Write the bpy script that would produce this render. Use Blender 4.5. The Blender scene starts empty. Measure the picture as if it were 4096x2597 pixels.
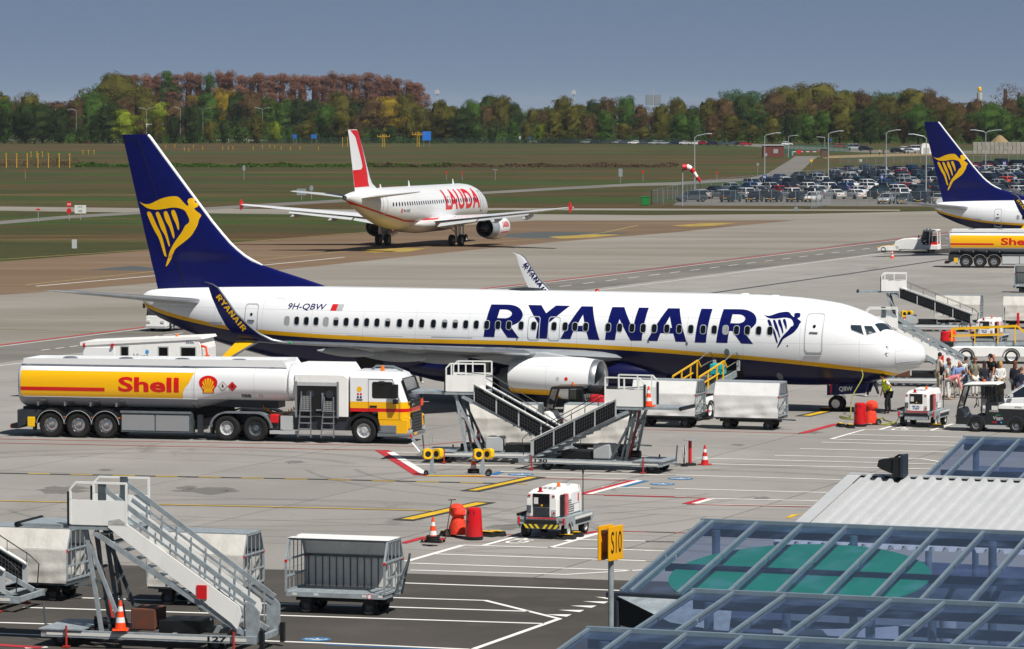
import bpy, bmesh, math, random
from mathutils import Vector, Matrix
from mathutils.geometry import tessellate_polygon
random.seed(7)
pi = math.pi
sc = bpy.context.scene
COL = sc.collection
# ---------------- camera ----------------
IW, IH = 4096.0, 2597.0
FPX, PITCH, HC = 15834.6, 0.054612, 13.36
cam_d = bpy.data.cameras.new('camera'); cam = bpy.data.objects.new('camera', cam_d); COL.objects.link(cam)
cam.location = (0, 0, HC); cam.rotation_euler = (pi/2-PITCH, 0, 0)
cam_d.sensor_width = 36.0; cam_d.lens = 36.0*FPX/IW; cam_d.clip_start = 1.0; cam_d.clip_end = 30000.0
sc.camera = cam
# ---------------- world, sun, exposure ----------------
SUN = Vector((0.40, -0.58, 1.0)).normalized()
sun_el = math.asin(SUN.z); sun_az = math.atan2(SUN.x, SUN.y)
w = bpy.data.worlds.new('World'); sc.world = w; w.use_nodes = True
nt = w.node_tree; nt.nodes.clear()
sky = nt.nodes.new('ShaderNodeTexSky'); sky.sky_type = 'NISHITA'; sky.sun_disc = False
sky.sun_elevation = sun_el; sky.sun_rotation = sun_az
sky.altitude = 0; sky.air_density = 0.2; sky.dust_density = 0.0; sky.ozone_density = 3.0
bg = nt.nodes.new('ShaderNodeBackground'); bg.inputs[1].default_value = 0.05
wo = nt.nodes.new('ShaderNodeOutputWorld')
hs = nt.nodes.new('ShaderNodeHueSaturation'); hs.inputs['Saturation'].default_value = 0.78; hs.inputs['Value'].default_value = 0.9
mxw = nt.nodes.new('ShaderNodeMix'); mxw.data_type = 'RGBA'; mxw.inputs[0].default_value = .5; mxw.inputs[7].default_value = (2.75, 3.9, 5.7, 1)
nt.links.new(sky.outputs[0], hs.inputs['Color']); nt.links.new(hs.outputs[0], mxw.inputs[6]); nt.links.new(mxw.outputs[2], bg.inputs[0]); nt.links.new(bg.outputs[0], wo.inputs[0])
sl = bpy.data.lights.new('sun', 'SUN'); sl.energy = 5.0; sl.angle = math.radians(0.53); sl.color = (1.0, 0.955, 0.88)
so = bpy.data.objects.new('sun', sl); COL.objects.link(so); so.location = (60, -60, 120)
so.rotation_euler = (-SUN).to_track_quat('-Z', 'Y').to_euler()
vs = sc.view_settings; vs.view_transform = 'Standard'; vs.look = 'None'; vs.exposure = 0.1; vs.gamma = 1.0; vs.use_curve_mapping = False
sc.render.engine = 'CYCLES'
try:
    sc.cycles.max_bounces = 6; sc.cycles.transparent_max_bounces = 12; sc.cycles.caustics_reflective = False; sc.cycles.caustics_refractive = False
except Exception: pass

# ---------------- geometry helpers ----------------
cP, sP = math.cos(PITCH), math.sin(PITCH)
def ray(px, py):
    a = (px-IW/2)/FPX; b = (IH/2-py)/FPX
    return Vector((a, cP+b*sP, -sP+b*cP))
def G(px, py, z=0.0):
    d = ray(px, py); t = (z-HC)/d.z
    return Vector((d.x*t, d.y*t, z))
def AT(px, py, Y):
    d = ray(px, py); t = Y/d.y
    return Vector((d.x*t, Y, HC+d.z*t))
def lin(c):
    if isinstance(c, str):
        c = c.lstrip('#'); c = [int(c[i:i+2], 16)/255 for i in (0, 2, 4)]
        c = [x/12.92 if x <= .04045 else ((x+.055)/1.055)**2.4 for x in c]
    return (c[0], c[1], c[2], 1.0)
MATS = {}
def mat(name, col='#888888', rough=.5, metal=0.0, var=0.0, vscale=3.0, bump=0.0, bscale=20.0, spec=None, alpha=1.0, col2=None, emit=0.0, trans=0.0, rnd=0.0, coat=0.0, dirt=0.0, c2f=0.5):
    if name in MATS: return MATS[name]
    m = bpy.data.materials.new(name); m.use_nodes = True; MATS[name] = m
    t = m.node_tree; b = t.nodes['Principled BSDF']
    c = lin(col); b.inputs['Base Color'].default_value = c
    b.inputs['Roughness'].default_value = rough; b.inputs['Metallic'].default_value = metal
    if spec is not None: b.inputs['Specular IOR Level'].default_value = spec
    if coat: b.inputs['Coat Weight'].default_value = coat
    if trans: b.inputs['Transmission Weight'].default_value = trans
    if alpha < 1: b.inputs['Alpha'].default_value = alpha
    if emit:
        b.inputs['Emission Color'].default_value = c; b.inputs['Emission Strength'].default_value = emit
    m.diffuse_color = c
    src = None
    if var or col2 or bump or dirt:
        tc = t.nodes.new('ShaderNodeTexCoord')
    if var or col2:
        n = t.nodes.new('ShaderNodeTexNoise'); n.inputs['Scale'].default_value = vscale; n.inputs['Detail'].default_value = 6; n.inputs['Roughness'].default_value = .65
        t.links.new(tc.outputs['Object'], n.inputs['Vector'])
        r = t.nodes.new('ShaderNodeValToRGB'); t.links.new(n.outputs['Fac'], r.inputs['Fac'])
        if col2: c2 = lin(col2); k = 1
        else: c2 = tuple(min(1, x*(1+var)) for x in c[:3])+(1,)
        lo = c if col2 else tuple(x*(1-var) for x in c[:3])+(1,)
        r.color_ramp.elements[0].position = c2f-.18; r.color_ramp.elements[1].position = c2f+.18
        r.color_ramp.elements[0].color = lo; r.color_ramp.elements[1].color = c2
        src = r.outputs['Color']
    if dirt:
        n2 = t.nodes.new('ShaderNodeTexNoise'); n2.inputs['Scale'].default_value = 1.6; n2.inputs['Detail'].default_value = 8; n2.inputs['Roughness'].default_value = .7
        mp = t.nodes.new('ShaderNodeMapping'); mp.inputs['Scale'].default_value = (1.2, 1.2, .35)
        t.links.new(tc.outputs['Object'], mp.inputs[0]); t.links.new(mp.outputs[0], n2.inputs['Vector'])
        r2 = t.nodes.new('ShaderNodeValToRGB'); r2.color_ramp.elements[0].position = .52; r2.color_ramp.elements[1].position = .75
        r2.color_ramp.elements[0].color = (0, 0, 0, 1); r2.color_ramp.elements[1].color = (dirt, dirt, dirt, 1)
        t.links.new(n2.outputs['Fac'], r2.inputs['Fac'])
        mx = t.nodes.new('ShaderNodeMix'); mx.data_type = 'RGBA'
        t.links.new(r2.outputs['Color'], mx.inputs[0])
        if src: t.links.new(src, mx.inputs[6])
        else: mx.inputs[6].default_value = c
        mx.inputs[7].default_value = lin('#6a6458')
        src = mx.outputs[2]
    if rnd:
        oi = t.nodes.new('ShaderNodeObjectInfo'); h = t.nodes.new('ShaderNodeHueSaturation')
        ma = t.nodes.new('ShaderNodeMapRange'); ma.inputs[3].default_value = 1-rnd; ma.inputs[4].default_value = 1+rnd
        t.links.new(oi.outputs['Random'], ma.inputs[0]); t.links.new(ma.outputs[0], h.inputs['Value'])
        if src: t.links.new(src, h.inputs['Color'])
        else: h.inputs['Color'].default_value = c
        src = h.outputs[0]
    if src: t.links.new(src, b.inputs['Base Color'])
    if bump:
        n = t.nodes.new('ShaderNodeTexNoise'); n.inputs['Scale'].default_value = bscale; n.inputs['Detail'].default_value = 4
        t.links.new(tc.outputs['Object'], n.inputs['Vector'])
        bp = t.nodes.new('ShaderNodeBump'); bp.inputs['Strength'].default_value = bump; bp.inputs['Distance'].default_value = .05
        t.links.new(n.outputs['Fac'], bp.inputs['Height']); t.links.new(bp.outputs[0], b.inputs['Normal'])
    return m
def glassmat(name, col='#20262c', alpha=.75, rough=.05):
    m = mat(name, col, rough, alpha=alpha); return m

def catmull(P, n=4, closed=True):
    if n <= 1: return list(P)
    out = []; N = len(P)
    for i in range(N if closed else N-1):
        g = lambda k: P[k % N] if closed else P[max(0, min(N-1, k))]
        p0, p1, p2, p3 = g(i-1), g(i), g(i+1), g(i+2)
        for j in range(n):
            t = j/n; a = []
            for k in range(len(p1)):
                a.append(.5*(2*p1[k]+(p2[k]-p0[k])*t+(2*p0[k]-5*p1[k]+4*p2[k]-p3[k])*t*t+(3*p1[k]-p0[k]-3*p2[k]+p3[k])*t**3))
            out.append(tuple(a))
    if not closed: out.append(tuple(P[-1]))
    return out
def interp(tab, x):
    if x <= tab[0][0]: return tab[0][1]
    for (a, va), (b, vb) in zip(tab, tab[1:]):
        if x <= b: return va+(vb-va)*(x-a)/(b-a)
    return tab[-1][1]
def pchip(tab, x):
    if x <= tab[0][0]: return tab[0][1]
    if x >= tab[-1][0]: return tab[-1][1]
    n = len(tab); i = 0
    while tab[i+1][0] < x: i += 1
    def dl(k): return (tab[k+1][1]-tab[k][1])/(tab[k+1][0]-tab[k][0])
    def tg(k):
        if k == 0: return dl(0)
        if k == n-1: return dl(n-2)
        a, b = dl(k-1), dl(k); return 0.0 if a*b <= 0 else 2*a*b/(a+b)
    h = tab[i+1][0]-tab[i][0]; t = (x-tab[i][0])/h
    return (2*t**3-3*t*t+1)*tab[i][1]+(t**3-2*t*t+t)*h*tg(i)+(-2*t**3+3*t*t)*tab[i+1][1]+(t**3-t*t)*h*tg(i+1)
class MB:
    def __init__(s): s.v = []; s.f = []; s.m = []
    def add(s, vs, fs, m=0):
        o = len(s.v); s.v += [tuple(v) for v in vs]
        for f in fs: s.f.append(tuple(i+o for i in f)); s.m.append(m)
        return s
    def box(s, x0, x1, y0, y1, z0, z1, m=0):
        v = [(x, y, z) for x in (x0, x1) for y in (y0, y1) for z in (z0, z1)]
        return s.add(v, [(0, 1, 3, 2), (4, 6, 7, 5), (0, 4, 5, 1), (2, 3, 7, 6), (0, 2, 6, 4), (1, 5, 7, 3)], m)
    def cbox(s, c, d, m=0, rot=None):
        hx, hy, hz = d[0]/2, d[1]/2, d[2]/2
        v = [Vector((x, y, z)) for x in (-hx, hx) for y in (-hy, hy) for z in (-hz, hz)]
        if rot is not None: v = [rot @ q for q in v]
        c = Vector(c); v = [q+c for q in v]
        return s.add(v, [(0, 1, 3, 2), (4, 6, 7, 5), (0, 4, 5, 1), (2, 3, 7, 6), (0, 2, 6, 4), (1, 5, 7, 3)], m)
    def bar(s, p, q, w, h=None, m=0, up=(0, 0, 1)):
        p, q = Vector(p), Vector(q); h = h or w; d = (q-p).normalized(); u = Vector(up)
        if abs(d.dot(u)) > .98: u = Vector((1, 0, 0)) if abs(d.x) < .9 else Vector((0, 1, 0))
        a = d.cross(u).normalized(); b = a.cross(d)
        v = [e+a*(w/2*i)+b*(h/2*j) for e in (p, q) for i in (-1, 1) for j in (-1, 1)]
        return s.add(v, [(0, 1, 3, 2), (4, 6, 7, 5), (0, 4, 5, 1), (2, 3, 7, 6), (0, 2, 6, 4), (1, 5, 7, 3)], m)
    def path(s, pts, w, h=None, m=0, up=(0, 0, 1)):
        for a, b in zip(pts, pts[1:]): s.bar(a, b, w, h, m, up)
        return s
    def cyl(s, p, q, r, r2=None, n=12, m=0, caps=True):
        p, q = Vector(p), Vector(q); r2 = r if r2 is None else r2; d = (q-p).normalized()
        u = Vector((0, 0, 1)) if abs(d.z) < .9 else Vector((1, 0, 0))
        a = d.cross(u).normalized(); b = d.cross(a)
        v = []
        for e, rr in ((p, r), (q, r2)):
            for i in range(n):
                t = 2*pi*i/n; v.append(e+(a*math.cos(t)+b*math.sin(t))*rr)
        f = [(i, (i+1) % n, n+(i+1) % n, n+i) for i in range(n)]
        if caps: f += [tuple(range(n-1, -1, -1)), tuple(range(n, 2*n))]
        return s.add(v, f, m)
    def tube(s, pts, r, n=8, m=0):
        pts = [Vector(p) for p in pts]; v = []; N = len(pts)
        for i, p in enumerate(pts):
            d = (pts[min(i+1, N-1)]-pts[max(i-1, 0)]).normalized()
            u = Vector((0, 0, 1)) if abs(d.z) < .95 else Vector((1, 0, 0))
            a = d.cross(u).normalized(); b = d.cross(a); rr = r[i] if isinstance(r, (list, tuple)) else r
            v += [p+(a*math.cos(2*pi*k/n)+b*math.sin(2*pi*k/n))*rr for k in range(n)]
        f = [(i*n+k, i*n+(k+1) % n, (i+1)*n+(k+1) % n, (i+1)*n+k) for i in range(N-1) for k in range(n)]
        f += [tuple(range(n-1, -1, -1)), tuple(range((N-1)*n, N*n))]
        return s.add(v, f, m)
    def loft(s, rings, m=0, cap=(True, True), closed=True):
        n = len(rings[0]); v = [p for r in rings for p in r]
        f = []
        for i in range(len(rings)-1):
            for k in range(n if closed else n-1):
                f.append((i*n+k, i*n+(k+1) % n, (i+1)*n+(k+1) % n, (i+1)*n+k))
        if cap[0]: f.append(tuple(range(n-1, -1, -1)))
        if cap[1]: f.append(tuple(range((len(rings)-1)*n, len(rings)*n)))
        return s.add(v, f, m)
    def lathe(s, prof, c, axis='x', n=24, m=0, cap=(False, False)):
        rings = []
        for a, r in prof:
            ring = []
            for k in range(n):
                t = 2*pi*k/n; u, w = r*math.cos(t), r*math.sin(t)
                ring.append({'x': (c[0]+a, c[1]+u, c[2]+w), 'y': (c[0]+u, c[1]+a, c[2]+w), 'z': (c[0]+u, c[1]+w, c[2]+a)}[axis])
            rings.append(ring)
        return s.loft(rings, m, cap)
    def prism(s, poly, a, b, plane='xz', m=0, m2=None):
        mk = {'xz': lambda u, w, t: (u, t, w), 'xy': lambda u, w, t: (u, w, t), 'yz': lambda u, w, t: (t, u, w)}[plane]
        n = len(poly); v = [mk(u, w, a) for u, w in poly]+[mk(u, w, b) for u, w in poly]
        s.add(v, [(i, (i+1) % n, n+(i+1) % n, n+i) for i in range(n)], m)
        tri = tessellate_polygon([[Vector((u, w, 0)) for u, w in poly]])
        o = len(s.v)-2*n
        for t in tri:
            s.f.append(tuple(o+i for i in t)); s.m.append(m if m2 is None else m2)
            s.f.append(tuple(o+n+i for i in reversed(t))); s.m.append(m if m2 is None else m2)
        return s
    def flat(s, poly, fn, m=0):
        tri = tessellate_polygon([[Vector((u, w, 0)) for u, w in poly]])
        return s.add([fn(u, w) for u, w in poly], [tuple(t) for t in tri], m)
    def build(s, name, mats, parent=None, smooth=False, bevel=0, loc=None, norm=True, ang=40, rot=None):
        me = bpy.data.meshes.new(name); me.from_pydata(s.v, [], s.f)
        if not isinstance(mats, (list, tuple)): mats = [mats]
        for x in mats: me.materials.append(x)
        if len(mats) > 1:
            me.polygons.foreach_set('material_index', s.m)
        if norm:
            bm = bmesh.new(); bm.from_mesh(me); bmesh.ops.recalc_face_normals(bm, faces=bm.faces); bm.to_mesh(me); bm.free()
        o = bpy.data.objects.new(name, me); COL.objects.link(o)
        if parent is not None: o.parent = parent
        if loc is not None: o.location = loc
        if rot is not None: o.rotation_euler = rot
        if bevel:
            b = o.modifiers.new('bevel', 'BEVEL'); b.width = bevel; b.segments = 2; b.limit_method = 'ANGLE'; b.angle_limit = math.radians(35)
        if smooth:
            try: me.set_sharp_from_angle(angle=math.radians(ang))
            except Exception: pass
            me.polygons.foreach_set('use_smooth', [True]*len(me.polygons))
        return o
def tag(o, label=None, cat=None, group=None, kind=None):
    if label: o['label'] = label
    if cat: o['category'] = cat
    if group: o['group'] = group
    if kind: o['kind'] = kind
    return o
def empty(name, loc, rz=0.0, label=None, cat=None, group=None):
    o = bpy.data.objects.new(name, None); COL.objects.link(o); o.location = loc; o.rotation_euler = (0, 0, rz); o.empty_display_size = .3
    return tag(o, label, cat, group)
def copy_tree(o, loc=None, rz=None, label=None, group=None, parent=None):
    c = o.copy(); COL.objects.link(c); c.parent = parent
    if loc is not None: c.location = loc
    if rz is not None: c.rotation_euler = (0, 0, rz)
    if label: c['label'] = label
    if group: c['group'] = group
    for ch in list(o.children):
        copy_tree(ch, parent=c)
    return c
def ang2(a, b): return math.atan2(b[1]-a[1], b[0]-a[0])
def rrect(x0, x1, y0, y1, r, n=4):
    out = []
    for cx, cy, a in ((x1-r, y1-r, 0), (x0+r, y1-r, pi/2), (x0+r, y0+r, pi), (x1-r, y0+r, 3*pi/2)):
        for i in range(n+1):
            t = a+pi/2*i/n; out.append((cx+r*math.cos(t), cy+r*math.sin(t)))
    return out
def text_mesh(s, bold=0.0, shear=0.0, space=1.0):
    c = bpy.data.curves.new('t', 'FONT'); c.body = s; c.offset = bold; c.shear = shear; c.resolution_u = 3; c.space_character = space
    o = bpy.data.objects.new('t', c); me = bpy.data.meshes.new_from_object(o)
    V = [v.co.copy() for v in me.vertices]; Fs = [tuple(p.vertices) for p in me.polygons]
    bpy.data.objects.remove(o); bpy.data.meshes.remove(me); bpy.data.curves.remove(c)
    x0 = min(v.x for v in V); x1 = max(v.x for v in V); y0 = min(v.y for v in V); y1 = max(v.y for v in V)
    return [((v.x-x0)/(x1-x0), (v.y-y0)/(y1-y0)) for v in V], Fs
def text(s, material, parent, org, du, dv, name='lettering', bold=.02, shear=0.0, space=1.0):
    """lettering on a real surface: org = lower-left corner, du = full width vector, dv = full height vector"""
    V, Fs = text_mesh(s, bold, shear, space)
    org, du, dv = Vector(org), Vector(du), Vector(dv)
    b = MB(); b.add([org+du*u+dv*v for u, v in V], Fs)
    return b.build(name, material, parent, norm=False)
# ---------------- ground, apron, paint ----------------
def D(*p): return [(x*1.70100, y*1.70100) for x, y in p]
def gmat(name, cols, scales, rough=.9, grain=.0, gscale=3.0, streak=None, bump=0.0, rnd=0.0, stain=None):
    """ground material in world position: cols = base, [(colour, scale, lo, hi, strength)]"""
    m = bpy.data.materials.new(name); m.use_nodes = True; t = m.node_tree; b = t.nodes['Principled BSDF']; b.inputs['Roughness'].default_value = rough
    b.inputs['Specular IOR Level'].default_value = .25
    g = t.nodes.new('ShaderNodeNewGeometry'); src = None; base = lin(cols)
    for (c, s, lo, hi, st, stretch) in scales:
        n = t.nodes.new('ShaderNodeTexNoise'); n.inputs['Scale'].default_value = s; n.inputs['Detail'].default_value = 6; n.inputs['Roughness'].default_value = .62
        mp = t.nodes.new('ShaderNodeMapping'); mp.inputs['Scale'].default_value = stretch[:3]; mp.inputs['Rotation'].default_value = (0, 0, stretch[3] if len(stretch) > 3 else 0); mp.inputs['Location'].default_value = (s*13.7, lo*31, 0)
        t.links.new(g.outputs['Position'], mp.inputs[0]); t.links.new(mp.outputs[0], n.inputs['Vector'])
        r = t.nodes.new('ShaderNodeMapRange'); r.inputs[1].default_value = lo; r.inputs[2].default_value = hi; r.inputs[3].default_value = 0; r.inputs[4].default_value = st
        t.links.new(n.outputs['Fac'], r.inputs[0])
        mx = t.nodes.new('ShaderNodeMix'); mx.data_type = 'RGBA'; t.links.new(r.outputs[0], mx.inputs[0])
        if src is None: mx.inputs[6].default_value = base
        else: t.links.new(src, mx.inputs[6])
        mx.inputs[7].default_value = lin(c); src = mx.outputs[2]
    if rnd:
        oi = t.nodes.new('ShaderNodeObjectInfo'); h = t.nodes.new('ShaderNodeHueSaturation'); ma = t.nodes.new('ShaderNodeMapRange'); ma.inputs[3].default_value = 1-rnd; ma.inputs[4].default_value = 1+rnd
        t.links.new(oi.outputs['Random'], ma.inputs[0]); t.links.new(ma.outputs[0], h.inputs['Value']); t.links.new(src, h.inputs['Color']); src = h.outputs[0]
    t.links.new(src, b.inputs['Base Color'])
    if bump:
        n = t.nodes.new('ShaderNodeTexNoise'); n.inputs['Scale'].default_value = gscale; n.inputs['Detail'].default_value = 5
        t.links.new(g.outputs['Position'], n.inputs['Vector']); bp = t.nodes.new('ShaderNodeBump'); bp.inputs['Strength'].default_value = bump; bp.inputs['Distance'].default_value = .3
        t.links.new(n.outputs['Fac'], bp.inputs['Height']); t.links.new(bp.outputs[0], b.inputs['Normal'])
    return m
YAW = .3681
o1 = (1, 1, 1)
grass_m = gmat('field_grass', '#3d3e1e', [('#533f27', .022, .46, .55, .95, (.2, 1, 1)), ('#304a1a', .013, .5, .58, .85, (.22, 1, 1)), ('#675a34', .05, .56, .66, .7, (.2, 1, 1)), ('#2b3314', .22, .5, .64, .7, (.3, 1, 1)), ('#5a3a24', .09, .58, .68, .6, (.15, 1, 1)), ('#6d6a44', 1.6, .56, .75, .5, o1), ('#1f260e', 3.5, .55, .72, .5, o1)], .95, bump=.6, gscale=1.5)
conc_m = gmat('concrete_slab', '#928f8b', [('#827f7b', .05, .42, .65, .8, (1, .4, 1, YAW)), ('#a09d98', .13, .45, .7, .6, o1), ('#74706a', .35, .58, .8, .5, (1, .3, 1, YAW)), ('#aaa69f', 9, .5, .75, .35, o1), ('#615d58', 30, .55, .8, .3, o1), ('#4d4945', .22, .64, .74, .55, (1, .35, 1, YAW)), ('#5c5751', .9, .66, .78, .4, (.25, 1, 1, -.2))], .88, rnd=.045, bump=.08, gscale=25)
far_m = gmat('weathered_concrete', '#8a857d', [('#7a7369', .03, .4, .6, .8, (.5, 1, 1, -.1)), ('#98938b', .1, .45, .7, .7, (.3, 1, 1, -.1)), ('#736b5f', .4, .55, .8, .4, (.3, 1, 1, -.1))], .9)
taxi_m = gmat('rubbered_taxiway_concrete', '#74604c', [('#675441', .04, .4, .6, .8, (.25, 1, 1, -.12)), ('#837060', .12, .5, .7, .7, (.2, 1, 1, -.12)), ('#4e4236', .3, .6, .78, .6, (.12, 1, 1, -.12))], .9)
asph_m = gmat('dark_asphalt', '#4d4945', [('#423f3c', .08, .4, .6, .8, o1), ('#5c5751', .5, .5, .7, .5, o1), ('#7a756c', 22, .6, .75, .55, o1), ('#35322f', 12, .55, .75, .5, o1)], .92, bump=.15, gscale=30)
road_m = gmat('grey_asphalt', '#77746f', [('#64615d', .05, .4, .62, .8, (.3, 1, 1)), ('#85817a', .3, .5, .7, .6, (.4, 1, 1)), ('#55524f', 1.5, .6, .8, .4, o1)], .9)
joint_m = mat('joint_sealant', '#33302d', .9)
def sheet(name, pts, z, m, parent=None, kind=None):
    b = MB(); P = [G(x, y) for x, y in pts]; tri = tessellate_polygon([[Vector((p.x, p.y, 0)) for p in P]])
    b.add([(p.x, p.y, z) for p in P], [tuple(t) for t in tri]); bm_o = b.build(name, m, parent)
    for p in bm_o.data.polygons:
        if p.normal.z < 0: p.flip()
    if kind: bm_o['kind'] = kind
    return bm_o
b = MB(); b.add([(-9000, -400, -.03), (9000, -400, -.03), (9000, 15000, -.03), (-9000, 15000, -.03)], [(0, 1, 2, 3)]); ground = b.build('ground', grass_m); ground['kind'] = 'structure'
sheet('taxiway', D((-60, 619.5), (347, 589), (555, 571.6), (823, 550.8), (1180, 523), (1260, 518.5), (1879, 518.3), (1747, 531), (1587, 547.4), (1284, 571.7), (1007, 599.4), (764, 625), (368, 665.5), (88, 688), (-60, 700)), -.006, taxi_m, kind='structure')
sheet('taxiway_shoulder', D((1040, 533), (1060, 502), (1528, 506), (1900, 502.8), (2215, 496), (2560, 488), (2560, 545), (1879, 560), (1400, 580)), -.012, far_m, kind='structure')
apron = sheet('apron', D((-60, 696), (88, 688), (368, 665), (764, 624), (1007, 598.5), (1284, 571), (1587, 546.5), (1747, 530), (1879, 517), (2200, 500), (2560, 500), (2560, 1000), (2560, 1700), (-60, 1700), (-300, 1560), (-300, 800)), -.018, joint_m, kind='structure')
sheet('far_apron', D((-60, 697), (88, 688), (368, 665), (764, 624), (1007, 598.5), (1284, 571), (1587, 546.5), (1747, 530), (1879, 517.5), (2200, 500.5), (2560, 500), (2560, 524), (2230, 545), (1270, 663), (340, 772), (-60, 820)), -.004, far_m, kind='structure')
sheet('service_road', D((-60, 820), (340, 772), (1270, 663), (2230, 545), (2560, 506), (2560, 560), (2077, 596), (1693, 647), (1230, 703), (196, 838), (-60, 872)), -.002, road_m, kind='structure')
fore = sheet('loading_road', [(-260, 2240), (347, 2258), (1640, 2295), (2416, 2320), (3300, 2345), (4400, 2380), (4400, 2700), (-260, 2700)], .004, asph_m, kind='structure')
# concrete slabs, one by one, laid along the stand axes
ca, sa = math.cos(pi-YAW), math.sin(pi-YAW)
def loc2w(X, Y): return (18.109+X*ca-Y*sa, 172.909+X*sa+Y*ca)
def w2s(x, y):
    z = -HC; d = y*cP-z*sP; u = y*sP+z*cP
    return IW/2+FPX*x/d, IH/2-FPX*u/d
SL = (7.5, 6.25); slabs = []
for i in range(-34, 24):
    for j in range(-30, 24):
        cx, cy = loc2w((i+.5)*SL[0]+2.0, (j+.5)*SL[1]+1.2)
        if cy < 70 or cy > 420: continue
        px, py = w2s(cx, cy); mx_ = 6*FPX/cy
        if -mx_ < px < IW+mx_ and py < IH+mx_*.14:
            # keep slabs on the near side of the service road
            yl = 1483-(px)*.1178*1.0
            if py > (838*1.701-(px-196*1.701)*.1306)-2: slabs.append((cy, cx))
slabs.sort(); me0 = None
b = MB(); hx, hy = SL[0]/2-.03, SL[1]/2-.03; b.box(-hx, hx, -hy, hy, -.016, 0)
proto = b.build('concrete_slab', conc_m, apron); n_ind = 0
rest = MB()
for k, (cy, cx) in enumerate(slabs):
    if k >= 290: rest.v += [(cx+x*ca-y*sa, cy+x*sa+y*ca, 0) for x, y in ((-hx, -hy), (hx, -hy), (hx, hy), (-hx, hy))]; q = len(rest.v); rest.f.append((q-4, q-3, q-2, q-1)); rest.m.append(0); continue
    o = proto if k == 0 else proto.copy()
    if k: COL.objects.link(o); o.parent = apron
    o.location = (cx, cy, 0); o.rotation_euler = (0, 0, pi-YAW)

if rest.v: rest.build('far_concrete_slabs', conc_m, apron)['kind'] = 'stuff'
# painted lines
pw = mat('white_line_paint', '#e6e5e0', .8, var=.1, vscale=1.3); pr_ = mat('red_line_paint', '#b02633', .8, var=.15, vscale=1.3); pb = mat('blue_line_paint', '#2f6d9e', .8, var=.15)
py_ = mat('yellow_line_paint', '#d4ac1c', .8, var=.15, vscale=1.3); pk = mat('black_line_border', '#3b3a36', .85, var=.15)
pyd = mat('dirty_yellow_line_paint', '#b3983a', .85, col2='#6d6040', vscale=.5, c2f=.55)
pyo = mat('worn_yellow_line_paint', '#a3915e', .85, var=.2)
def line(pts, wd, m, z=.008, name='painted_line', par=apron, raw=False):
    P = [Vector(p).to_2d() if raw else G(*p).to_2d() for p in pts]; b = MB(); V = []
    for i, p in enumerate(P):
        d = (P[min(i+1, len(P)-1)]-P[max(i-1, 0)]).normalized(); n = Vector((-d.y, d.x))*wd/2
        V += [(p.x-n.x, p.y-n.y, z), (p.x+n.x, p.y+n.y, z)]
    b.add(V, [(2*i, 2*i+2, 2*i+3, 2*i+1) for i in range(len(P)-1)])
    o = b.build(name, m, par)
    for q in o.data.polygons:
        if q.normal.z < 0: q.flip()
    return o
def dashes(a, c, n, fill, wd, m, z=.008):
    A, C = G(*a), G(*c)
    for k in range(n):
        p, q = A.lerp(C, k/n), A.lerp(C, (k+fill)/n); line([p, q], wd, m, z, raw=True)
def r4(*P): return [(x/1.696, 1100+y/1.696) for x, y in P]
def r5(*P): return [(1300+x/1.696, 1100+y/1.696) for x, y in P]
def r6(*P): return [(2600+x/1.6096, 1100+y/1.6096) for x, y in P]
def r8(*P): return [(1300+x/1.702, 1700+y/1.702) for x, y in P]
def r9(*P): return [(2600+x/1.6096, 1700+y/1.6096) for x, y in P]
LW = .17
for L in (r8((555, 930), (940, 820)),): line(L, .2, pw)
for L in (r8((940, 820), (2350, 860)), r8((735, 880), (2270, 930)), r8((580, 943), (2090, 993)), r8((580, 990), (1640, 1020), (2200, 987)), r8((480, 1078-2), (2040, 1130)), r8((400, 1176), (1090, 1197), (1595, 1322), (1020, 1525), (800, 1600)),
          [(329, 2393), (1582, 2430), (2117, 2447)], [(94, 2431), (2175, 2496)], [(-60, 2490), (253, 2499), (800, 2518)], [(-60, 2533), (182, 2543), (1057, 2565), (1300, 2574), (1900, 2600)],
          r8((1080, 822), (1310, 760)), r8((1530, 838), (1880, 735)), r8((1740, 783), (2383, 797)),
          r5((440, 1203), (640, 1206)), r5((590, 1287), (1400, 1300)), r5((1190, 1335), (2375, 1360)), r5((1880, 1440), (2375, 1450)),
          r6((1165, 1058), (1380, 997), (2430, 1016)), r6((1280, 1028), (2400, 1056)), r6((1165, 1058), (2050, 1081)), r6((1105, 1078), (2050, 1101)), r6((965, 1120), (1930, 1142)), r6((805, 1163), (1750, 1185), (1870, 1205)), r6((290, 1180), (1860, 1220)), r6((400, 1218), (1840, 1252)),
          r6((100, 1288), (1230, 1320)), r6((0, 1373), (1140, 1403)), r9((380, 475), (1080, 490)), r9((-30, 750), (205, 755)), r9((-30, 812), (130, 815)), r9((-30, 878), (50, 880)), r6((1480, 997), (1600, 963)), r6((1800, 1005), (1950, 960))):
    line(L, LW, pw, .01)
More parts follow.
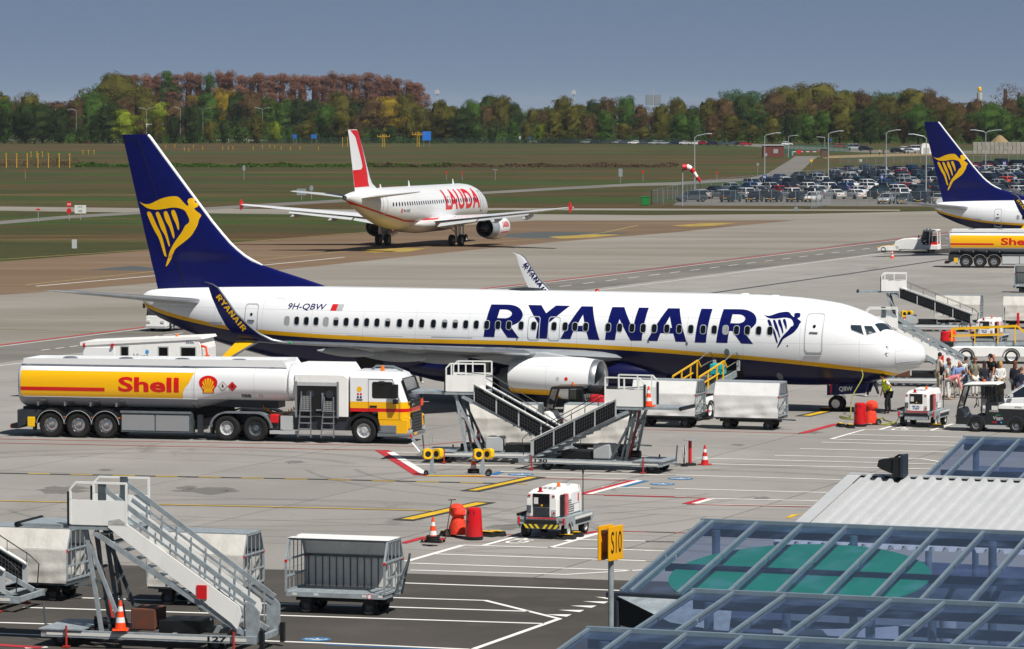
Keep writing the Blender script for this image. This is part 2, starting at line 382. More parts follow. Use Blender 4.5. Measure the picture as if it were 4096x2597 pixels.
# red clearance lines
for L in ([(-60, 1756), (1400, 1781)]+r5((590, 1165), (985, 1128)),): line(L, .12, pr_, .012)
line([(-60, 1772), (1400, 1800)]+r5((375, 1190)), .12, pr_, .012)
line(r5((385, 1190), (655, 1360)), .55, pr_, .012); line(r5((445, 1205), (680, 1352)), .3, pw, .014)
line(r5((650, 1362), (2115, 1398)), .12, pr_, .012); line(r5((670, 1352), (2130, 1389)), .14, pw, .012)
line(r5((2105, 1396), (1745, 1490)), .4, pr_, .014); line(r5((2135, 1397), (1790, 1489)), .25, pw, .016); line(r5((2175, 1398), (2010, 1440)), .3, pb, .014)
line(r5((1740, 1490), (2375, 1506)), .12, pr_, .012)
line(r5((1140, 1358), (1190, 1338)), .3, pb, .014)
line(r8((527, 808), (690, 763)), .28, pr_, .012); line(r8((1070, 744), (1320, 750)), .12, pr_, .012); line(r8((1750, 742), (1890, 722)), .3, pr_, .012); line(r8((1890, 722), (2383, 735)), .12, pr_, .012); line(r8((1640, 792), (1880, 735)), .2, pw, .012)
line(r6((-300, 991), (985, 1022)), .12, pr_, .012); line(r6((975, 1022), (1205, 960)), .35, pr_, .012)
line(r9((-300, 455), (360, 473)), .12, pr_, .012); line(r9((372, 474), (240, 510)), .4, pr_, .014); line(r9((395, 478), (290, 508)), .25, pw, .016); line(r9((235, 512), (1040, 530)), .12, pr_, .012); line(r9((290, 511), (1040, 526)), .08, pw, .016); line(r9((-30, 690), (280, 698)), .12, pr_, .012)
line([(-60, 2578), (165, 2593)], .3, pr_, .014); line([(100, 2594), (190, 2590)], .2, pw, .012)
line([(1300, 2580), (1900, 2606)], .12, pb, .009)
# yellow lead-in lines
line(r4((-60, 1345), (2375, 1392))+r5((1175, 1416)), .32, pk, .01); dashes(r4((190, 1349))[0], r5((1520, 1423))[0], 12, .52, .16, py_, .014)
line(r5((980, 1470), (1440, 1371)), .75, pk, .016); line(r5((1000, 1465), (1410, 1375)), .32, py_, .02)
line([(-60, 2003), (1400, 2036)]+r8((790, 587)), .28, pk, .01); line([(-60, 2003), (1400, 2036)]+r8((790, 587)), .15, py_, .014)
line(r8((528, 652), (1095, 527)), .78, pk, .016); line(r8((560, 645), (1065, 533)), .42, py_, .02)
line(r6((980, 912), (1160, 872)), .75, pk, .012); line(r6((1005, 908), (1150, 876)), .36, py_, .016)
line(r9((890, 600), (930, 580), (980, 578)), .2, py_, .012)
for P in (((1840, 1173), (1935, 1178), (1925, 1188)), ((1755, 1203), (1930, 1205), (1900, 1218)), ((1670, 1233), (1850, 1232), (1815, 1247)), ((1590, 1262), (1765, 1262), (1735, 1277)), ((1500, 1292), (1680, 1292), (1645, 1308))):
    sheet('yield_triangle', r8(*P), .01, pw, fore)
# service road paint
line([(-60, 1388), (578, 1309), (2600, 1079), (3793, 933), (4200, 884)], .32, pr_, .006); line([(-60, 1394), (578, 1315), (2600, 1083), (3793, 936), (4200, 887)], .14, pw, .005)
dashes((165, 1402), (654, 1342), 9, .58, .16, pw); dashes((654, 1342), (4200, 905), 44, .5, .16, pw)
line([(-60, 1470), (333, 1425), (2880, 1100), (3532, 1014), (4200, 930)], .14, pw)
line(D((-40, 773), (640, 793)), .14, pyo, .006); line(D((400, 600), (1000, 603), (2000, 622)), .2, pyo, .004); line(D((1180, 641), (1700, 655)), .2, pyo, .004)
line(D((-60, 614), (347, 587.5), (823, 549.5), (1180, 521.5)), .35, pyo, .0); line(D((60, 670), (800, 592), (1300, 560), (1420, 547), (1500, 530)), .25, pyo, .0); line(D((85, 673), (370, 648), (810, 605)), .25, pw, -.002)
oldp = mat('dark_repair_patch', '#4a4e4e', .9, var=.1)
sheet('tarmac_patch', D((1110, 556), (1270, 545), (1480, 548), (1430, 555), (1290, 562)), -.003, oldp, apron); sheet('tarmac_patch', D((205, 635), (310, 625), (365, 630), (360, 637)), -.003, oldp, apron)
for P in (((838, 590), (880, 585), (1005, 584), (960, 592), (880, 594)), ((1290, 557), (1400, 551), (1460, 552), (1400, 558), (1320, 562)), ((1580, 531), (1640, 526), (1735, 524), (1680, 531), (1620, 533))):
    sheet('taxiway_sign_paint', D(*P), .002, pyd, apron)
# blue priority discs with white figure
for cx, cy, rx in ((r5((1330, 1355))[0]+(90/1.696,)), (r9((197, 347))[0]+(84/1.61,)), (r9((80, 382))[0]+(82/1.61,)), ((1265, 2559, 60))):
    c = G(cx, cy); r = rx*c.y/FPX; m = MB(); m.add([(c.x+r*math.cos(2*pi*k/24), c.y+r*math.sin(2*pi*k/24), .011) for k in range(24)], [tuple(range(24))]); m.build('priority_disc', pb, apron)
    m = MB()
    def q(x0, y0, x1, y1, w): m.bar((c.x+x0*r, c.y+y0*r, .014), (c.x+x1*r, c.y+y1*r, .014), w*r, .002)
    q(-.55, .1, 0, -.05, .2); q(0, -.05, .5, -.2, .16); q(0, -.05, .1, .4, .14); q(.5, -.2, .75, .05, .14); q(-.75, .05, -.6, .2, .22); q(-.3, -.3, .3, -.45, .12)
    m.build('priority_figure', pw, apron)
# stencilled GPU bay marks
for px, py in (r8((1340, 812))[0], r6((1640, 1003))[0]):
    c = G(px, py); a = Vector((math.cos(YAW+.0), -math.sin(YAW), 0)); u = Vector((.36, .93, 0)); text('GPU', pw, apron, (c.x, c.y, .012), Vector((.36, .93, 0))*2.4, Vector((-.93, .36, 0))*.7, 'stencil_marking', .01)
# perimeter roads and field paths
sheet('perimeter_road', [(-60, 825), (560, 832), (1400, 838), (2000, 832), (3600, 838), (3600, 844), (2000, 840), (1400, 860), (560, 850), (-60, 842)], -.02, far_m, kind='structure')
sheet('field_path', [(-60, 888), (283, 861), (560, 846), (1100, 812), (1913, 768), (2184, 752), (2538, 733), (2700, 729), (3004, 710), (3072, 693), (3160, 640), (3180, 625), (3275, 625), (3250, 642), (3190, 697), (3120, 714), (3000, 722), (2700, 741), (2538, 744), (2184, 762), (1913, 778), (1100, 824), (560, 856), (283, 873), (-60, 902)], -.016, road_m, kind='structure')
sheet('car_park', [(2690, 822), (2765, 772), (3150, 728), (3560, 690), (3800, 660), (4300, 640), (4300, 828)], -.014, road_m, kind='structure')
sheet('far_road', [(-60, 563), (1000, 563), (2000, 560), (2700, 568), (3230, 600), (3500, 612), (4200, 618), (4200, 606), (3500, 600), (2700, 560), (2000, 553), (-60, 556)], -.02, road_m, kind='structure')
sand_m = gmat('sandy_verge', '#94815f', [('#7d6b4a', .1, .4, .6, .8, o1)], .95)
sheet('sandy_verge', [(3270, 625), (3560, 615), (3800, 612), (3790, 620), (3500, 628), (3300, 634)], -.013, sand_m, kind='structure')
# tyre arcs and spills with their own shapes
tyre_m = mat('tyre_mark', '#2c2a28', .9, alpha=.13); oil_m = mat('oil_spill', '#2a2826', .7, alpha=.24, var=.3, vscale=1)
rs = random.Random(21)
for k, (px, py, r_, a0, a1) in enumerate(((300, 1330, 14, 0, 200), (520, 1900, 9, 30, 170), (1500, 1990, 11, 200, 330), (2600, 2010, 12, 20, 140), (3100, 1850, 16, 190, 300), (900, 2150, 10, 10, 120), (3350, 1950, 8, 60, 190), (2950, 1240, 22, 190, 330), (1100, 1880, 18, 250, 330), (700, 1240, 25, 200, 320), (3600, 1140, 20, 180, 300), (2300, 2300, 7, 0, 120))):
    c = G(px, py)
    for off in (0, .28, 1.9, 2.18) if k % 2 else (0, 1.8):
        line([(c.x+(r_+off)*math.cos(math.radians(a0+(a1-a0)*i/24)), c.y+(r_+off)*math.sin(math.radians(a0+(a1-a0)*i/24)), 0) for i in range(25)], .2, tyre_m, .0058 if k % 2 else .0062, 'tyre_mark', apron, raw=True)
for px, py, w_, h_ in ((835, 1962, 1.9, 3.2), (745, 1953, .7, 1.6), (930, 1965, .6, 1.0), (255, 1960, 1.6, 3.0), (2035, 2108, 1.3, 2.2), (2440, 2130, .8, 1.4), (1180, 1850, .7, 1.5), (2950, 1780, .6, 1.2), (3250, 1730, .9, 1.6), (1560, 2210, .7, 1.2), (3050, 1995, .6, 1.3), (420, 1880, .5, 1.1)):
    c = G(px, py); m = MB(); P = [(c.x+w_*.7*math.cos(2*pi*i/18)*rs.uniform(.4, 1), c.y+h_*.6*math.sin(2*pi*i/18)*rs.uniform(.4, 1), .0066) for i in range(18)]; m.add(P, [tuple(range(18))]); m.build('oil_spill', oil_m, apron)
line([(2560, 1215), (2865, 1170), (3400, 1095), (3790, 1037), (4200, 985)], .45, mat('drain_channel', '#3a3d40', .8, var=.2), .007, 'drain_channel')
# ---------------- palette ----------------
white = mat('white_paint', '#eaecef', .28, var=.03, vscale=.6, coat=.3)
white2 = mat('white_panel', '#f0f0ee', .45, var=.03, vscale=1.5, dirt=.14)
navy = mat('navy_paint', '#081058', .3, coat=.15, var=.08, vscale=.5, spec=.3)
yellow = mat('yellow_paint', '#f2bb08', .35, var=.04, vscale=1)
redp = mat('red_paint', '#d01c22', .4, var=.05)
galv = mat('galvanised_steel', '#a3adb3', .45, .3, var=.22, vscale=5, dirt=.3)
galvd = mat('dark_galvanised_steel', '#5d676d', .5, .4, var=.25, vscale=6, dirt=.3)
alu = mat('brushed_aluminium', '#b9bcc0', .32, .85, var=.1, vscale=2)
chrome = mat('chrome', '#d5d5d5', .15, 1.0)
black = mat('black_plastic', '#121416', .5, var=.25, vscale=8)
rubber = mat('tyre_rubber', '#161617', .85, var=.25, vscale=9, bump=.2)
dark = mat('dark_recess', '#0b0c0e', .9)
dgrey = mat('dark_grey_paint', '#2c3138', .4, var=.15, vscale=3, dirt=.2)
mgrey = mat('mid_grey_paint', '#6d747a', .45, var=.12, vscale=3, dirt=.2)
lgrey = mat('light_grey_paint', '#b4b8ba', .45, var=.06, vscale=3)
winglass = mat('dark_window_glass', '#0c1016', .06, spec=.6)
ckglass = mat('cockpit_glass', '#27333c', .08, spec=.8)  # bluish reflections are put into the base colour of the panes
blindw = mat('window_blind', '#9c9fa0', .5)
wgrey = mat('wing_grey_paint', '#8f959b', .4, .1, var=.08, vscale=1.2)
amber = mat('amber_lens', '#f07010', .2, coat=.5)
redlens = mat('red_lens', '#b00c0c', .15, coat=.5)
greenl = mat('green_lens', '#20b070', .2)
yplast = mat('yellow_plastic', '#f0c010', .4, var=.05)
orange = mat('orange_plastic', '#f2501c', .5, var=.06)
reflw = mat('white_reflective_band', '#d8d8d4', .5)
# ---------------- aircraft ----------------
RYA=[
( [(-0.0,0.013),(0.014,0.997),(0.078,1.001),(0.088,0.997),(0.103,0.977),(0.116,0.94),(0.127,0.888),(0.135,0.824),(0.141,0.752),(0.143,0.676),(0.141,0.6),(0.136,0.528),(0.127,0.464),(0.116,0.412),(0.103,0.374),(0.1,0.368),(0.135,0.002),(0.091,0.006),(0.059,0.367),(0.046,0.367),(0.041,0.014)] , [(0.048,0.594),(0.052,0.852),(0.073,0.852),(0.078,0.849),(0.087,0.833),(0.094,0.805),(0.099,0.766),(0.101,0.723),(0.099,0.68),(0.095,0.641),(0.088,0.611),(0.08,0.593),(0.067,0.594)] ),
( [(0.154,1.003),(0.204,1.001),(0.229,0.767),(0.259,1.001),(0.312,1.0),(0.245,0.485),(0.24,0.002),(0.199,0.004),(0.205,0.456)] , None ),
( [(0.29,0.007),(0.355,0.993),(0.398,0.993),(0.437,-0.001),(0.396,0.002),(0.387,0.244),(0.339,0.247),(0.328,0.004)] , [(0.35,0.413),(0.368,0.751),(0.381,0.414)] ),
( [(0.457,0.006),(0.47,0.989),(0.515,0.992),(0.559,0.373),(0.569,0.987),(0.606,0.988),(0.593,0.004),(0.552,0.001),(0.506,0.641),(0.494,0.004)] , None ),
( [(0.613,0.008),(0.677,0.985),(0.72,0.986),(0.758,-0.001),(0.718,0.002),(0.709,0.243),(0.662,0.246),(0.651,0.005)] , [(0.673,0.411),(0.69,0.745),(0.703,0.412)] ),
( [(0.788,-0.011),(0.799,0.988),(0.84,0.99),(0.829,-0.012)] , None ),
( [(0.866,-0.005),(0.88,0.991),(0.944,0.995),(0.953,0.991),(0.968,0.97),(0.981,0.933),(0.992,0.88),(1.0,0.816),(1.005,0.743),(1.007,0.666),(1.006,0.589),(1.0,0.516),(0.992,0.451),(0.981,0.398),(0.968,0.36),(0.965,0.354),(1.0,-0.017),(0.957,-0.013),(0.924,0.353),(0.912,0.353),(0.907,-0.005)] , [(0.914,0.583),(0.917,0.844),(0.938,0.844),(0.944,0.841),(0.952,0.825),(0.959,0.796),(0.964,0.757),(0.966,0.714),(0.964,0.67),(0.96,0.63),(0.953,0.6),(0.945,0.582),(0.933,0.583)] ),
]
HARP=[
[(0.0,0.915),(0.067,0.888),(0.175,0.888),(0.337,0.955),(0.46,0.988),(0.586,1.0),(0.656,0.979),(0.727,0.909),(0.788,0.864),(0.801,0.888),(0.785,0.924),(0.801,0.964),(0.853,0.976),(0.914,0.97),(0.945,0.943),(0.951,0.879),(0.933,0.849),(0.896,0.834),(0.914,0.801),(0.975,0.761),(1.0,0.728),(0.969,0.674),(0.948,0.595),(0.902,0.517),(0.84,0.435),(0.724,0.347),(0.598,0.26),(0.546,0.178),(0.475,0.051),(0.423,0.0),(0.439,0.066),(0.494,0.211),(0.546,0.305),(0.62,0.402),(0.699,0.498),(0.752,0.586),(0.807,0.625),(0.816,0.674),(0.788,0.734),(0.745,0.798),(0.656,0.831),(0.549,0.84),(0.423,0.822),(0.301,0.807),(0.193,0.813),(0.104,0.84)],
[(0.126,0.743),(0.144,0.776),(0.175,0.773),(0.212,0.728),(0.282,0.589),(0.353,0.462),(0.396,0.335),(0.436,0.169),(0.436,0.139),(0.408,0.148),(0.368,0.257),(0.316,0.399),(0.245,0.508),(0.193,0.601)],
[(0.27,0.746),(0.285,0.773),(0.319,0.77),(0.362,0.698),(0.414,0.589),(0.457,0.462),(0.494,0.329),(0.494,0.287),(0.472,0.305),(0.423,0.432),(0.353,0.541),(0.301,0.668)],
[(0.402,0.755),(0.42,0.782),(0.457,0.779),(0.503,0.686),(0.549,0.559),(0.574,0.45),(0.567,0.402),(0.546,0.426),(0.494,0.559),(0.433,0.653)],
[(0.525,0.773),(0.543,0.801),(0.58,0.798),(0.62,0.719),(0.65,0.607),(0.65,0.529),(0.632,0.529),(0.601,0.607),(0.558,0.686)],
]
class Fus:
    def __init__(s, top, bot, hw): s.t, s.b, s.h = top, bot, hw
    def zc(s, X): a, b = pchip(s.t, X), pchip(s.b, X); return (a+b)/2, (a-b)/2, pchip(s.h, X)
    def surf(s, X, z, off=0.0, side=1):
        c, hh, hw = s.zc(X); q = max(0.0, 1-((z-c)/hh)**2); y = hw*math.sqrt(q)
        ny, nz = math.sqrt(q)/max(hw, .05), (z-c)/hh/max(hh, .05); L = math.hypot(ny, nz) or 1
        return (X, side*(y+off*ny/L), z+off*nz/L)
    def mesh(s, xs, n=48, dist=None):
        rings = []
        for X in xs:
            c, hh, hw = s.zc(X)
            rings.append([(X, hw*math.sin(2*pi*k/n), c+hh*math.cos(2*pi*k/n)) for k in range(n)])
        b = MB(); b.loft(rings); return b
def conform(fn, outer, inner=None, dz=.12, dx=.4):
    """flat outline (u,w) -> triangles cut fine enough to follow a curved skin"""
    loops = [[Vector((u, w, 0)) for u, w in outer]]
    if inner: loops.append([Vector((u, w, 0)) for u, w in inner])
    P = [p for L in loops for p in L]; tri = tessellate_polygon(loops)
    bm = bmesh.new(); vs = [bm.verts.new(p) for p in P]
    for t in tri:
        try: bm.faces.new([vs[i] for i in t])
        except ValueError: pass
    def cut(lo, hi, step, ax):
        k = math.ceil(lo/step)*step
        while k < hi:
            no = (1, 0, 0) if ax == 0 else (0, 1, 0); co = (k, 0, 0) if ax == 0 else (0, k, 0)
            bmesh.ops.bisect_plane(bm, geom=bm.verts[:]+bm.edges[:]+bm.faces[:], plane_co=co, plane_no=no); k += step
    xs = [p.x for p in P]; ys = [p.y for p in P]
    cut(min(ys)+1e-3, max(ys)-1e-3, dz, 1); cut(min(xs)+1e-3, max(xs)-1e-3, dx, 0)
    bm.verts.index_update()
    V = [fn(v.co.x, v.co.y) for v in bm.verts]; Fc = [tuple(v.index for v in f.verts) for f in bm.faces]; bm.free()
    return V, Fc
def decal(name, material, parent, fn, outer, inner=None, dz=.12, dx=.4, b=None):
    own = b is None; b = b or MB(); V, Fc = conform(fn, outer, inner, dz, dx); b.add(V, Fc)
    return b.build(name, material, parent, norm=False) if own else b
def ring_outline(P, wd):
    """frame strip of width wd around a convex outline"""
    cx = sum(p[0] for p in P)/len(P); cy = sum(p[1] for p in P)/len(P)
    sx = max(abs(p[0]-cx) for p in P); sy = max(abs(p[1]-cy) for p in P)
    return [(cx+(x-cx)*(1-wd/sx), cy+(y-cy)*(1-wd/sy)) for x, y in P]
def airfoil(chord, th, n=9):
    up = []; lo = []
    for i in range(n):
        t = (1-math.cos(pi*i/(n-1)))/2
        y = 5*th*(.2969*math.sqrt(t)-.126*t-.3516*t*t+.2843*t**3-.1036*t**4)*chord
        up.append((t*chord, y)); lo.append((t*chord, -y*.75))
    return up+lo[-2:0:-1]
def wing_rings(secs, n=9, plane='h'):
    R = []
    for (x, y, z, c, th) in secs:
        A = airfoil(c, th, n)
        R.append([(x+u, y, z+w) for u, w in A] if plane == 'h' else [(x+u, y+w, z) for u, w in A])
    return R
def text_on(s, fn, material, parent, x0, x1, z0, z1, name='lettering', bold=.02, shear=0.0, dz=.2, space=1.0):
    V, Fs = text_mesh(s, bold, shear, space); b = MB()
    pts = [(x0+(x1-x0)*u, z0+(z1-z0)*v) for u, v in V]
    bm = bmesh.new(); vs = [bm.verts.new((p[0], p[1], 0)) for p in pts]
    for f in Fs:
        try: bm.faces.new([vs[i] for i in f])
        except ValueError: pass
    k = math.ceil(z0/dz)*dz
    while k < z1:
        bmesh.ops.bisect_plane(bm, geom=bm.verts[:]+bm.edges[:]+bm.faces[:], plane_co=(0, k, 0), plane_no=(0, 1, 0)); k += dz
    bm.verts.index_update()
    b.add([fn(v.co.x, v.co.y) for v in bm.verts], [tuple(v.index for v in f.verts) for f in bm.faces]); bm.free()
    return b.build(name, material, parent, norm=False)
def livery_mat(name, top, band, low, bw):
    m = bpy.data.materials.new(name); m.use_nodes = True; t = m.node_tree; b = t.nodes['Principled BSDF']
    b.inputs['Roughness'].default_value = .3; b.inputs['Coat Weight'].default_value = .12; b.inputs['Specular IOR Level'].default_value = .35
    a = t.nodes.new('ShaderNodeAttribute'); a.attribute_name = 'band'
    r = t.nodes.new('ShaderNodeValToRGB'); r.color_ramp.interpolation = 'CONSTANT'
    mr = t.nodes.new('ShaderNodeMapRange'); mr.inputs[1].default_value = -4; mr.inputs[2].default_value = 4
    t.links.new(a.outputs['Fac'], mr.inputs[0]); t.links.new(mr.outputs[0], r.inputs[0])
    e = r.color_ramp.elements; e[0].position = 0; e[0].color = lin(low); e[1].position = .5-bw/8; e[1].color = lin(band)
    e2 = e.new(.5); e2.color = lin(top)
    # faint panel and dirt variation
    tc = t.nodes.new('ShaderNodeTexCoord'); n = t.nodes.new('ShaderNodeTexNoise'); n.inputs['Scale'].default_value = .7; n.inputs['Detail'].default_value = 7
    mp = t.nodes.new('ShaderNodeMapping'); mp.inputs['Scale'].default_value = (.25, 1, 1)
    t.links.new(tc.outputs['Object'], mp.inputs[0]); t.links.new(mp.outputs[0], n.inputs['Vector'])
    br = t.nodes.new('ShaderNodeTexBrick'); br.inputs['Scale'].default_value = 1; br.offset = 0
    br.inputs['Color1'].default_value = (1, 1, 1, 1); br.inputs['Color2'].default_value = (.985, .985, .985, 1); br.inputs['Mortar'].default_value = (.72, .72, .72, 1)
    br.inputs['Mortar Size'].default_value = .010; br.inputs['Brick Width'].default_value = 2.6; br.inputs['Row Height'].default_value = 1.02
    sp = t.nodes.new('ShaderNodeSeparateXYZ'); cb = t.nodes.new('ShaderNodeCombineXYZ')
    t.links.new(tc.outputs['Object'], sp.inputs[0]); t.links.new(sp.outputs[0], cb.inputs[0]); t.links.new(sp.outputs[2], cb.inputs[1]); t.links.new(cb.outputs[0], br.inputs['Vector'])
    mr2 = t.nodes.new('ShaderNodeMapRange'); mr2.inputs[1].default_value = .3; mr2.inputs[2].default_value = .7; mr2.inputs[3].default_value = .93; mr2.inputs[4].default_value = 1.0
    t.links.new(n.outputs['Fac'], mr2.inputs[0])
    m1 = t.nodes.new('ShaderNodeMix'); m1.data_type = 'RGBA'; m1.blend_type = 'MULTIPLY'; m1.inputs[0].default_value = 1
    m2 = t.nodes.new('ShaderNodeMix'); m2.data_type = 'RGBA'; m2.blend_type = 'MULTIPLY'; m2.inputs[0].default_value = 1
    t.links.new(r.outputs[0], m1.inputs[6]); t.links.new(br.outputs[0], m1.inputs[7])
    t.links.new(m1.outputs[2], m2.inputs[6]); t.links.new(mr2.outputs[0], m2.inputs[7]); t.links.new(m2.outputs[2], b.inputs['Base Color'])
    return m
def set_band(o, fn):
    me = o.data; at = me.attributes.new('band', 'FLOAT', 'POINT')
    at.data.foreach_set('value', [fn(v.co.x, v.co.y, v.co.z) for v in me.vertices])
def wheel_part(parent, name, c, r, wd, rim=None, n=28, rimr=.55, axis='y'):
    """one road/aircraft wheel: tyre with a rim, axle along local y"""
    t = MB(); w = wd/2; rr = r
    t.lathe([(-w*.8, rr*rimr), (-w, rr*.72), (-w*.95, rr*.9), (-w*.7, rr*.985), (0, rr), (w*.7, rr*.985), (w*.95, rr*.9), (w, rr*.72), (w*.8, rr*rimr)], c, axis, n)
    o = t.build(name, rubber, parent, smooth=True)
    d = MB(); d.lathe([(-w*.55, .001), (-w*.6, rr*.2), (-w*.35, rr*.28), (-w*.3, rr*rimr*.8), (-w*.82, rr*rimr*1.02), (w*.82, rr*rimr*1.02), (w*.3, rr*rimr*.8), (w*.35, rr*.28), (w*.6, rr*.2), (w*.55, .001)], c, axis, n)
    for k in range(8):
        a = 2*pi*k/8
        for sg in (-1, 1):
            if axis == 'y': p = Vector((c[0]+rr*.24*1.25*math.cos(a), c[1]+sg*w*.36, c[2]+rr*.3*math.sin(a)))
            else: p = Vector((c[0]+sg*w*.36, c[1]+rr*.3*math.cos(a), c[2]+rr*.3*math.sin(a)))
            q = p.copy()
            if axis == 'y': q.y += sg*w*.25
            else: q.x += sg*w*.25
            d.cyl(p, q, rr*.035, n=6)
    d.build('rim', rim or alu, o, smooth=True)
    return o
F7 = Fus([(0,2.53),(.05,2.75),(.15,2.96),(.6,3.22),(1.16,3.46),(1.48,3.6),(1.81,3.9),(2.45,4.28),(3.15,4.56),(3.89,4.77),(4.78,4.9),(5.71,5.0),(8,5.1),(10,5.12),(28,5.12),(32,5.06),(35,4.97),(37.3,4.85),(37.8,4.75),(38.02,4.6)],
 [(0,2.5),(.05,2.35),(.23,2.12),(.6,1.93),(1.2,1.71),(1.52,1.57),(2.07,1.42),(2.6,1.31),(3.4,1.22),(4.3,1.16),(5.5,1.12),(25.5,1.12),(27,1.17),(28.5,1.3),(30,1.5),(32,1.9),(34.82,2.6),(35.81,2.92),(36.64,3.26),(37.36,3.58),(37.8,3.87),(38.02,4.2)],
 [(0,.03),(.05,.22),(.15,.38),(.6,.74),(1.2,1.04),(2,1.34),(3,1.6),(4,1.75),(5,1.83),(6.5,1.88),(26.5,1.88),(28.5,1.82),(30,1.7),(32,1.45),(34,1.1),(36,.7),(37.4,.38),(38.02,.17)])
STRIPE = [(.6,1.45),(.9,1.68),(1.17,1.76),(1.72,1.92),(2.97,2.09),(5.19,2.3),(7.49,2.47),(9.24,2.56),(12.1,2.72),(16,2.85),(19.3,2.9),(23.2,2.9),(27.2,2.98),(29.5,3.05),(31.3,3.13),(32.8,3.23),(34.8,3.5),(36.66,3.84),(37.77,4.17),(38.1,4.3)]
liv7 = livery_mat('airliner_white_yellow_navy', '#eff1f4', '#f0b400', '#070b40', .21)
def wing737(root, s):
    zL = lambda y: 2.13+.0845*y
    secs = [(13.0, 1.2, 2.2, 8.8, .075), (14.2, 2.4, 2.3, 7.4, .08), (16.35, 5.0, zL(5), 5.1, .085), (17.3, 6.6, zL(6.6), 4.35, .085), (19.5, 10.7, zL(10.7), 3.1, .085), (21.6, 14.6, zL(14.6), 2.2, .085), (22.85, 17.0, zL(17.0), 1.62, .085)]
    b = MB(); b.loft(wing_rings([(x, s*y, z, c, t) for x, y, z, c, t in secs], 11))
    wobj = b.build('wing', wgrey, root, smooth=True, ang=50)
    # polished leading edge slats
    for a, c in ((5.3, 10.5), (10.55, 14.5), (14.55, 16.9)):
        R = []
        for i in range(4):
            y = a+(c-a)*i/3; x = interp([(q[1], q[0]) for q in secs], y); z = interp([(q[1], q[2]) for q in secs], y); ch = interp([(q[1], q[3]) for q in secs], y)
            up = airfoil(ch, .092, 15); R.append([(x-.03+u, s*y, z+w*1.1) for u, w in up[:5]]+[(x-.03+u, s*y, z+w*1.1) for u, w in up[:-4:-1][::-1]][::-1][:0]+[(x-.03+up[i][0], s*y, z+up[i][1]*1.1) for i in (-1, -2, -3)][::-1])
        m = MB(); m.loft(R, cap=(True, True)); m.build('slat', alu, wobj, smooth=True, ang=60)
    # flap track fairings
    for y, x0, x1, z, r in ((9.0, 20.0, 23.1, 2.62, .24), (6.5, 19.0, 22.0, 2.42, .26), (12.4, 21.0, 23.6, 2.98, .2)):
        R = []
        for i in range(9):
            t = i/8; rr = r*max(.05, math.sin(pi*min(1, .08+t*.92)))**.7
            R.append([(x0+(x1-x0)*t, s*(y+rr*.6*math.cos(2*pi*k/10)), z-.12+.1*t+rr*math.sin(2*pi*k/10)) for k in range(10)])
        m = MB(); m.loft(R); m.build('flap_track_fairing', lgrey, wobj, smooth=True)
    # trailing edge flaps, slightly separate from the wing box
    for a, c in ((2.3, 5.2), (5.5, 11.5)):
        R = []
        for y in (a, c):
            x = interp([(q[1], q[0]) for q in secs], y); z = interp([(q[1], q[2]) for q in secs], y); ch = interp([(q[1], q[3]) for q in secs], y)
            A = airfoil(ch*.24, .13, 7); R.append([(x+ch*.8+u, s*y, z-.06+w-u*.12) for u, w in A])
        m = MB(); m.loft(R); m.build('flap', lgrey, wobj, smooth=True)
    # blended winglet with split lower blade
    prof = [(22.75, 17.0, zL(17), 1.65), (22.98, 17.35, 3.6, 1.55), (23.35, 17.62, 3.7, 1.4), (23.85, 17.78, 3.95, 1.22), (24.25, 17.84, 4.25, 1.1), (24.88, 17.9, 4.8, .78), (25.35, 17.95, 5.45, .6), (25.66, 17.98, 5.86, .42), (25.9, 18.0, 6.0, .26), (26.25, 18.02, 6.1, .08)]
    R = []
    for i, (x, y, z, c) in enumerate(prof):
        A = airfoil(c, .09, 7); f = min(1, i/4)
        R.append([(x+u, s*(y-w*f), z+w*(1-f)) for u, w in A])
    m = MB(); m.loft(R)
    inner = white if s < 0 else navy
    wl = m.build('winglet', navy if s > 0 else white, root, smooth=True)
    m = MB(); m.tube([(x-.015, s*y, z) for x, y, z, c in prof], [.06, .06, .06, .055, .05, .04, .035, .03, .02, .01], 8); m.build('leading_edge', alu, wl, smooth=True)
    low = [(24.0, 17.55, 3.62, 1.0), (24.45, 17.8, 3.35, .72), (24.9, 18.0, 3.05, .5), (25.3, 18.1, 2.8, .25)]
    R = [[(x+u, s*(y+w*.8), z+w*.5) for u, w in airfoil(c, .09, 7)] for x, y, z, c in low]
    m = MB(); m.loft(R); lw = m.build('lower_winglet', [yellow], wl, smooth=True)
    m = MB(); m.tube([(x-.01, s*y, z) for x, y, z, c in low], .045, 8); m.build('leading_edge', alu, lw, smooth=True)
    if s > 0:
        # lettering runs down the outer face, read along the blade
        P0, P1 = Vector((25.75, 0, 5.46)), Vector((24.56, 0, 4.03)); up = Vector((-.18, 0, .165))
        mb = MB()
        for a, h in RYA:
            V, Fc = conform(lambda u, v: tuple(P0+(P1-P0)*u+up*v), a, h, 9, 9)
            V = [(x, s*(interp([(3.6, 17.62), (3.95, 17.80), (4.25, 17.86), (4.8, 17.915), (5.45, 17.965), (5.9, 18.0)], z)+.035), z) for x, y, z in V]
            mb.add(V, Fc)
        mb.build('lettering', yellow, wl, norm=False)
        m = MB(); m.lathe([(-.05, .01), (-.03, .045), (.05, .05)], (22.72, 17.15*s, zL(17.1)), 'x', 10); m.build('navigation_light', greenl, wobj)
    else:
        P0, P1 = Vector((25.72, 0, 5.5)), Vector((24.5, 0, 4.0)); up = Vector((-.19, 0, .14)); mb = MB()
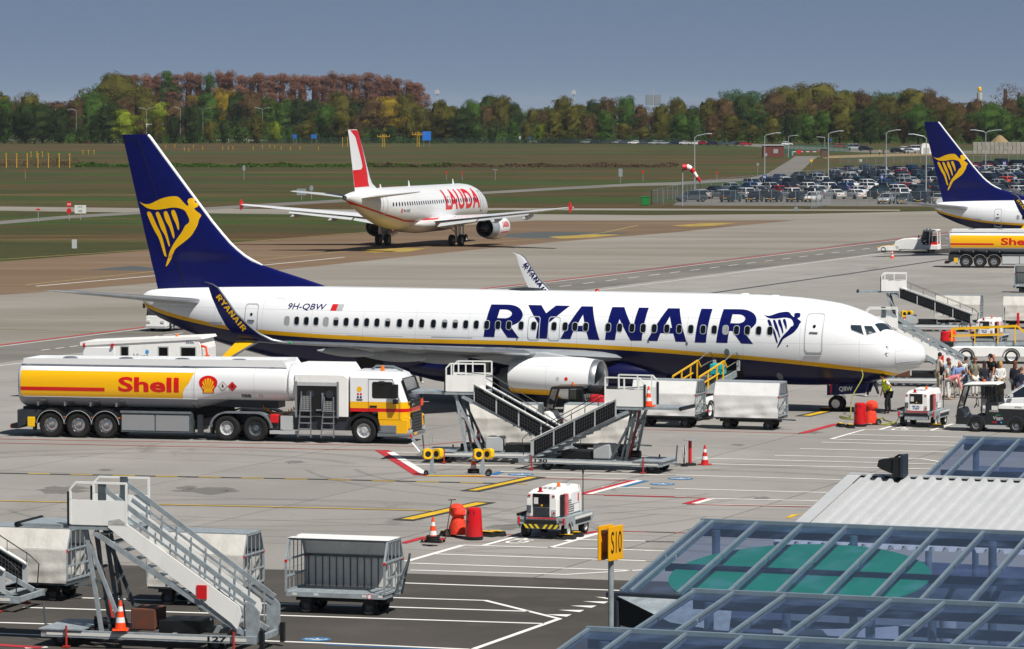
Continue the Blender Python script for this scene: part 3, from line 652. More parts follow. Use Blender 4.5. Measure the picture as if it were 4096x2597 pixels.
        for a, h in RYA:
            V, Fc = conform(lambda u, v: tuple(P0+(P1-P0)*u+up*v), a, h, 9, 9)
            mb.add([(x, s*(interp([(3.6, 17.62), (3.95, 17.80), (4.25, 17.84), (4.8, 17.88), (5.45, 17.93), (5.9, 17.97)], z)-.05), z) for x, y, z in V], Fc)
        mb.build('lettering', navy, wl, norm=False)
    # engine
    ey = 4.83*s
    def nac(X0, prof, name, mt, n=32, flat=True, cap=(False, False)):
        b = MB(); R = []
        for x, r in prof:
            ring = []
            for k in range(n):
                a = 2*pi*k/n; rr = r
                yy, zz = rr*math.cos(a)*1.02, rr*math.sin(a)
                if flat and zz < 0: zz *= .9
                ring.append((x, ey+yy, 1.42+zz+.02*(x-13)))
            R.append(ring)
        b.loft(R, cap=cap); return b.build(name, mt, root, smooth=True)
    en = empty('engine', (0, 0, 0)); en.parent = root
    k0 = root; root = en
    # nacelle skins (closed outside + inside)
    o = nac(0, [(13.62, .93), (14.2, .985), (15.2, .985), (16.2, .93), (17.0, .85), (17.45, .79), (17.44, .74), (16.6, .78)], 'cowl', livery_eng)
    set_band(o, lambda x, y, z: z-.98-(x-14)*.02 if x > 14.6 else 2)
    nac(0, [(13.75, .83), (13.5, .82), (13.38, .845), (13.34, .875), (13.38, .91), (13.62, .935)], 'inlet_lip', alu)
    nac(0, [(13.75, .83), (14.1, .80), (14.5, .79)], 'inlet_duct', mgrey)
    b = MB(); b.lathe([(14.38, .005), (14.42, .785)], (0, ey, 1.42), 'x', 32)
    f = b.build('fan', dark, root)
    b = MB(); b.lathe([(13.98, .01), (14.1, .1), (14.3, .2), (14.42, .22)], (0, ey, 1.42), 'x', 16); b.build('spinner', dgrey, f, smooth=True)
    for k in range(18):
        a = 2*pi*k/18; d = Vector((0, math.cos(a), math.sin(a))); e = Vector((0, -math.sin(a), math.cos(a)))
        b = MB(); c0 = Vector((14.3, ey, 1.42)); v = [c0+d*.2-e*.05, c0+d*.2+e*.05+Vector((.08, 0, 0)), c0+d*.78+e*.12+Vector((.02, 0, 0)), c0+d*.78-e*.1-Vector((.04, 0, 0))]
        b.add(v, [(0, 1, 2, 3)]); b.build('blade', mgrey, f)
    b = MB(); b.lathe([(16.6, .62), (17.3, .58), (18.0, .42), (18.02, .36), (17.4, .34)], (0, ey, 1.45), 'x', 24); b.build('exhaust_nozzle', galvd, root, smooth=True)
    b = MB(); b.lathe([(17.4, .33), (18.0, .24), (18.5, .02)], (0, ey, 1.45), 'x', 20); b.build('exhaust_cone', galvd, root, smooth=True)
    b = MB(); b.prism([(14.3, 2.38), (16.0, 2.62), (18.4, 2.5), (19.6, 2.32), (17.6, 2.0), (15.4, 2.1)], ey-.17, ey+.17); b.build('pylon', lgrey, root, bevel=.06)
    b = MB(); b.flat([(14.55, 1.45), (15.35, 1.5), (15.3, 1.72), (14.6, 1.7)], lambda u, v: (u, ey+s*.0, v)); 
    for sx in (14.55, 14.95):
        b = MB(); rr = rrect(sx, sx+.16, 1.45, 1.61, .07, 3)
        V = [(x, ey+s*(math.sqrt(max(0, .99**2-((z-1.42))**2))+.02), z) for x, z in rr]; b.add(V, [tuple(range(len(V)))]); b.build('placard', redp if sx < 14.7 else lgrey, root)
    root = k0
livery_eng = livery_mat('cowl_white_yellow_navy', '#eceef0', '#f0b400', '#0b1150', .25)
def make_737():
    root = empty('airliner', (0, 0, 0))
    xs = [0, .05, .1, .2, .35, .5, .7, .9, 1.1, 1.3, 1.48, 1.65, 1.81, 2.1, 2.45, 2.8, 3.15, 3.5, 3.89, 4.3, 4.78, 5.2, 5.71, 6.5, 7.2, 8, 9, 10, 11.5, 13, 15, 17, 19, 21, 23, 25, 26, 27, 28, 29, 30, 31, 32, 33, 34, 35, 35.8, 36.6, 37.2, 37.6, 37.8, 37.95, 38.02]
    xs2 = []
    for a, c in zip(xs, xs[1:]):
        k = max(1, int((c-a)/.5)); xs2 += [a+(c-a)*i/k for i in range(k)]
    xs2.append(38.02)
    fu = F7.mesh(xs2, 72).build('fuselage', liv7, root, smooth=True, ang=70)
    set_band(fu, lambda x, y, z: z-pchip(STRIPE, x))
    S = lambda off: (lambda u, v: F7.surf(u, v, off))
    # belly fairing
    R = []
    for x, r in ((11.6, .05), (12.4, .4), (13.4, .75), (14.5, .88), (19, .9), (21.5, .8), (23, .45), (24, .05)):
        R.append([(x, (1.1+r*1.0)*math.cos(2*pi*k/24), 1.55+(.45+r*.5)*math.sin(2*pi*k/24)) for k in range(24)])
    b = MB(); b.loft(R); wf = b.build('belly_fairing', liv7, fu, smooth=True); set_band(wf, lambda x, y, z: z-2.3)
    # radome seam
    b = MB()
    pts = [F7.surf(1.1, z, .006) for z in [1.85+.1*k for k in range(16)]]; b.tube(pts, .006, 5)
    b.build('radome_seam', lgrey, fu)
    for z0, z1 in ((2.78, 2.82), (2.28, 2.37), (1.95, 2.05)):
        b = MB(); b.tube([F7.surf(x, z0+(z1-z0)*(1-x), .006) for x in (1.05, .8, .5, .25)], .007, 5); b.build('lightning_strip', lgrey, fu)
    # cabin windows
    wx = [29.86,29.35,28.85,28.35,27.85,27.34,26.83,26.32,25.81,25.3,24.77,24.19,23.62,23.09,22.52,21.97,21.45,20.94,20.43,19.92,19.38,18.85,18.26,17.65,16.68,16.15,15.68,15.17,14.11,13.56,12.98,12.45,11.93,11.34,10.76,10.22,9.65,9.13,8.61,8.1,7.6,7.08,6.56]
    for i, x in enumerate(wx):
        P = rrect(x-.145, x+.145, 3.38, 3.80, .12, 4); Q = ring_outline(P, .026)
        n = len(P); m = MB()
        m.add([F7.surf(u, v, .018) for u, v in P]+[F7.surf(u, v, .022) for u, v in Q], [(k, (k+1) % n, n+(k+1) % n, n+k) for k in range(n)], 0)
        m.add([F7.surf(u, v, .012) for u, v in Q], [tuple(range(n))], 1)
        bl = i in (0, 4, 38); hb = i in (5, 10, 15, 16)
        if hb:
            Q2 = [(u, v) for u, v in Q if v > 3.63]; m.add([F7.surf(u, v, .015) for u, v in Q2], [tuple(range(len(Q2)))], 2)
        m.build('cabin_window', [lgrey, blindw if bl else winglass, blindw], fu, norm=False)
    # doors: outline, panel, handle
    def door(x0, x1, z0, z1, r, name, wd=.045, handle=True):
        P = rrect(x0, x1, z0, z1, r, 5); Q = ring_outline(P, wd); n = len(P)
        def dense(L):
            out = []
            for k in range(len(L)):
                a, c = L[k], L[(k+1) % len(L)]; q = max(1, int(math.hypot(c[0]-a[0], c[1]-a[1])/.15))
                out += [(a[0]+(c[0]-a[0])*t/q, a[1]+(c[1]-a[1])*t/q) for t in range(q)]
            return out
        P = dense(P); Q = ring_outline(P, wd); n = len(P); m = MB()
        m.add([F7.surf(u, v, .010) for u, v in P]+[F7.surf(u, v, .014) for u, v in Q], [(k, (k+1) % n, n+(k+1) % n, n+k) for k in range(n)])
        d = m.build(name, lgrey, fu, norm=False)
        if handle:
            cx = (x0+x1)/2; zz = z0+.52*(z1-z0)
            m = MB(); m.tube([F7.surf(cx+.3*k, zz+.01*k, .03) for k in (-.6, -.2, .2, .6)], .03, 6); m.build('door_handle', mgrey, d)
            P = [(cx+.07*math.cos(k*pi/6), zz+.27+.07*math.sin(k*pi/6)) for k in range(12)]
            m = MB(); m.add([F7.surf(u, v, .016) for u, v in P], [tuple(range(12))]); m.build('door_window', winglass, d, norm=False)
            m = MB(); m.tube([F7.surf(x0+.04+(x1-x0-.08)*k/4, z0-.01, .05) for k in range(5)], .035, 6); m.build('door_sill', mgrey, d)
        return d
    door(4.18, 5.0, 2.64, 4.38, .16, 'service_door'); door(31.42, 32.14, 2.72, 4.33, .16, 'rear_service_door')
    door(17.36, 17.94, 2.95, 4.02, .13, 'overwing_exit', .035, False); door(16.39, 16.97, 2.95, 4.02, .13, 'overwing_exit', .035, False)
    # open front hold door: dark opening
    m = MB(); V, Fc = conform(S(.008), rrect(7.95, 9.2, 1.42, 2.15, .1, 3), None, .1, .3); m.add(V, Fc); m.build('front_hold_opening', dark, fu, norm=False)
    m = MB(); V, Fc = conform(S(.008), rrect(25.2, 26.5, 1.5, 2.35, .12, 3), None, .1, .3); m.add(V, Fc); m.build('rear_hold_opening', dark, fu, norm=False)
    # cockpit windows
    for W3 in ([(3.05,3.91),(2.6,3.89),(2.41,3.45),(2.97,3.66),(3.04,3.78)], [(2.52,3.87),(2.19,3.86),(1.92,3.54),(2.32,3.44)]):
        P = []
        for k in range(len(W3)):
            a, c = W3[k], W3[(k+1) % len(W3)]; P += [(a[0]+(c[0]-a[0])*t/4, a[1]+(c[1]-a[1])*t/4) for t in range(4)]
        Q = ring_outline(P, .04); n = len(P); m = MB()
        m.add([F7.surf(u, v, .01) for u, v in P]+[F7.surf(u, v, .02) for u, v in Q], [(k, (k+1) % n, n+(k+1) % n, n+k) for k in range(n)], 0)
        V, Fc = conform(S(.014), Q, None, .1, .15); m.add(V, Fc, 1); m.build('cockpit_window', [lgrey, ckglass], fu, norm=False)
    def wsf(u, v):
        # windscreen pane: u centre post to side post, v bottom to top
        x = (1.50+.32*u)*(1-v)+(1.80+.32*u)*v; y = (.05+.83*u)*(1-v)+(.05+.67*u)*v
        c, hh, hw = F7.zc(x); return (x, y, c+hh*math.sqrt(max(0, 1-(y/hw)**2))+.014)
    for sg in (1, -1):
        m = MB(); g = [(lambda p: (p[0], sg*p[1], p[2]))(wsf(i/5, j/3)) for j in range(4) for i in range(6)]
        m.add(g, [(j*6+i, j*6+i+1, j*6+i+7, j*6+i+6) for j in range(3) for i in range(5)]); m.build('windscreen', ckglass, fu)
    # fin and rudder
    tz = [(4.7, 28.9, 37.25), (5.15, 28.72, 37.37), (5.45, 29.75, 37.43), (5.8, 31.0, 37.53), (6.04, 31.8, 37.6), (6.25, 32.3, 37.65), (6.46, 32.7, 37.7), (6.75, 33.1, 37.77), (7.05, 33.45, 37.85), (7.5, 33.88, 37.97), (8.05, 34.38, 38.1), (9.5, 35.57, 38.47), (11.06, 36.84, 38.85), (11.95, 37.55, 39.08), (12.08, 37.68, 39.11), (12.12, 37.75, 39.1)]
    R = []
    for z, a, c in tz:
        ch = c-a; R.append([(a+u, wv, z) for u, wv in [(u, v*(1.0 if z > 6.5 else .8)) for u, v in airfoil(ch, .085 if z > 6.4 else .05, 15)]])
    b = MB(); b.loft(R); fin = b.build('fin', navy, root, smooth=True, ang=60)
    b = MB(); le = [(a, z) for z, a, c in tz if 6.0 < z < 12.1]; le.append((37.7, 12.1))
    b.tube([(a-.02+.09, 0, z) for a, z in le], [.04]+[.075]*(len(le)-2)+[.05], 10); b.build('fin_leading_edge', white, fin, smooth=True)
    def finy(x, z):
        a = interp([(t[0], t[1]) for t in tz], z); c = interp([(t[0], t[2]) for t in tz], z); t = max(0, min(1, (x-a)/(c-a)))
        return 5*(.085 if z > 6.4 else .05)*(.2969*math.sqrt(t)-.126*t-.3516*t*t+.2843*t**3-.1036*t**4)*(c-a)
    FS = lambda off: (lambda u, v: (u, finy(u, v)*.8+off, v))
    FS = lambda off: (lambda u, v: (u, finy(u, v)+off, v))
    em = MB()
    for L in HARP:
        V, Fc = conform(FS(.012), catmull([(38.22-3.26*u, 5.92+3.31*v) for u, v in L], 3), None, .3, .3); em.add(V, Fc)
    em.build('harp_emblem', yellow, fin, norm=False)
    b = MB(); b.tube([(x, finy(x, z)+.004, z) for x, z in ((38.23, 11.89), (37.2, 9), (36.4, 6.4), (35.83, 4.95))], .012, 4); b.tube([(39.05, .02, 11.88), (38.6, finy(38.6, 11.88), 11.88), (38.23, finy(38.2, 11.9), 11.89), (38.26, finy(38.2, 11.6), 11.63), (38.5, finy(38.5, 11.5), 11.52)], .012, 4)
    b.build('rudder_seam', dark, fin)
    # stabilisers
    for s in (1, -1):
        secs = [(34.6, .45*s, 4.3, 3.25, .1), (35.0, 1.2*s, 4.4, 2.95, .1), (37.2, 4.2*s, 4.74, 1.95, .09), (38.6, 6.6*s, 5.0, 1.05, .09), (38.95, 7.1*s, 5.05, .6, .08)]
        b = MB(); b.loft(wing_rings(secs, 11)); o = b.build('stabiliser', mgrey if 0 else lgrey, root, smooth=True)
        b = MB(); b.tube([(x+.03, y, z) for x, y, z, c, t in secs], [.12, .12, .085, .05, .03], 8); b.build('leading_edge', alu, o, smooth=True)
    for s in (1, -1): wing737(root, s)
    # titles
    lt = MB()
    for a, h in RYA:
        f = lambda L: [(20.06-12.74*u, 3.03+1.47*v) for u, v in L]
        V, Fc = conform(S(.006), f(a), f(h) if h else None, .15, 1); lt.add(V, Fc)
    lt.build('title_lettering', navy, fu, norm=False)
    em = MB()
    for L in HARP:
        V, Fc = conform(S(.006), catmull([(6.95-1.74*u, 2.86+1.56*v) for u, v in L], 3), None, .15, .5); em.add(V, Fc)
    em.build('harp_emblem', navy, fu, norm=False)
    text_on('9H-QBW', S(.006), navy, fu, 29.9, 27.95, 4.06, 4.38, 'registration', .015, .15)
    m = MB(); V, Fc = conform(S(.006), [(27.72, 4.08), (27.42, 4.08), (27.38, 4.38), (27.66, 4.38)], None, .15, .4); m.add(V, Fc); m.build('flag_red_half', redp, fu, norm=False)
    m = MB(); V, Fc = conform(S(.005), [(27.42, 4.08), (27.12, 4.08), (27.06, 4.38), (27.38, 4.38)], None, .15, .4); m.add(V, Fc); m.build('flag_white_half', lgrey, fu, norm=False)
    # hatches, static ports, placards
    for x, z, r in ((5.75, 2.95, .035), (8.55, 2.62, .12), (10.4, 2.95, .06), (6.3, 1.55, .14), (18.45, 2.98, .04), (12.2, 3.0, .05)):
        m = MB(); V, Fc = conform(S(.007), [(x+r*math.cos(2*pi*k/14), z+1.25*r*math.sin(2*pi*k/14)) for k in range(14)], None, .3, .5); m.add(V, Fc); m.build('access_port', mgrey, fu, norm=False)
    for x0, x1, z0, z1 in ((20.6, 22.6, 2.98, 3.02), (30.1, 30.6, 4.55, 4.57), (3.1, 3.9, 4.42, 4.44), (33.4, 34.1, 3.28, 3.42), (24.0, 26.8, 2.98, 2.995)):
        m = MB(); V, Fc = conform(S(.006), [(x1, z0), (x0, z0), (x0, z1), (x1, z1)], None, .3, .5); m.add(V, Fc); m.build('skin_marking', lgrey, fu, norm=False)
    # probes, beacons, antennas
    for z in (2.98, 2.69):
        p = Vector(F7.surf(1.46, z, 0)); m = MB(); m.bar(p, p+Vector((0, .05, 0)), .06, .025); m.cyl(p+Vector((.03, .05, 0)), p+Vector((-.12, .055, 0)), .012, n=6); m.build('pitot_probe', alu, fu)
    m = MB(); m.lathe([(0, .12), (.05, .1), (.1, .04), (.11, .005)], (15.3, 0, 5.11), 'z', 12); m.build('beacon', redlens, fu, smooth=True)
    m = MB(); R = [[(x, .0+.35*wd*math.cos(2*pi*k/14), 5.08+.16*wd*max(-.2, math.sin(2*pi*k/14))) for k in range(14)] for x, wd in ((17.6, .1), (18.1, .8), (18.8, 1), (19.4, .6), (19.7, .1))]; m.loft(R); m.build('satcom_hump', dgrey, fu, smooth=True)
    for x in (8.3, 6.9):
        m = MB(); m.lathe([(0, .22), (.05, .18), (.07, .02)], (x, 0, interp(F7.t, x)-.02), 'z', 12); m.build('antenna', white, fu)
    for x, z in ((34.9, 5.0), (35.2, 4.9), (35.1, 5.12)): pass
    # nose gear
    ng = empty('nose_gear', (4.01, 0, 0)); ng.parent = root
    for y in (-.2, .2): wheel_part(ng, 'wheel', (0, y, .343), .343, .2, white)
    m = MB(); m.cyl((0, -.25, .343), (0, .25, .343), .06); m.cyl((0, 0, .3), (.05, 0, 1.4), .075); m.bar((.05, 0, .55), (.55, 0, 1.3), .07); m.bar((-.05, .05, .45), (-.4, .05, .62), .03); m.bar((-.4, .05, .62), (-.05, .05, .9), .03)
    m.build('strut', galv, ng, smooth=True)
    for y in (-.42, .42):
        m = MB(); m.prism([(-1.55, 1.28), (.35, 1.16), (.35, .72), (-1.4, .86)], y-.02, y+.02); d = m.build('gear_door', navy, ng)
        if y > 0: text('QBW', white, d, (-.2, y+.03, .88), (-.62, 0, 0.03), (0, 0, .24), 'lettering', .03)
        m = MB(); m.prism([(.12, 1.2), (.22, 1.2), (.2, .8), (.13, .8)], y-.025, y+.025); m.build('red_band', redp, ng)
    for s in (1, -1):
        mg = empty('main_gear', (19.6, 2.86*s, 0)); mg.parent = root
        for y in (-.43, .43): wheel_part(mg, 'wheel', (0, y, .56), .56, .4, lgrey)
        m = MB(); m.cyl((0, -.5, .56), (0, .5, .56), .09); m.cyl((0, 0, .56), (-.1, 0, 2.3), .13); m.bar((-.05, 0, 1.2), (-.1, -1.5*s, 1.9), .1); m.build('strut', lgrey, mg, smooth=True)
    return root
p737 = make_737()
p737.location = (18.109, 172.909, 0); p737.rotation_euler = (0, 0, pi-.3681)
tag(p737, 'white, yellow and navy airliner parked across the apron, nose to the right', 'airplane', 'harp tailed airliners')
p737b = copy_tree(p737, (73.64, 344.86, 0), pi-.3828, 'harp tailed airliner behind the second tanker, only its tail in view at the right edge', 'harp tailed airliners')
# ---------------- taxiing red and white airliner ----------------
FA = Fus([(0,3.05),(.05,3.3),(.2,3.6),(.6,4.0),(1.2,4.35),(1.8,4.75),(2.6,5.2),(3.6,5.55),(4.8,5.77),(6.5,5.87),(26,5.87),(30,5.82),(33,5.75),(35.5,5.6),(37,5.42),(37.57,5.3)],
 [(0,3.0),(.05,2.75),(.3,2.4),(.9,2.08),(1.8,1.86),(3,1.76),(4.5,1.73),(23.5,1.73),(25,1.8),(27,2.05),(30,2.65),(33,3.5),(35.5,4.3),(37,4.75),(37.57,4.85)],
 [(0,.03),(.05,.25),(.3,.62),(.9,1.05),(1.8,1.45),(3,1.75),(4.5,1.92),(6,1.975),(25,1.975),(27,1.87),(30,1.5),(33,1.0),(35.5,.58),(37,.3),(37.57,.22)])
redl = mat('signal_red_paint', '#d8101e', .35, coat=.3, var=.04)
livA = livery_mat('airliner_white_red_line', '#e0e2e4', '#c8141c', '#d8d7d5', .17)
def make_a320():
    root = empty('taxiing_airliner', (0, 0, 0))
    xs = [0, .05, .2, .4, .6, .9, 1.2, 1.8, 2.6, 3.6, 4.8, 6.5]+[8+i*1.2 for i in range(15)]+[26, 27, 28, 29, 30, 31, 32, 33, 34, 35, 35.5, 36, 36.5, 37, 37.57]
    fu = FA.mesh(xs, 56).build('fuselage', livA, root, smooth=True, ang=70)
    band = [(0, 1.9), (22, 2.55), (26, 2.75), (30, 3.4), (34, 4.2), (37.5, 4.9)]
    set_band(fu, lambda x, y, z: z-interp(band, x) if x > 15 else 2)
    S = lambda off: (lambda u, v: FA.surf(u, v, off))
    m = MB(); m.lathe([(0, .22), (.12, .21), (.14, .15), (.02, .14), (.0, .02)], (37.55, 0, 5.08), 'x', 16); m.build('apu_exhaust', dgrey, fu, smooth=True)
    for i in range(38):
        x = 6.2+i*.62
        P = rrect(x-.13, x+.13, 4.12, 4.5, .11, 3); m = MB(); m.add([FA.surf(u, v, .012) for u, v in P], [tuple(range(len(P)))]); m.build('cabin_window', winglass, fu, norm=False)
    for x0, x1, z0, z1, nm in ((4.6, 5.4, 3.2, 5.1, 'front_door'), (30.2, 31.0, 3.35, 5.2, 'rear_door'), (14.2, 14.75, 3.7, 4.75, 'overwing_exit'), (15.1, 15.65, 3.7, 4.75, 'overwing_exit')):
        m = MB(); pts = [(x0, z0), (x1, z0), (x1, z1), (x0, z1), (x0, z0)]
        for a, c in zip(pts, pts[1:]): m.tube([FA.surf(a[0]+(c[0]-a[0])*k/6, a[1]+(c[1]-a[1])*k/6, .01) for k in range(7)], .022, 4)
        m.build(nm, mgrey, fu)
    text_on("LAUDA", S(.008), redl, fu, 15.6, 5.6, 3.45, 5.4, 'title_lettering', .035, .0, .2, 1.12)
    text_on('9H-IHD', S(.008), dgrey, fu, 27.0, 25.5, 3.5, 3.78, 'registration', .01)
    m = MB(); V, Fc = conform(S(.008), [(27.5, 3.5), (27.2, 3.5), (27.2, 3.85), (27.5, 3.85)]); m.add(V, Fc); m.build('flag', redl, fu, norm=False)
    # fin
    tz = [(5.4, 28.9, 34.9), (5.9, 29.6, 35.05), (6.3, 30.6, 35.2), (6.9, 31.2, 35.35), (8, 31.95, 35.65), (9.5, 32.95, 36.1), (10.7, 33.8, 36.45), (11.32, 34.3, 36.7), (11.38, 34.5, 36.65)]
    m = MB(); m.loft([[(a+u, wv, z) for u, wv in airfoil(c-a, .09, 13)] for z, a, c in tz]); fin = m.build('fin', white, root, smooth=True, ang=60)
    def finy(x, z):
        a = interp([(t[0], t[1]) for t in tz], z); c = interp([(t[0], t[2]) for t in tz], z); t = max(0, min(1, (x-a)/(c-a)))
        return 5*.09*(.2969*math.sqrt(t)-.126*t-.3516*t*t+.2843*t**3-.1036*t**4)*(c-a)
    LE = lambda z: interp([(t[0], t[1]) for t in tz], z); TE = lambda z: interp([(t[0], t[2]) for t in tz], z)
    P = [(TE(6.0)-.02, 6.0), (LE(6.0)+2.0, 6.05), (LE(6.3)+1.5, 6.5), (LE(7.0)+.9, 7.1), (LE(8)+.55, 8), (LE(9.5)+.3, 9.5), (LE(10.7)+.15, 10.7), (LE(11.3)+.1, 11.33), (TE(11.3)-.4, 11.33), (LE(10.7)+1.3, 10.7), (LE(9.5)+1.35, 9.5), (LE(8.4)+1.4, 8.4), (LE(7.8)+1.6, 7.9), (LE(7.6)+2.1, 7.65), (TE(7.6)-.02, 7.6)]
    m = MB(); V, Fc = conform(lambda u, v: (u, finy(u, v)+.012, v), P, None, .3, .5); m.add(V, Fc); m.build('fin_emblem', redl, fin, norm=False)
    m = MB(); m.add([(LE(11.3)+.2, -.05, 11.4), (TE(11.3)-.1, -.05, 11.4), (TE(11.3)-.1, .05, 11.4), (LE(11.3)+.2, .05, 11.4)], [(0, 1, 2, 3)]); m.build('fin_tip', redl, fin)
    for s in (1, -1):
        m = MB(); m.loft(wing_rings([(31.0, .7*s, 5.0, 4.0, .1), (32.4, 2.6*s, 5.22, 2.9, .09), (34.2, 6.2*s, 5.6, 1.5, .08)], 11)); m.build('stabiliser', lgrey, root, smooth=True)
        # wing
        secs = [(11.4, 1.0*s, 2.35, 7.6, .13), (12.6, 2.4*s, 2.5, 6.5, .13), (15.0, 6.4*s, 2.88, 3.85, .115), (18.0, 11.8*s, 3.42, 2.75, .11), (20.9, 16.8*s, 3.95, 1.55, .1)]
        m = MB(); m.loft(wing_rings(secs, 13)); wo = m.build('wing', white, root, smooth=True)
        for k, (a, c) in enumerate(((2.6, 6.3), (6.5, 12.3))):
            R = []
            for y in (a, c):
                x = interp([(abs(q[1]), q[0]) for q in secs], y); z = interp([(abs(q[1]), q[2]) for q in secs], y); ch = interp([(abs(q[1]), q[3]) for q in secs], y)
                A = airfoil(ch*.25, .12, 7); R.append([(x+ch*.86+u, s*y, z-.1+wv-u*.3) for u, wv in A])
            m = MB(); m.loft(R); m.build('flap', lgrey, wo, smooth=True)
        for y, x in ((4.3, 17.6), (8.4, 19.0), (11.9, 20.0)):
            R = []; z = interp([(abs(q[1]), q[2]) for q in secs], y)-.35
            for i in range(7):
                t = i/6; rr = .2*max(.06, math.sin(pi*(.1+t*.85)))
                R.append([(x-1.6+3.2*t, s*(y+rr*.7*math.cos(2*pi*k/8)), z-.25*t+rr*1.3*math.sin(2*pi*k/8)) for k in range(8)])
            m = MB(); m.loft(R); m.build('flap_track_fairing', lgrey, wo, smooth=True)
        m = MB(); m.prism([(21.5, 3.95), (22.2, 4.5), (22.4, 4.5), (22.45, 3.95), (22.4, 3.5), (22.2, 3.45)], s*16.86-.04, s*16.86+.04); m.build('wing_fence', redl, wo)
        # engine
        en = empty('engine', (0, 0, 0)); en.parent = root; ey, ez = 5.75*s, 1.72
        m = MB(); m.lathe([(10.7, 1.0), (10.5, 1.04), (10.55, 1.1), (11.2, 1.19), (12.6, 1.2), (13.6, 1.12)], (0, ey, ez), 'x', 32); c = m.build('cowl', white, en, smooth=True)
        m = MB(); m.lathe([(13.6, 1.125), (14.5, 1.0), (15.0, .9), (14.98, .85), (14.2, .9)], (0, ey, ez), 'x', 32); m.build('nozzle', galv, en, smooth=True)
        m = MB(); m.lathe([(14.2, .9), (14.25, .02)], (0, ey, ez), 'x', 24); m.build('exhaust', dark, en)
        m = MB(); m.lathe([(14.2, .5), (15.3, .42), (15.6, .2), (16.0, .02)], (0, ey, ez), 'x', 20); m.build('exhaust_cone', dgrey, en, smooth=True)
        m = MB(); m.lathe([(10.9, .98), (11.0, .02)], (0, ey, ez), 'x', 24); m.build('fan', dark, en)
        m = MB(); m.prism([(11.6, 2.8), (14.2, 3.0), (16.5, 2.75), (15.6, 2.35), (12.5, 2.6)], ey-.15, ey+.15); m.build('pylon', lgrey, en)
        fn = lambda u, v: (u, ey+math.sqrt(max(0, 1.2**2-(v-ez)**2))+.015, v)
        if s > 0: text_on('LAUDA', fn, redl, c, 12.9, 11.2, 1.75, 2.3, 'lettering', .04)
        m = MB(); V, Fc = conform(fn, [(13.4, 1.2), (11.2, 1.2), (11.2, 1.32), (13.4, 1.32)]); m.add(V, Fc); m.build('red_line', redl, c, norm=False)
        mg = empty('main_gear', (17.71, 3.795*s, 0)); mg.parent = root
        for y in (-.46, .46): wheel_part(mg, 'wheel', (0, y, .57), .57, .42, lgrey)
        m = MB(); m.cyl((0, -.5, .57), (0, .5, .57), .09); m.cyl((0, 0, .57), (-.05, -.1*s, 2.9), .13); m.bar((0, 0, 1.3), (-.1, -1.5*s, 2.4), .1); m.bar((.1, 0, 1.1), (.9, 0, 2.5), .07); m.build('strut', lgrey, mg, smooth=True)
        m = MB(); m.prism([(-.5, 2.6), (.45, 2.6), (.35, 1.1), (-.3, 1.1)], .32*s-.02, .32*s+.02); m.build('gear_door', white, mg)
    ng = empty('nose_gear', (5.07, 0, 0)); ng.parent = root
    for y in (-.25, .25): wheel_part(ng, 'wheel', (0, y, .38), .38, .22, lgrey)
    m = MB(); m.cyl((0, -.3, .38), (0, .3, .38), .05); m.cyl((0, 0, .38), (.1, 0, 1.9), .08); m.build('strut', lgrey, ng, smooth=True)
    for x, h in ((8.0, .5), (20.5, .55), (28.2, .35)):
        m = MB(); m.prism([(x-.15, 5.85), (x+.25, 5.85), (x+.3, 5.85+h), (x+.16, 5.85+h)], -.02, .02); m.build('antenna', white, fu)
    R = []
    for x, r in ((9.6, .05), (10.6, .5), (12, .85), (19, .95), (21.5, .7), (23, .05)):
        R.append([(x, (1.3+r*.85)*math.cos(2*pi*k/20), 2.25+(.45+r*.55)*math.sin(2*pi*k/20)) for k in range(20)])
    m = MB(); m.loft(R); o = m.build('belly_fairing', livA, fu, smooth=True); set_band(o, lambda x, y, z: z-2.75)
    return root
a320 = make_a320()
_d = Vector((math.sin(math.radians(19)), math.cos(math.radians(19)), 0)); _m = Vector((-8.98, 384.3, 0))
a320.location = _m+_d*17.71; a320.rotation_euler = (0, 0, math.atan2(-_d.y, -_d.x))
tag(a320, 'white airliner with red fin and wingtips taxiing away on the brown taxiway', 'airplane')
# ---------------- boarding stairs ----------------
pvcell = mat('solar_cell', '#07080c', .3, var=.2, vscale=4, spec=.3); pvline = mat('solar_grid_line', '#6a6e75', .5)
canvas = mat('weathered_canvas', '#e2dfd8', .8, var=.05, vscale=2, dirt=.4, bump=.6, bscale=2.2)
canvasw = mat('white_canvas', '#f2f2f1', .75, var=.02, vscale=2, dirt=.03, bump=.6, bscale=2.0)
for _c in (canvas, canvasw):
    t = _c.node_tree; b_ = t.nodes['Principled BSDF']; tl = t.nodes.new('ShaderNodeBsdfTranslucent'); tl.inputs[0].default_value = (.75, .76, .76, 1); mx = t.nodes.new('ShaderNodeMixShader'); mx.inputs[0].default_value = .18
    t.links.new(b_.outputs[0], mx.inputs[1]); t.links.new(tl.outputs[0], mx.inputs[2]); t.links.new(mx.outputs[0], t.nodes['Material Output'].inputs[0])
rust = mat('rusty_steel', '#6e3b24', .8, col2='#4a3a34', vscale=4)
hydr = mat('hydraulic_red', '#a8322a', .5)
stripe_y = mat('yellow_hazard', '#e2c818', .5)
def wheel_small(par, c, r=.21, w=.16, rim=None, name='wheel'):
    return wheel_part(par, name, c, r, w, rim or galvd, 18)
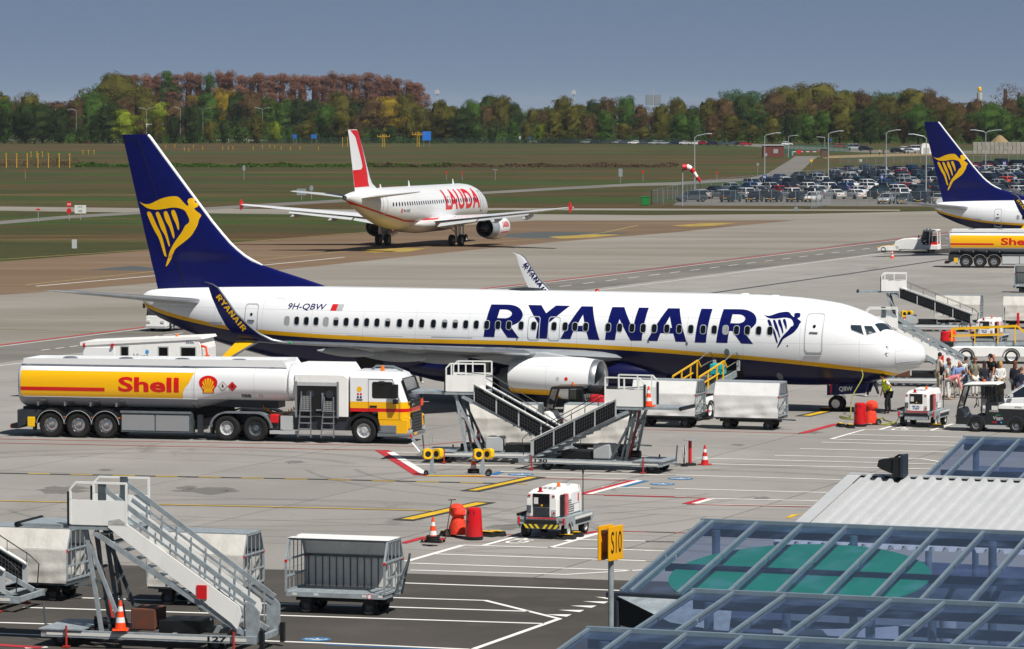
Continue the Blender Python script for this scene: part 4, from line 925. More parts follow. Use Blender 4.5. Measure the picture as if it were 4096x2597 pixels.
def make_stair(zp, slope, solar, number=None, cone=False):
    """+x runs from the platform down to the foot, y across"""
    root = empty('boarding_stairs', (0, 0, 0)); W = .78
    tn = math.tan(math.radians(slope)); x0 = 1.35; run = (zp-.93)/tn; x1 = x0+run
    zs = lambda x: zp-(x-x0)*tn
    # platform floor and bridge
    m = MB(); m.box(-.05, 1.5, -W, W, zp-.14, zp-.02); m.build('platform_floor', galv, root)
    m = MB(); m.box(-1.35, -.06, -W+.08, W-.08, zp-.07, zp-.03); m.bar((-1.3, -W+.1, zp-.1), (0, -W+.1, zp-.1), .05); m.bar((-1.3, W-.1, zp-.1), (0, W-.1, zp-.1), .05); br = m.build('bridge_plate', galv, root)
    m = MB(); m.cyl((-1.42, -W-.02, zp-.06), (-1.42, W+.02, zp-.06), .075, n=12); m.build('bumper_roll', black, br, smooth=True)
    for s in (-1, 1):
        y = s*W
        m = MB(); m.box(0, 1.5, y-.02, y+.02, zp-.02, zp+.6); p = m.build('side_panel', white2, root)
        m = MB(); r = [(0, y, zp+.6), (0, y, zp+.86), (.16, y, zp+1.03), (1.48, y, zp+1.03), (1.48, y, zp-.02)]; m.path(r, .05, .05, up=(0, 1, 0)); m.bar((0, y, zp), (0, y, zp+.62), .05)
        if solar:
            for xx in (.2, .75): m.bar((xx, y, zp+.6), (xx, y, zp+1.03), .045, .045)
        m.build('guard_rail', white2, root)
        m = MB(); m.box(-.07, -.02, y-.05, y+.05, zp-.04, zp+.8); m.build('door_buffer', black, root)
        # stringers
        m = MB(); m.bar((.6, y*.93, zp-.2), (x1+.1, y*.93, .42), .06, .13); m.build('stringer', galv, root)
        # side panels of the flight
        a, c = x0-.05, x1-.12; th = .6 if solar else .52
        P = [(a, zs(a)+.12), (c, zs(c)+.12+.04), (c+.06, zs(c)-.06), (c-.05, zs(c)-th+.1), (c-.2, zs(c-.2)-th+.12), (a-.3, zs(a)-.1), (a-.3, zs(a)+.06)]
        if solar:
            m = MB(); m.prism([(a-.25, zs(a-.25)+.1), (x1-.1, zs(x1-.1)+.1), (x1-.1, zs(x1-.1)+.06-th*.95), (a-.25, zs(a-.25)-th*.9)], y-.02, y+.02); fp = m.build('flight_panel', lgrey, root)
            n = 4
            for k in range(n):
                p0 = a-.2+(x1-a+.02)*k/n; p1 = a-.2+(x1-a+.02)*(k+1)/n-.06
                for sg in (-1, 1):
                    m = MB(); yy = y+sg*.028
                    m.add([(p0, yy, zs(p0)+.04), (p1, yy, zs(p1)+.04), (p1, yy, zs(p1)-th*.86), (p0, yy, zs(p0)-th*.86)], [(0, 1, 2, 3)]); pv = m.build('solar_module', pvcell, fp)
                    m = MB(); yy = y+sg*.031
                    for i in range(1, 8):
                        q = p0+(p1-p0)*i/8; m.bar((q, yy, zs(q)+.04), (q, yy, zs(q)-th*.8), .004, .004)
                    for j in range(1, 4): m.bar((p0, yy, zs(p0)+.04-th*.84*j/4), (p1, yy, zs(p1)+.04-th*.84*j/4), .004, .004)
                    m.build('cell_grid', pvline, pv)
            m = MB()
            m.tube([(.4, y*.9, zp+.62), (1.5, y*.94, zp+.5), (x1, y*.94, zs(x1)+.42), (x1+.25, y*.94, zs(x1)+.2), (x1+.2, y*.94, zs(x1)-.4)], .016, 6); 
            for k in range(6):
                q = x0+.4+(x1-x0-.5)*k/5; m.cyl((q, y*.94, zs(q)+.1), (q, y*.94, zs(q)+.1+.36), .01, n=5)
            m.build('handrail', black, root)
            m = MB(); m.prism([(a, zs(a)+.115), (x1-.1, zs(x1-.1)+.115), (x1-.1, zs(x1-.1)+.15), (a, zs(a)+.15)], y-.09, y+.05); m.build('top_rail', white2, root)
        else:
            m = MB(); m.prism(P, y-.02, y+.02); m.build('flight_panel', white2, root)
            m = MB(); m.bar((x0-.6, y*.97, zp+.98), (x1+.28, y*.97, zs(x1)+.3), .05, .12, up=(0, 0, 1)); m.bar((x0-.3, y*.97, zp+.5), (x1+.2, y*.97, zs(x1)+.14), .04, .06)
            for k in range(9):
                q = x0+.1+(x1-x0-.1)*k/8; m.bar((q, y*.96, zs(q)-.3), (q, y*.96, zs(q)+.42), .035)
            m.build('handrail', galv, root)
            m = MB(); m.box(x0-.62, x0-.42, y*.97-.03, y*.97+.03, zp, zp+1.05); m.build('rail_post_plate', galvd, root)
            m = MB(); m.prism([(x1+.05, .3), (x1+.4, .3), (x1+.4, 1.05), (x1+.22, 1.25), (x1+.05, 1.28)], y-.03, y+.03); m.build('foot_plate', galv, root)
            m = MB(); m.box(x1+.42, x1+.52, y-.08, y+.06, .12, .6); m.build('foot_buffer', black, root)
    nst = 13
    for k in range(nst):
        q = .72+(x1-.75)*k/nst; z = zp-.12-(zp-.5)*(k+.5)/nst
        m = MB(); m.box(q, q+.24, -W+.06, W-.06, z-.03, z); m.box(q, q+.03, -W+.06, W-.06, z-.09, z); m.build('step', galv, root)
    # scissor legs
    for s in (-1, 1):
        y = s*W*.8
        m = MB(); m.bar((.35, y, zp-.15), (.75, y, .38), .07, .1); m.bar((.3, y, zp-.15), (1.35, y, .38), .06, .09); m.build('leg', galvd if s > 0 else galv, root)
        m = MB(); m.bar((.55, y*.8, zp-.2), (.95, y*.8, .4), .05, .08); m.bar((.5, y, 1.75), (.75, y, 1.6), .05); m.build('lift_strut', galvd, root)
    m = MB(); m.cyl((.62, -.2, zp*.6), (.92, -.2, .45), .045, n=10); m.cyl((.5, -.2, zp-.2), (.62, -.2, zp*.6), .028, n=8); m.build('hydraulic_cylinder', hydr, root, smooth=True)
    m = MB(); m.bar((.4, -W*.8, 1.9), (.4, W*.8, 1.9), .06); m.bar((.75, -W*.8, 1.2), (.75, W*.8, 1.2), .06); m.build('cross_brace', galvd, root)
    # chassis
    m = MB()
    for s in (-1, 1): m.box(-.75, x1+.35, s*.86-.05, s*.86+.05, .26, .44)
    for xx in (-.75, 1.2, 2.6, x1+.25): m.box(xx, xx+.1, -.86, .86, .28, .42)
    ch = m.build('chassis', galv, root)
    for s in (-1, 1):
        m = MB(); m.box(-.6, x1+.1, s*.915-.004, s*.915+.004, .31, .39); m.build('reflective_band', reflw, ch)
    m = MB(); m.box(-.8, .35, -.95, .95, .44, .47); m.build('chassis_deck', galv, ch)
    m = MB(); m.box(1.45, 2.1, -.45, .35, .44, .98); m.build('power_box', rust if not solar else lgrey, root, bevel=.03)
    m = MB(); m.box(2.2, 3.3, -.5, .5, .4, .72); m.build('battery_box', black, root, bevel=.02)
    m = MB(); m.cyl((.5, -.4, .6), (1.3, -.4, .6), .13); m.build('air_tank', black, root, smooth=True)
    for x in (-.3, x1-.75):
        for s in (-1, 1): wheel_small(root, (x, s*.72, .21))
    for x in (-.05, x1-.2):
        for s in (-1, 1): m = MB(); m.cyl((x, s*.98, .05), (x, s*.98, .56), .03, n=8); m.box(x-.08, x+.08, s*.98-.08, s*.98+.08, .02, .06); m.build('stabiliser_jack', hydr, root)
    m = MB(); m.tube([(-.8, 0, .4), (-1.0, 0, .45), (-1.05, -.0, 1.0)], .03, 8); m.build('tow_bar', galvd, root)
    if number:
        for s in (-1, 1): text(number, black, ch, (x1-.9 if s < 0 else x1-.3, s*.925, .3), (.5*(-s), 0, 0), (0, 0, .12), 'number', .03)
    if not solar: m = MB(); m.box(x0+run*.62, x0+run*.62+.26, -W-.05, -W-.025, zs(x0+run*.65)-.36, zs(x0+run*.65)-.02); m.build('document_pouch', redp, root)
    return root
SA = -.349
st_c = make_stair(3.08, 34, False, '127'); c = G(285, 2589); 
def put(o, near, sgn, rz, y=.78):
    """place so that the local point (0, sgn*y) of a thing sits on the ground point"""
    off = Matrix.Rotation(rz, 3, 'Z') @ Vector((0, sgn*y, 0)); o.location = near-off; o.rotation_euler = (0, 0, rz)
put(st_c, c, -1, -.27); tag(st_c, 'steel boarding stairs with white side panel and red pouch, in the left foreground', 'boarding stairs', 'mobile boarding stairs')
st_a = make_stair(2.73, 28.4, True, '144'); put(st_a, G(1785, 1853), -1, -.16); tag(st_a, 'solar panelled boarding stairs descending to the right below the engine', 'boarding stairs', 'mobile boarding stairs')
st_b = make_stair(2.46, 26, True, '130'); put(st_b, G(2574, 1894), 1, pi-.349); tag(st_b, 'solar panelled boarding stairs descending to the left, beside the red bollard', 'boarding stairs', 'mobile boarding stairs')
st_d = make_stair(2.45, 20, True, '1372'); put(st_d, G(3525, 1327), -1, -.1); tag(st_d, 'solar panelled boarding stairs standing beyond the nose of the airliner', 'boarding stairs', 'mobile boarding stairs')
st_e = make_stair(2.72, 28, False); put(st_e, Vector((17.0, 189.6, 0)), -1, -.08); tag(st_e, 'boarding stairs behind the cockpit, grey rails running down past the nose', 'boarding stairs', 'mobile boarding stairs')
st_f = copy_tree(st_a, G(110, 2452)-Vector((5.0*math.cos(.27), -5.0*math.sin(.27)-.8, 0)), -.27, 'foot of boarding stairs cut off by the left edge of the picture', 'mobile boarding stairs')

# ---------------- baggage carts ----------------
def crumple(m, P, n, k, fn, amp):
    pass
def make_cart(kind='covered', cm=None, num=None):
    """x along the cart, y across, near side is -y"""
    cm = cm or canvasw
    root = empty('baggage_cart', (0, 0, 0)); L, Wd = 1.38, .75
    m = MB(); m.box(-L, L, -Wd, Wd, .46, .58); dk = m.build('deck', galv if kind == 'open' else galvd, root)
    m = MB(); m.box(-L+.1, L-.1, -.25, .25, .3, .46); m.box(-L+.35, -L+.65, -.6, .6, .28, .44); m.box(L-.65, L-.35, -.6, .6, .28, .44); m.build('undercarriage', black, root)
    for x in (-L+.5, L-.5):
        for y in (-.52, .52): wheel_small(root, (x, y, .2), .2, .16)
    prof = [(-Wd, .58), (-Wd, 1.42), (-.5, 1.95), (.5, 1.95), (Wd, 1.42), (Wd, .58)]
    for e in (-1, 1):
        x = e*L; m = MB()
        for a, c in zip(prof, prof[1:]): m.bar((x, a[0], a[1]), (x, c[0], c[1]), .05)
        m.bar((x, -Wd, .6), (x, Wd, .6), .05)
        for z in (.98, 1.42): m.bar((x, -Wd, z), (x, Wd, z), .045)
        for y in (-.45, -.15, .15, .45): m.bar((x, y, .58), (x, y, 1.95 if abs(y) < .5 else 1.5), .022)
        m.build('end_frame', galv, root)
        m = MB()
        for y in (-Wd, Wd): m.box(x-.03, x+.03, y-.03, y+.03, 1.36, 1.43)
        m.build('red_reflector', redp, root)
    m = MB()
    for y, z in ((-.5, 1.95), (.5, 1.95), (Wd, 1.42), (-Wd, 1.42) if kind != 'open' else (.5, 1.93)): m.bar((-L, y, z), (L, y, z), .045)
    m.build('roof_frame', galvd, root)
    def sheetc(pts0, pts1, nx, ny, amp, name, mt, seed):
        rr = random.Random(seed); m = MB(); V = []
        ph = [rr.uniform(0, 6.28) for _ in range(8)]
        for j in range(ny+1):
            for i in range(nx+1):
                u, v = i/nx, j/ny; a = Vector(pts0[0]).lerp(Vector(pts0[1]), u); c = Vector(pts1[0]).lerp(Vector(pts1[1]), u); p = a.lerp(c, v)
                nrm = (Vector(pts0[1])-Vector(pts0[0])).cross(Vector(pts1[0])-Vector(pts0[0])).normalized()
                w = (math.sin(7*u*pi*.9+ph[0]+v*2)*.35+math.sin(3.3*u*pi+ph[1]-3*v)*.5+math.sin(12*u+ph[2]+6*v)*.3+math.sin(5*v*pi+ph[3]+4*u)*.3)*math.sin(pi*min(1, max(0, v)))**.5
                V.append(p+nrm*amp*w*(v if amp > .02 else 1))
        m.add(V, [(j*(nx+1)+i, j*(nx+1)+i+1, (j+1)*(nx+1)+i+1, (j+1)*(nx+1)+i) for j in range(ny) for i in range(nx)])
        return m.build(name, mt, root, smooth=True, ang=180)
    sd = random.randint(0, 999)
    if kind == 'covered':
        for s in (-1, 1):
            sheetc([(-L, s*(Wd+.03), 1.42), (L, s*(Wd+.03), 1.42)], [(-L, s*(Wd+.04), .52), (L, s*(Wd+.04), .52)], 28, 12, .055, 'canvas_side', cm, sd+s)
            sheetc([(-L, s*.53, 1.97), (L, s*.53, 1.97)], [(-L, s*(Wd+.03), 1.42), (L, s*(Wd+.03), 1.42)], 16, 5, .008, 'canvas_shoulder', cm, sd+3+s)
        m = MB(); m.box(-L-.03, L+.03, -.53, .53, 1.975, 1.995); m.build('roof_panel', galv, root)
    else:
        sheetc([(-L, .77, 1.42), (L, .77, 1.42)], [(-L, .77, .6), (L, .77, .6)], 24, 6, .012, 'canvas_back', canvas, sd)
        sheetc([(-L, .53, 1.95), (L, .53, 1.95)], [(-L, .77, 1.42), (L, .77, 1.42)], 12, 4, .01, 'canvas_back_shoulder', canvas, sd+1)
        sheetc([(-L-.04, -.54, 1.99), (L+.04, -.54, 1.99)], [(-L-.04, .54, 1.99), (L+.04, .54, 1.99)], 20, 8, .03, 'canvas_roof', canvasw, sd+2)
        m = MB()
        for k in range(14): q = -L+2*L*(k+.5)/14; m.bar((q, .74, .58), (q, .74, 1.42), .025)
        m.bar((-L, .74, 1.4), (L, .74, 1.4), .04); m.build('back_bars', galvd, root)
        m = MB(); m.lathe([(0, .07), (.006, .07)], (L-.42, -Wd-.003, .52), 'y', 14, cap=(True, True)); m.build('no_step_sign', redp, dk); m = MB(); m.lathe([(0, .052), (-.004, .052)], (L-.42, -Wd-.004, .52), 'y', 14, cap=(True, True)); m.build('no_step_sign_face', white, dk)
        for q in (-1.2, -.6, .75, 1.2):
            m = MB(); m.box(q, q+.13, -Wd-.004, -Wd+.01, .5, .56); m.build('sticker', reflw, dk)
    # drawbar folded or laid out
    m = MB()
    if kind == 'open':
        m.bar((L+.12, -.3, .5), (L+.42, 0, 1.45), .045); m.bar((L+.12, .3, .5), (L+.42, 0, 1.45), .045); m.bar((L+.42, 0, 1.4), (L+.45, 0, 1.62), .05); m.bar((L+.28, -.18, .95), (L+.28, .18, .95), .03)
    else: m.bar((L, 0, .42), (L+.55, 0, .4), .06); m.bar((L, -.3, .42), (L+.3, 0, .42), .04)
    m.build('drawbar', galvd, root)
    m = MB(); m.box(-L-.12, -L, -.08, .08, .36, .5); m.build('hitch', galvd, root)
    if num: text(num, black, dk, (L+.004, .1, .48), (0, -.25, 0), (0, 0, .09), 'number', .02)
    return root
cov = make_cart('covered', canvasw, '626'); cvd = make_cart('covered', canvas)
GRP = 'canvas baggage carts'
def cart_at(src, near, rz, label, first=False):
    o = src if first else copy_tree(src)
    off = Matrix.Rotation(rz, 3, 'Z') @ Vector((0, -.52, 0)); o.location = near-off; o.rotation_euler = (0, 0, rz)
    tag(o, label, 'baggage cart', GRP); return o
cart_at(cov, G(2990, 1719), -.33, 'clean white covered baggage cart parked under the front fuselage', True)
cart_at(cov, G(2660, 1710), -.33, 'white covered baggage cart before the belt loader, turquoise suitcase showing at its end')
cart_at(cvd, G(2010, 1822), -.2, 'stained covered baggage cart behind the foot of the left solar stairs', True)
cart_at(cvd, G(2400, 1826), -.2, 'stained covered baggage cart behind the crossing of the two solar stairs')
cart_at(cvd, G(95, 2400), -.3, 'stained covered baggage cart at the left edge, behind the foreground stairs')
cart_at(cvd, G(795, 2425), -.3, 'grimy covered baggage cart half hidden behind the foreground stairs')
opn = make_cart('open', None, '849'); cart_at(opn, G(1352, 2457), -.3, 'open sided empty baggage cart with a white canvas roof in the foreground', True)
cart_at(cvd, G(3830, 1312), -.25, 'stained covered baggage cart behind the stairs beyond the nose')
cart_at(cvd, G(4105, 1316), -.2, 'covered baggage cart with torn canvas flap at the right edge')
cart_at(opn, G(4135, 1172), -.2, 'open baggage cart at the right edge below the second tanker')

# ---------------- ground power units ----------------
fadedred = mat('faded_red_plastic', '#c23a44', .6, col2='#d07a80', vscale=3)
def make_gpu(hz=True):
    """x across, -y is the front facing the apron edge"""
    root = empty('ground_power_unit', (0, 0, 0))
    m = MB(); m.box(-.78, .78, .0, 2.5, .5, .68); m.box(-.5, .5, -.12, .2, .32, .68); ch = m.build('chassis', galv, root, bevel=.02)
    m = MB(); m.box(-.52, .52, -.135, -.12, .48, .6); m.build('bumper_strip', black, ch)
    m = MB(); m.box(-.45, .52, -.14, -.125, .645, .68); m.build('red_band', redp, ch)
    if hz:
        m = MB(); m.box(-.52, .52, -.132, -.12, .33, .475); pl = m.build('hazard_panel', dgrey, ch)
        for s in (-1, 1):
            for k in range(3):
                a = s*(.04+.18*k); m = MB(); m.add([(a, -.135, .34), (a+s*.09, -.135, .34), (a+s*.19, -.135, .47), (a+s*.1, -.135, .47)], [(0, 1, 2, 3)]); m.build('hazard_stripe', stripe_y, pl)
    # canopy body
    P = [(-.52, .7), (-.52, 1.25), (-.45, 1.45), (.45, 1.45), (.52, 1.25), (.52, .7)]
    m = MB(); rings = []
    for y, f, zz in ((-.08, .97, 0), (.1, 1.0, .0), (.35, 1.0, .06), (2.1, 1.0, .1), (2.2, .97, .08)):
        rings.append([(x*f, y, .7+(z-.7)*1.0+(zz if z > 1.3 else 0)) for x, z in P])
    m.loft(rings); bd = m.build('canopy', white2, root, bevel=.03)
    m = MB(); m.box(-.28, .27, -.1, -.07, 1.0, 1.42); cp = m.build('control_panel', black, bd, bevel=.01)
    m = MB(); m.box(-.26, .25, -.106, -.1, 1.12, 1.4); m.build('panel_glass', winglass, cp)
    m = MB(); m.box(-.24, -.1, -.112, -.105, 1.1, 1.3); m.build('notice', reflw, cp)
    m = MB(); m.lathe([(-.02, .03), (0, .03)], (.02, -.1, 1.06), 'y', 10, cap=(True, True)); m.build('push_button', yellow, cp)
    m = MB(); m.box(-.27, .27, -.095, -.075, .71, .98); pn = m.build('lower_panel', dgrey if hz else white2, bd)
    if not hz: text('TLD', mat('logo_blue', '#26588c', .5), pn, (-.18, -.1, .77), (.32, 0, 0), (0, 0, .15), 'lettering', .05)
    for s in (-1, 1):
        m = MB(); m.box(s*.4-.04, s*.4+.04, -.1, -.08, 1.33, 1.38); m.build('tail_light', redlens, bd)
    m = MB(); m.box(.34, .48, -.1, -.08, .78, .93); m.build('socket_recess', lgrey, bd); m = MB(); m.lathe([(-.12, .035), (-.09, .035)], (.42, 0, .83), 'y', 10, cap=(True, True)); m.build('emergency_stop', redlens, bd)
    m = MB(); m.box(-.48, -.34, -.12, -.08, .82, 1.05); m.lathe([(-.14, .06), (-.1, .07)], (-.4, 0, .88), 'y', 10, cap=(True, True)); m.build('cable_holder', galvd, bd)
    # side door, plastic guard, grille
    m = MB(); m.box(.53, .62, .15, .32, .74, 1.38); m.build('side_recess', black, bd)
    m = MB(); m.box(.56, .7, .32, .48, .72, 1.4); m.build('plastic_guard', fadedred, bd, bevel=.02)
    m = MB()
    for j in range(6):
        for i in range(8): m.box(.522, .53, .75+i*.09+(j % 2)*.03, .80+i*.09+(j % 2)*.03, .76+j*.07, .80+j*.07)
    tag(m.build('vent_grille', dgrey, bd), kind='stuff')
    m = MB(); m.box(.524, .534, 1.2, 2.0, 1.0, 1.36); m.build('side_door', white, bd)
    m = MB(); m.box(.535, .55, 1.75, 1.83, 1.05, 1.3); m.build('fire_extinguisher', redp, bd)
    # trays with fenders
    for s in (-1, 1):
        m = MB(); m.prism([(-.08, .36), (.1, .36), (.2, .52), (.5, .52), (.62, .36), (2.3, .36), (2.5, .5), (2.5, .7), (-.08, .7)], s*.78-.025, s*.78+.025, 'yz'); f = m.build('side_skirt', galv, root)
        m = MB(); m.box(s*.81-.006, s*.81+.006, .8, 2.2, .42, .54); m.box(s*.81-.006, s*.81+.006, .75, 2.35, .57, .64, 1); m.build('skirt_band', [black, reflw], f)
        m = MB(); m.box(s*.68-.1, s*.68+.1, -.09, -.07, .46, .69); c = m.build('corner_plate', galv, root)
        m = MB(); m.box(s*.74-.03, s*.74+.03, -.1, -.08, .46, .68); m.build('corner_reflector', redp, c)
        text('TLD', black, c, (s*.64-.07, -.1, .53), (.16, 0, 0), (0, 0, .07), 'lettering', .05)
        for y in (.35, 1.95): wheel_part(root, 'wheel', (s*.66, y, .26), .26, .2, lgrey, 20, axis='x')
    m = MB(); m.lathe([(0, .1), (.02, .1), (.03, .055), (.13, .05), (.14, .01)], (-.12, .15, 1.46), 'z', 12); m.build('beacon', redlens, root, smooth=True)
    m = MB(); m.lathe([(0, .07), (.02, .07), (.03, .05), (.12, .045), (.13, .01)], (.1, 1.2, 1.54), 'z', 12); m.build('beacon', amber, root, smooth=True)
    m = MB(); pts = [(.35+.05*math.cos(t*pi/6), 1.4, 1.62+.05*math.sin(t*pi/6)) for t in range(13)]; m.tube(pts, .014, 6); m.build('lifting_eye', galv, root)
    m = MB(); m.cyl((.66, 1.9, .7), (.66, 1.9, 2.05), .016, n=6); m.cyl((.66, 1.9, 1.9), (.66, 1.9, 2.12), .03, n=6); m.build('cable_mast', black, root)
    m = MB(); m.tube([(-.8, -.05, .74), (-.7, .6, .78), (-.65, 1.6, .76)], .05, 8); m.build('stowed_cable', black, root)
    text('TLD', dgrey, bd, (.3, .75, 1.556), (-.6, 0, 0), (0, -.35, 0.005), 'roof_lettering', .04)
    return root
gp = make_gpu(True)
def gpu_at(o, px, py, rz=-.36):
    c = G(px, py); off = Matrix.Rotation(rz, 3, 'Z') @ Vector((0, .35, 0)); o.location = c-off; o.rotation_euler = (0, 0, rz)
gpu_at(gp, 2185, 2152); tag(gp, 'white ground power unit with yellow hazard chevrons, in the middle foreground', 'ground power unit', 'ground power units')
g2 = make_gpu(False); gpu_at(g2, 3675, 1708); tag(g2, 'white ground power unit with blue lettering between the nose wheel and the black tractor', 'ground power unit', 'ground power units')
g3 = copy_tree(g2, None, None, 'ground power unit seen through the yellow rails of the far belt loader', 'ground power units'); gpu_at(g3, 3945, 1385)
# ---------------- fuel tanker: trailer and tractor unit ----------------
tank_silver = mat('brushed_tank_aluminium', '#a9adb3', .3, .75, var=.08, vscale=1)
shy = mat('fuel_yellow', '#f5b800', .3, coat=.3); shr = mat('fuel_red', '#cf1010', .3, coat=.3)
whtank = mat('tank_white', '#e6e8ea', .25, coat=.4, var=.02, vscale=.5)
def arch(m, x, z, r0, r1, a0, a1, y0, y1, n=12, mi=0):
    P = [(x+r1*math.cos(math.radians(a0+(a1-a0)*i/n)), z+r1*math.sin(math.radians(a0+(a1-a0)*i/n))) for i in range(n+1)]
    P += [(x+r0*math.cos(math.radians(a1+(a0-a1)*i/n)), z+r0*math.sin(math.radians(a1+(a0-a1)*i/n))) for i in range(n+1)]
    m.prism(P, y0, y1, 'xz', mi)
def tank_ring(x, zb, zt, hw, n=36):
    out = []; c, h = (zb+zt)/2, (zt-zb)/2
    for k in range(n):
        a = 2*pi*k/n; ca, sa_ = math.cos(a), math.sin(a); e = .62
        out.append((x, hw*math.copysign(abs(ca)**e, ca), c+h*math.copysign(abs(sa_)**.78, sa_)))
    return out
def tank_side(z, zb, zt, hw):
    c, h = (zb+zt)/2, (zt-zb)/2; s_ = max(-1, min(1, (z-c)/h)); a = math.asin(math.copysign(abs(s_)**(1/.78), s_)); return hw*abs(math.cos(a))**.62
def make_trailer():
    root = empty('tanker_trailer', (0, 0, 0)); zt = 3.12
    ZB = lambda x: 1.2 if x < 7.9 else (1.2+.38*min(1, (x-7.9)/1.3))
    st = [(.32, .75), (.36, .93), (.5, 1.0), (2, 1.0), (4, 1.0), (6, 1.0), (7.9, 1.0), (8.4, 1.0), (8.8, 1), (9.2, 1.0), (10.5, 1.0), (11.6, 1.0), (11.95, .96), (12.15, .85), (12.28, .6)]
    R = []
    for x, f in st:
        zb = ZB(x); c = (zb+zt)/2; R.append([(X, y*f, c+(z-c)*f) for X, y, z in tank_ring(x, zb, zt, 1.25)])
    m = MB(); m.loft(R); tk = m.build('tank', liv_tank, root, smooth=True, ang=50)
    set_band(tk, lambda x, y, z: z-1.66)
    fn = lambda off: (lambda u, v: (u, -(tank_side(v, ZB(u), zt, 1.25)+off), v))
    def dec(name, mt, P, off=.006, inner=None): m = MB(); V, Fc = conform(fn(off), P, inner, .1, 1.0); m.add(V, Fc); return m.build(name, mt, tk, norm=False)
    dec('yellow_band', shy, [(.5, 1.68), (7.42, 1.68), (7.42, 1.9), (7.5, 2.1), (7.68, 2.32), (7.88, 2.72), (.5, 2.72)])
    dec('red_stripe', shr, [(.5, 1.91), (4.1, 1.91), (4.1, 2.06), (.5, 2.06)], .01)
    text_on('Shell', fn(.012), shr, tk, 4.68, 7.25, 1.91, 2.52, 'lettering', .032, 0, .1)
    # scallop emblem
    def scallop(cx, cz, w, h):
        P = []
        for k in range(25):
            a = pi*(1.08-1.16*k/24); P.append((cx+w*math.cos(a), cz+h*.36+h*.64*math.sin(a)*1.0))
        P += [(cx+.93*w, cz+.02*h), (cx+.62*w, cz-.32*h), (cx+.58*w, cz-.7*h), (cx-.58*w, cz-.7*h), (cx-.62*w, cz-.32*h), (cx-.93*w, cz+.02*h)]
        return P
    dec('emblem_red', shr, scallop(8.49, 2.2, .39, .42), .008)
    for k in range(7):
        a0 = math.radians(158-k*136/7-1.5); a1 = math.radians(158-(k+1)*136/7+5)
        cx, cz = 8.49, 1.95; r = .5 if 1 <= k <= 5 else .42
        P = [(cx+.08*math.cos(a0), cz+.07*math.sin(a0)), (cx+.08*math.cos(a1), cz+.07*math.sin(a1)), (cx+r*.68*math.cos(a1), cz+r*1.1*math.sin(a1)), (cx+r*.68*math.cos((a0+a1)/2), cz+r*1.16*math.sin((a0+a1)/2)), (cx+r*.68*math.cos(a0), cz+r*1.1*math.sin(a0))]
        dec('emblem_rib', shy, P, .012)
    dec('emblem_base', shy, [(8.3, 1.93), (8.68, 1.93), (8.66, 2.06), (8.56, 2.1), (8.42, 2.1), (8.32, 2.06)], .013)
    for cx, mt in ((9.1, reflw), (9.5, shr)):
        dec('hazard_diamond', black if mt is reflw else shr, [(cx-.2, 2.2), (cx, 2.0), (cx+.2, 2.2), (cx, 2.4)], .008)
        dec('hazard_diamond_face', mt, [(cx-.18, 2.2), (cx, 2.02), (cx+.18, 2.2), (cx, 2.38)], .012)
        dec('hazard_pictogram', black, [(cx-.05, 2.17), (cx+.05, 2.15), (cx+.02, 2.27), (cx-.01, 2.31), (cx-.03, 2.24)], .016)
    dec('fuel_label', black, [(9.84, 1.75), (10.24, 1.75), (10.24, 1.88), (9.84, 1.88)], .008); text_on('Jet A-1', fn(.013), reflw, tk, 9.87, 10.21, 1.77, 1.86, 'fuel_label_text', .01)
    text_on('48000 L', fn(.008), dgrey, tk, 7.3, 7.62, 2.93, 3.0, 'capacity_text', .0); text_on('LAG', fn(.008), dgrey, tk, 11.0, 11.2, 2.93, 3.02, 'maker_text', .02)
    m = MB(); V, Fc = conform(fn(.01), [(10.65+.07*math.cos(k*pi/8), 1.82+.07*math.sin(k*pi/8)) for k in range(16)]); m.add(V, Fc); m.build('round_notice', redp, tk, norm=False); m = MB(); V, Fc = conform(fn(.014), [(10.65+.05*math.cos(k*pi/8), 1.82+.05*math.sin(k*pi/8)) for k in range(16)]); m.add(V, Fc); m.build('round_notice_face', white, tk, norm=False)
    # seams
    for x in (7.9, 11.85):
        m = MB(); m.tube([fn(.004)(x, z) for z in [ZB(x)+.05+(zt-.1-ZB(x))*k/14 for k in range(15)]], .012 if x < 9 else .03, 5); m.build('tank_seam', lgrey, tk)
    m = MB(); m.tube([fn(.004)(x, 1.655) for x in (.6, 4, 7.9, 9.3, 11.7)], .018, 5); m.build('belt_moulding', lgrey, tk)
    # roof coaming
    m = MB()
    for s in (-1, 1): m.prism([(.5, 2.98), (11.75, 2.98), (11.55, 3.27), (.62, 3.2)], s*1.02-.03, s*1.02+.03)
    m.prism([(-1.02, 2.98), (1.02, 2.98), (1.02, 3.2), (-1.02, 3.2)], .55, .6, 'yz'); m.prism([(-1.02, 2.98), (1.02, 2.98), (1.02, 3.24), (-1.02, 3.24)], 11.5, 11.56, 'yz'); m.build('roof_coaming', whtank, root)
    for x in (2.2, 4.6, 7, 9.4):
        m = MB(); m.lathe([(0, .3), (.1, .3), (.13, .2), (.14, .02)], (x, 0, 3.1), 'z', 16); m.build('manhole', tank_silver, root)
    # brackets on the belly
    for x in (1.45, 2.6, 3.7, 4.8, 7.85):
        m = MB(); V, Fc = conform(fn(.02), [(x-.12, 1.24), (x+.14, 1.24), (x+.14, 1.5), (x+.06, 1.56), (x-.1, 1.56), (x-.16, 1.48)], None, .06, .2); m.add(V, Fc); br = m.build('saddle_bracket', tank_silver, root, norm=False)
        if x < 7: m = MB(); m.box(x-.22, x-.16, -1.3, -1.2, 1.3, 1.45); m.build('bracket_lug', alu, br)
    # chassis
    m = MB(); m.box(.35, 7.9, -.55, .55, .85, 1.2); m.box(7.7, 11.2, -.5, .5, 1.3, 1.6); m.build('frame', dgrey, root)
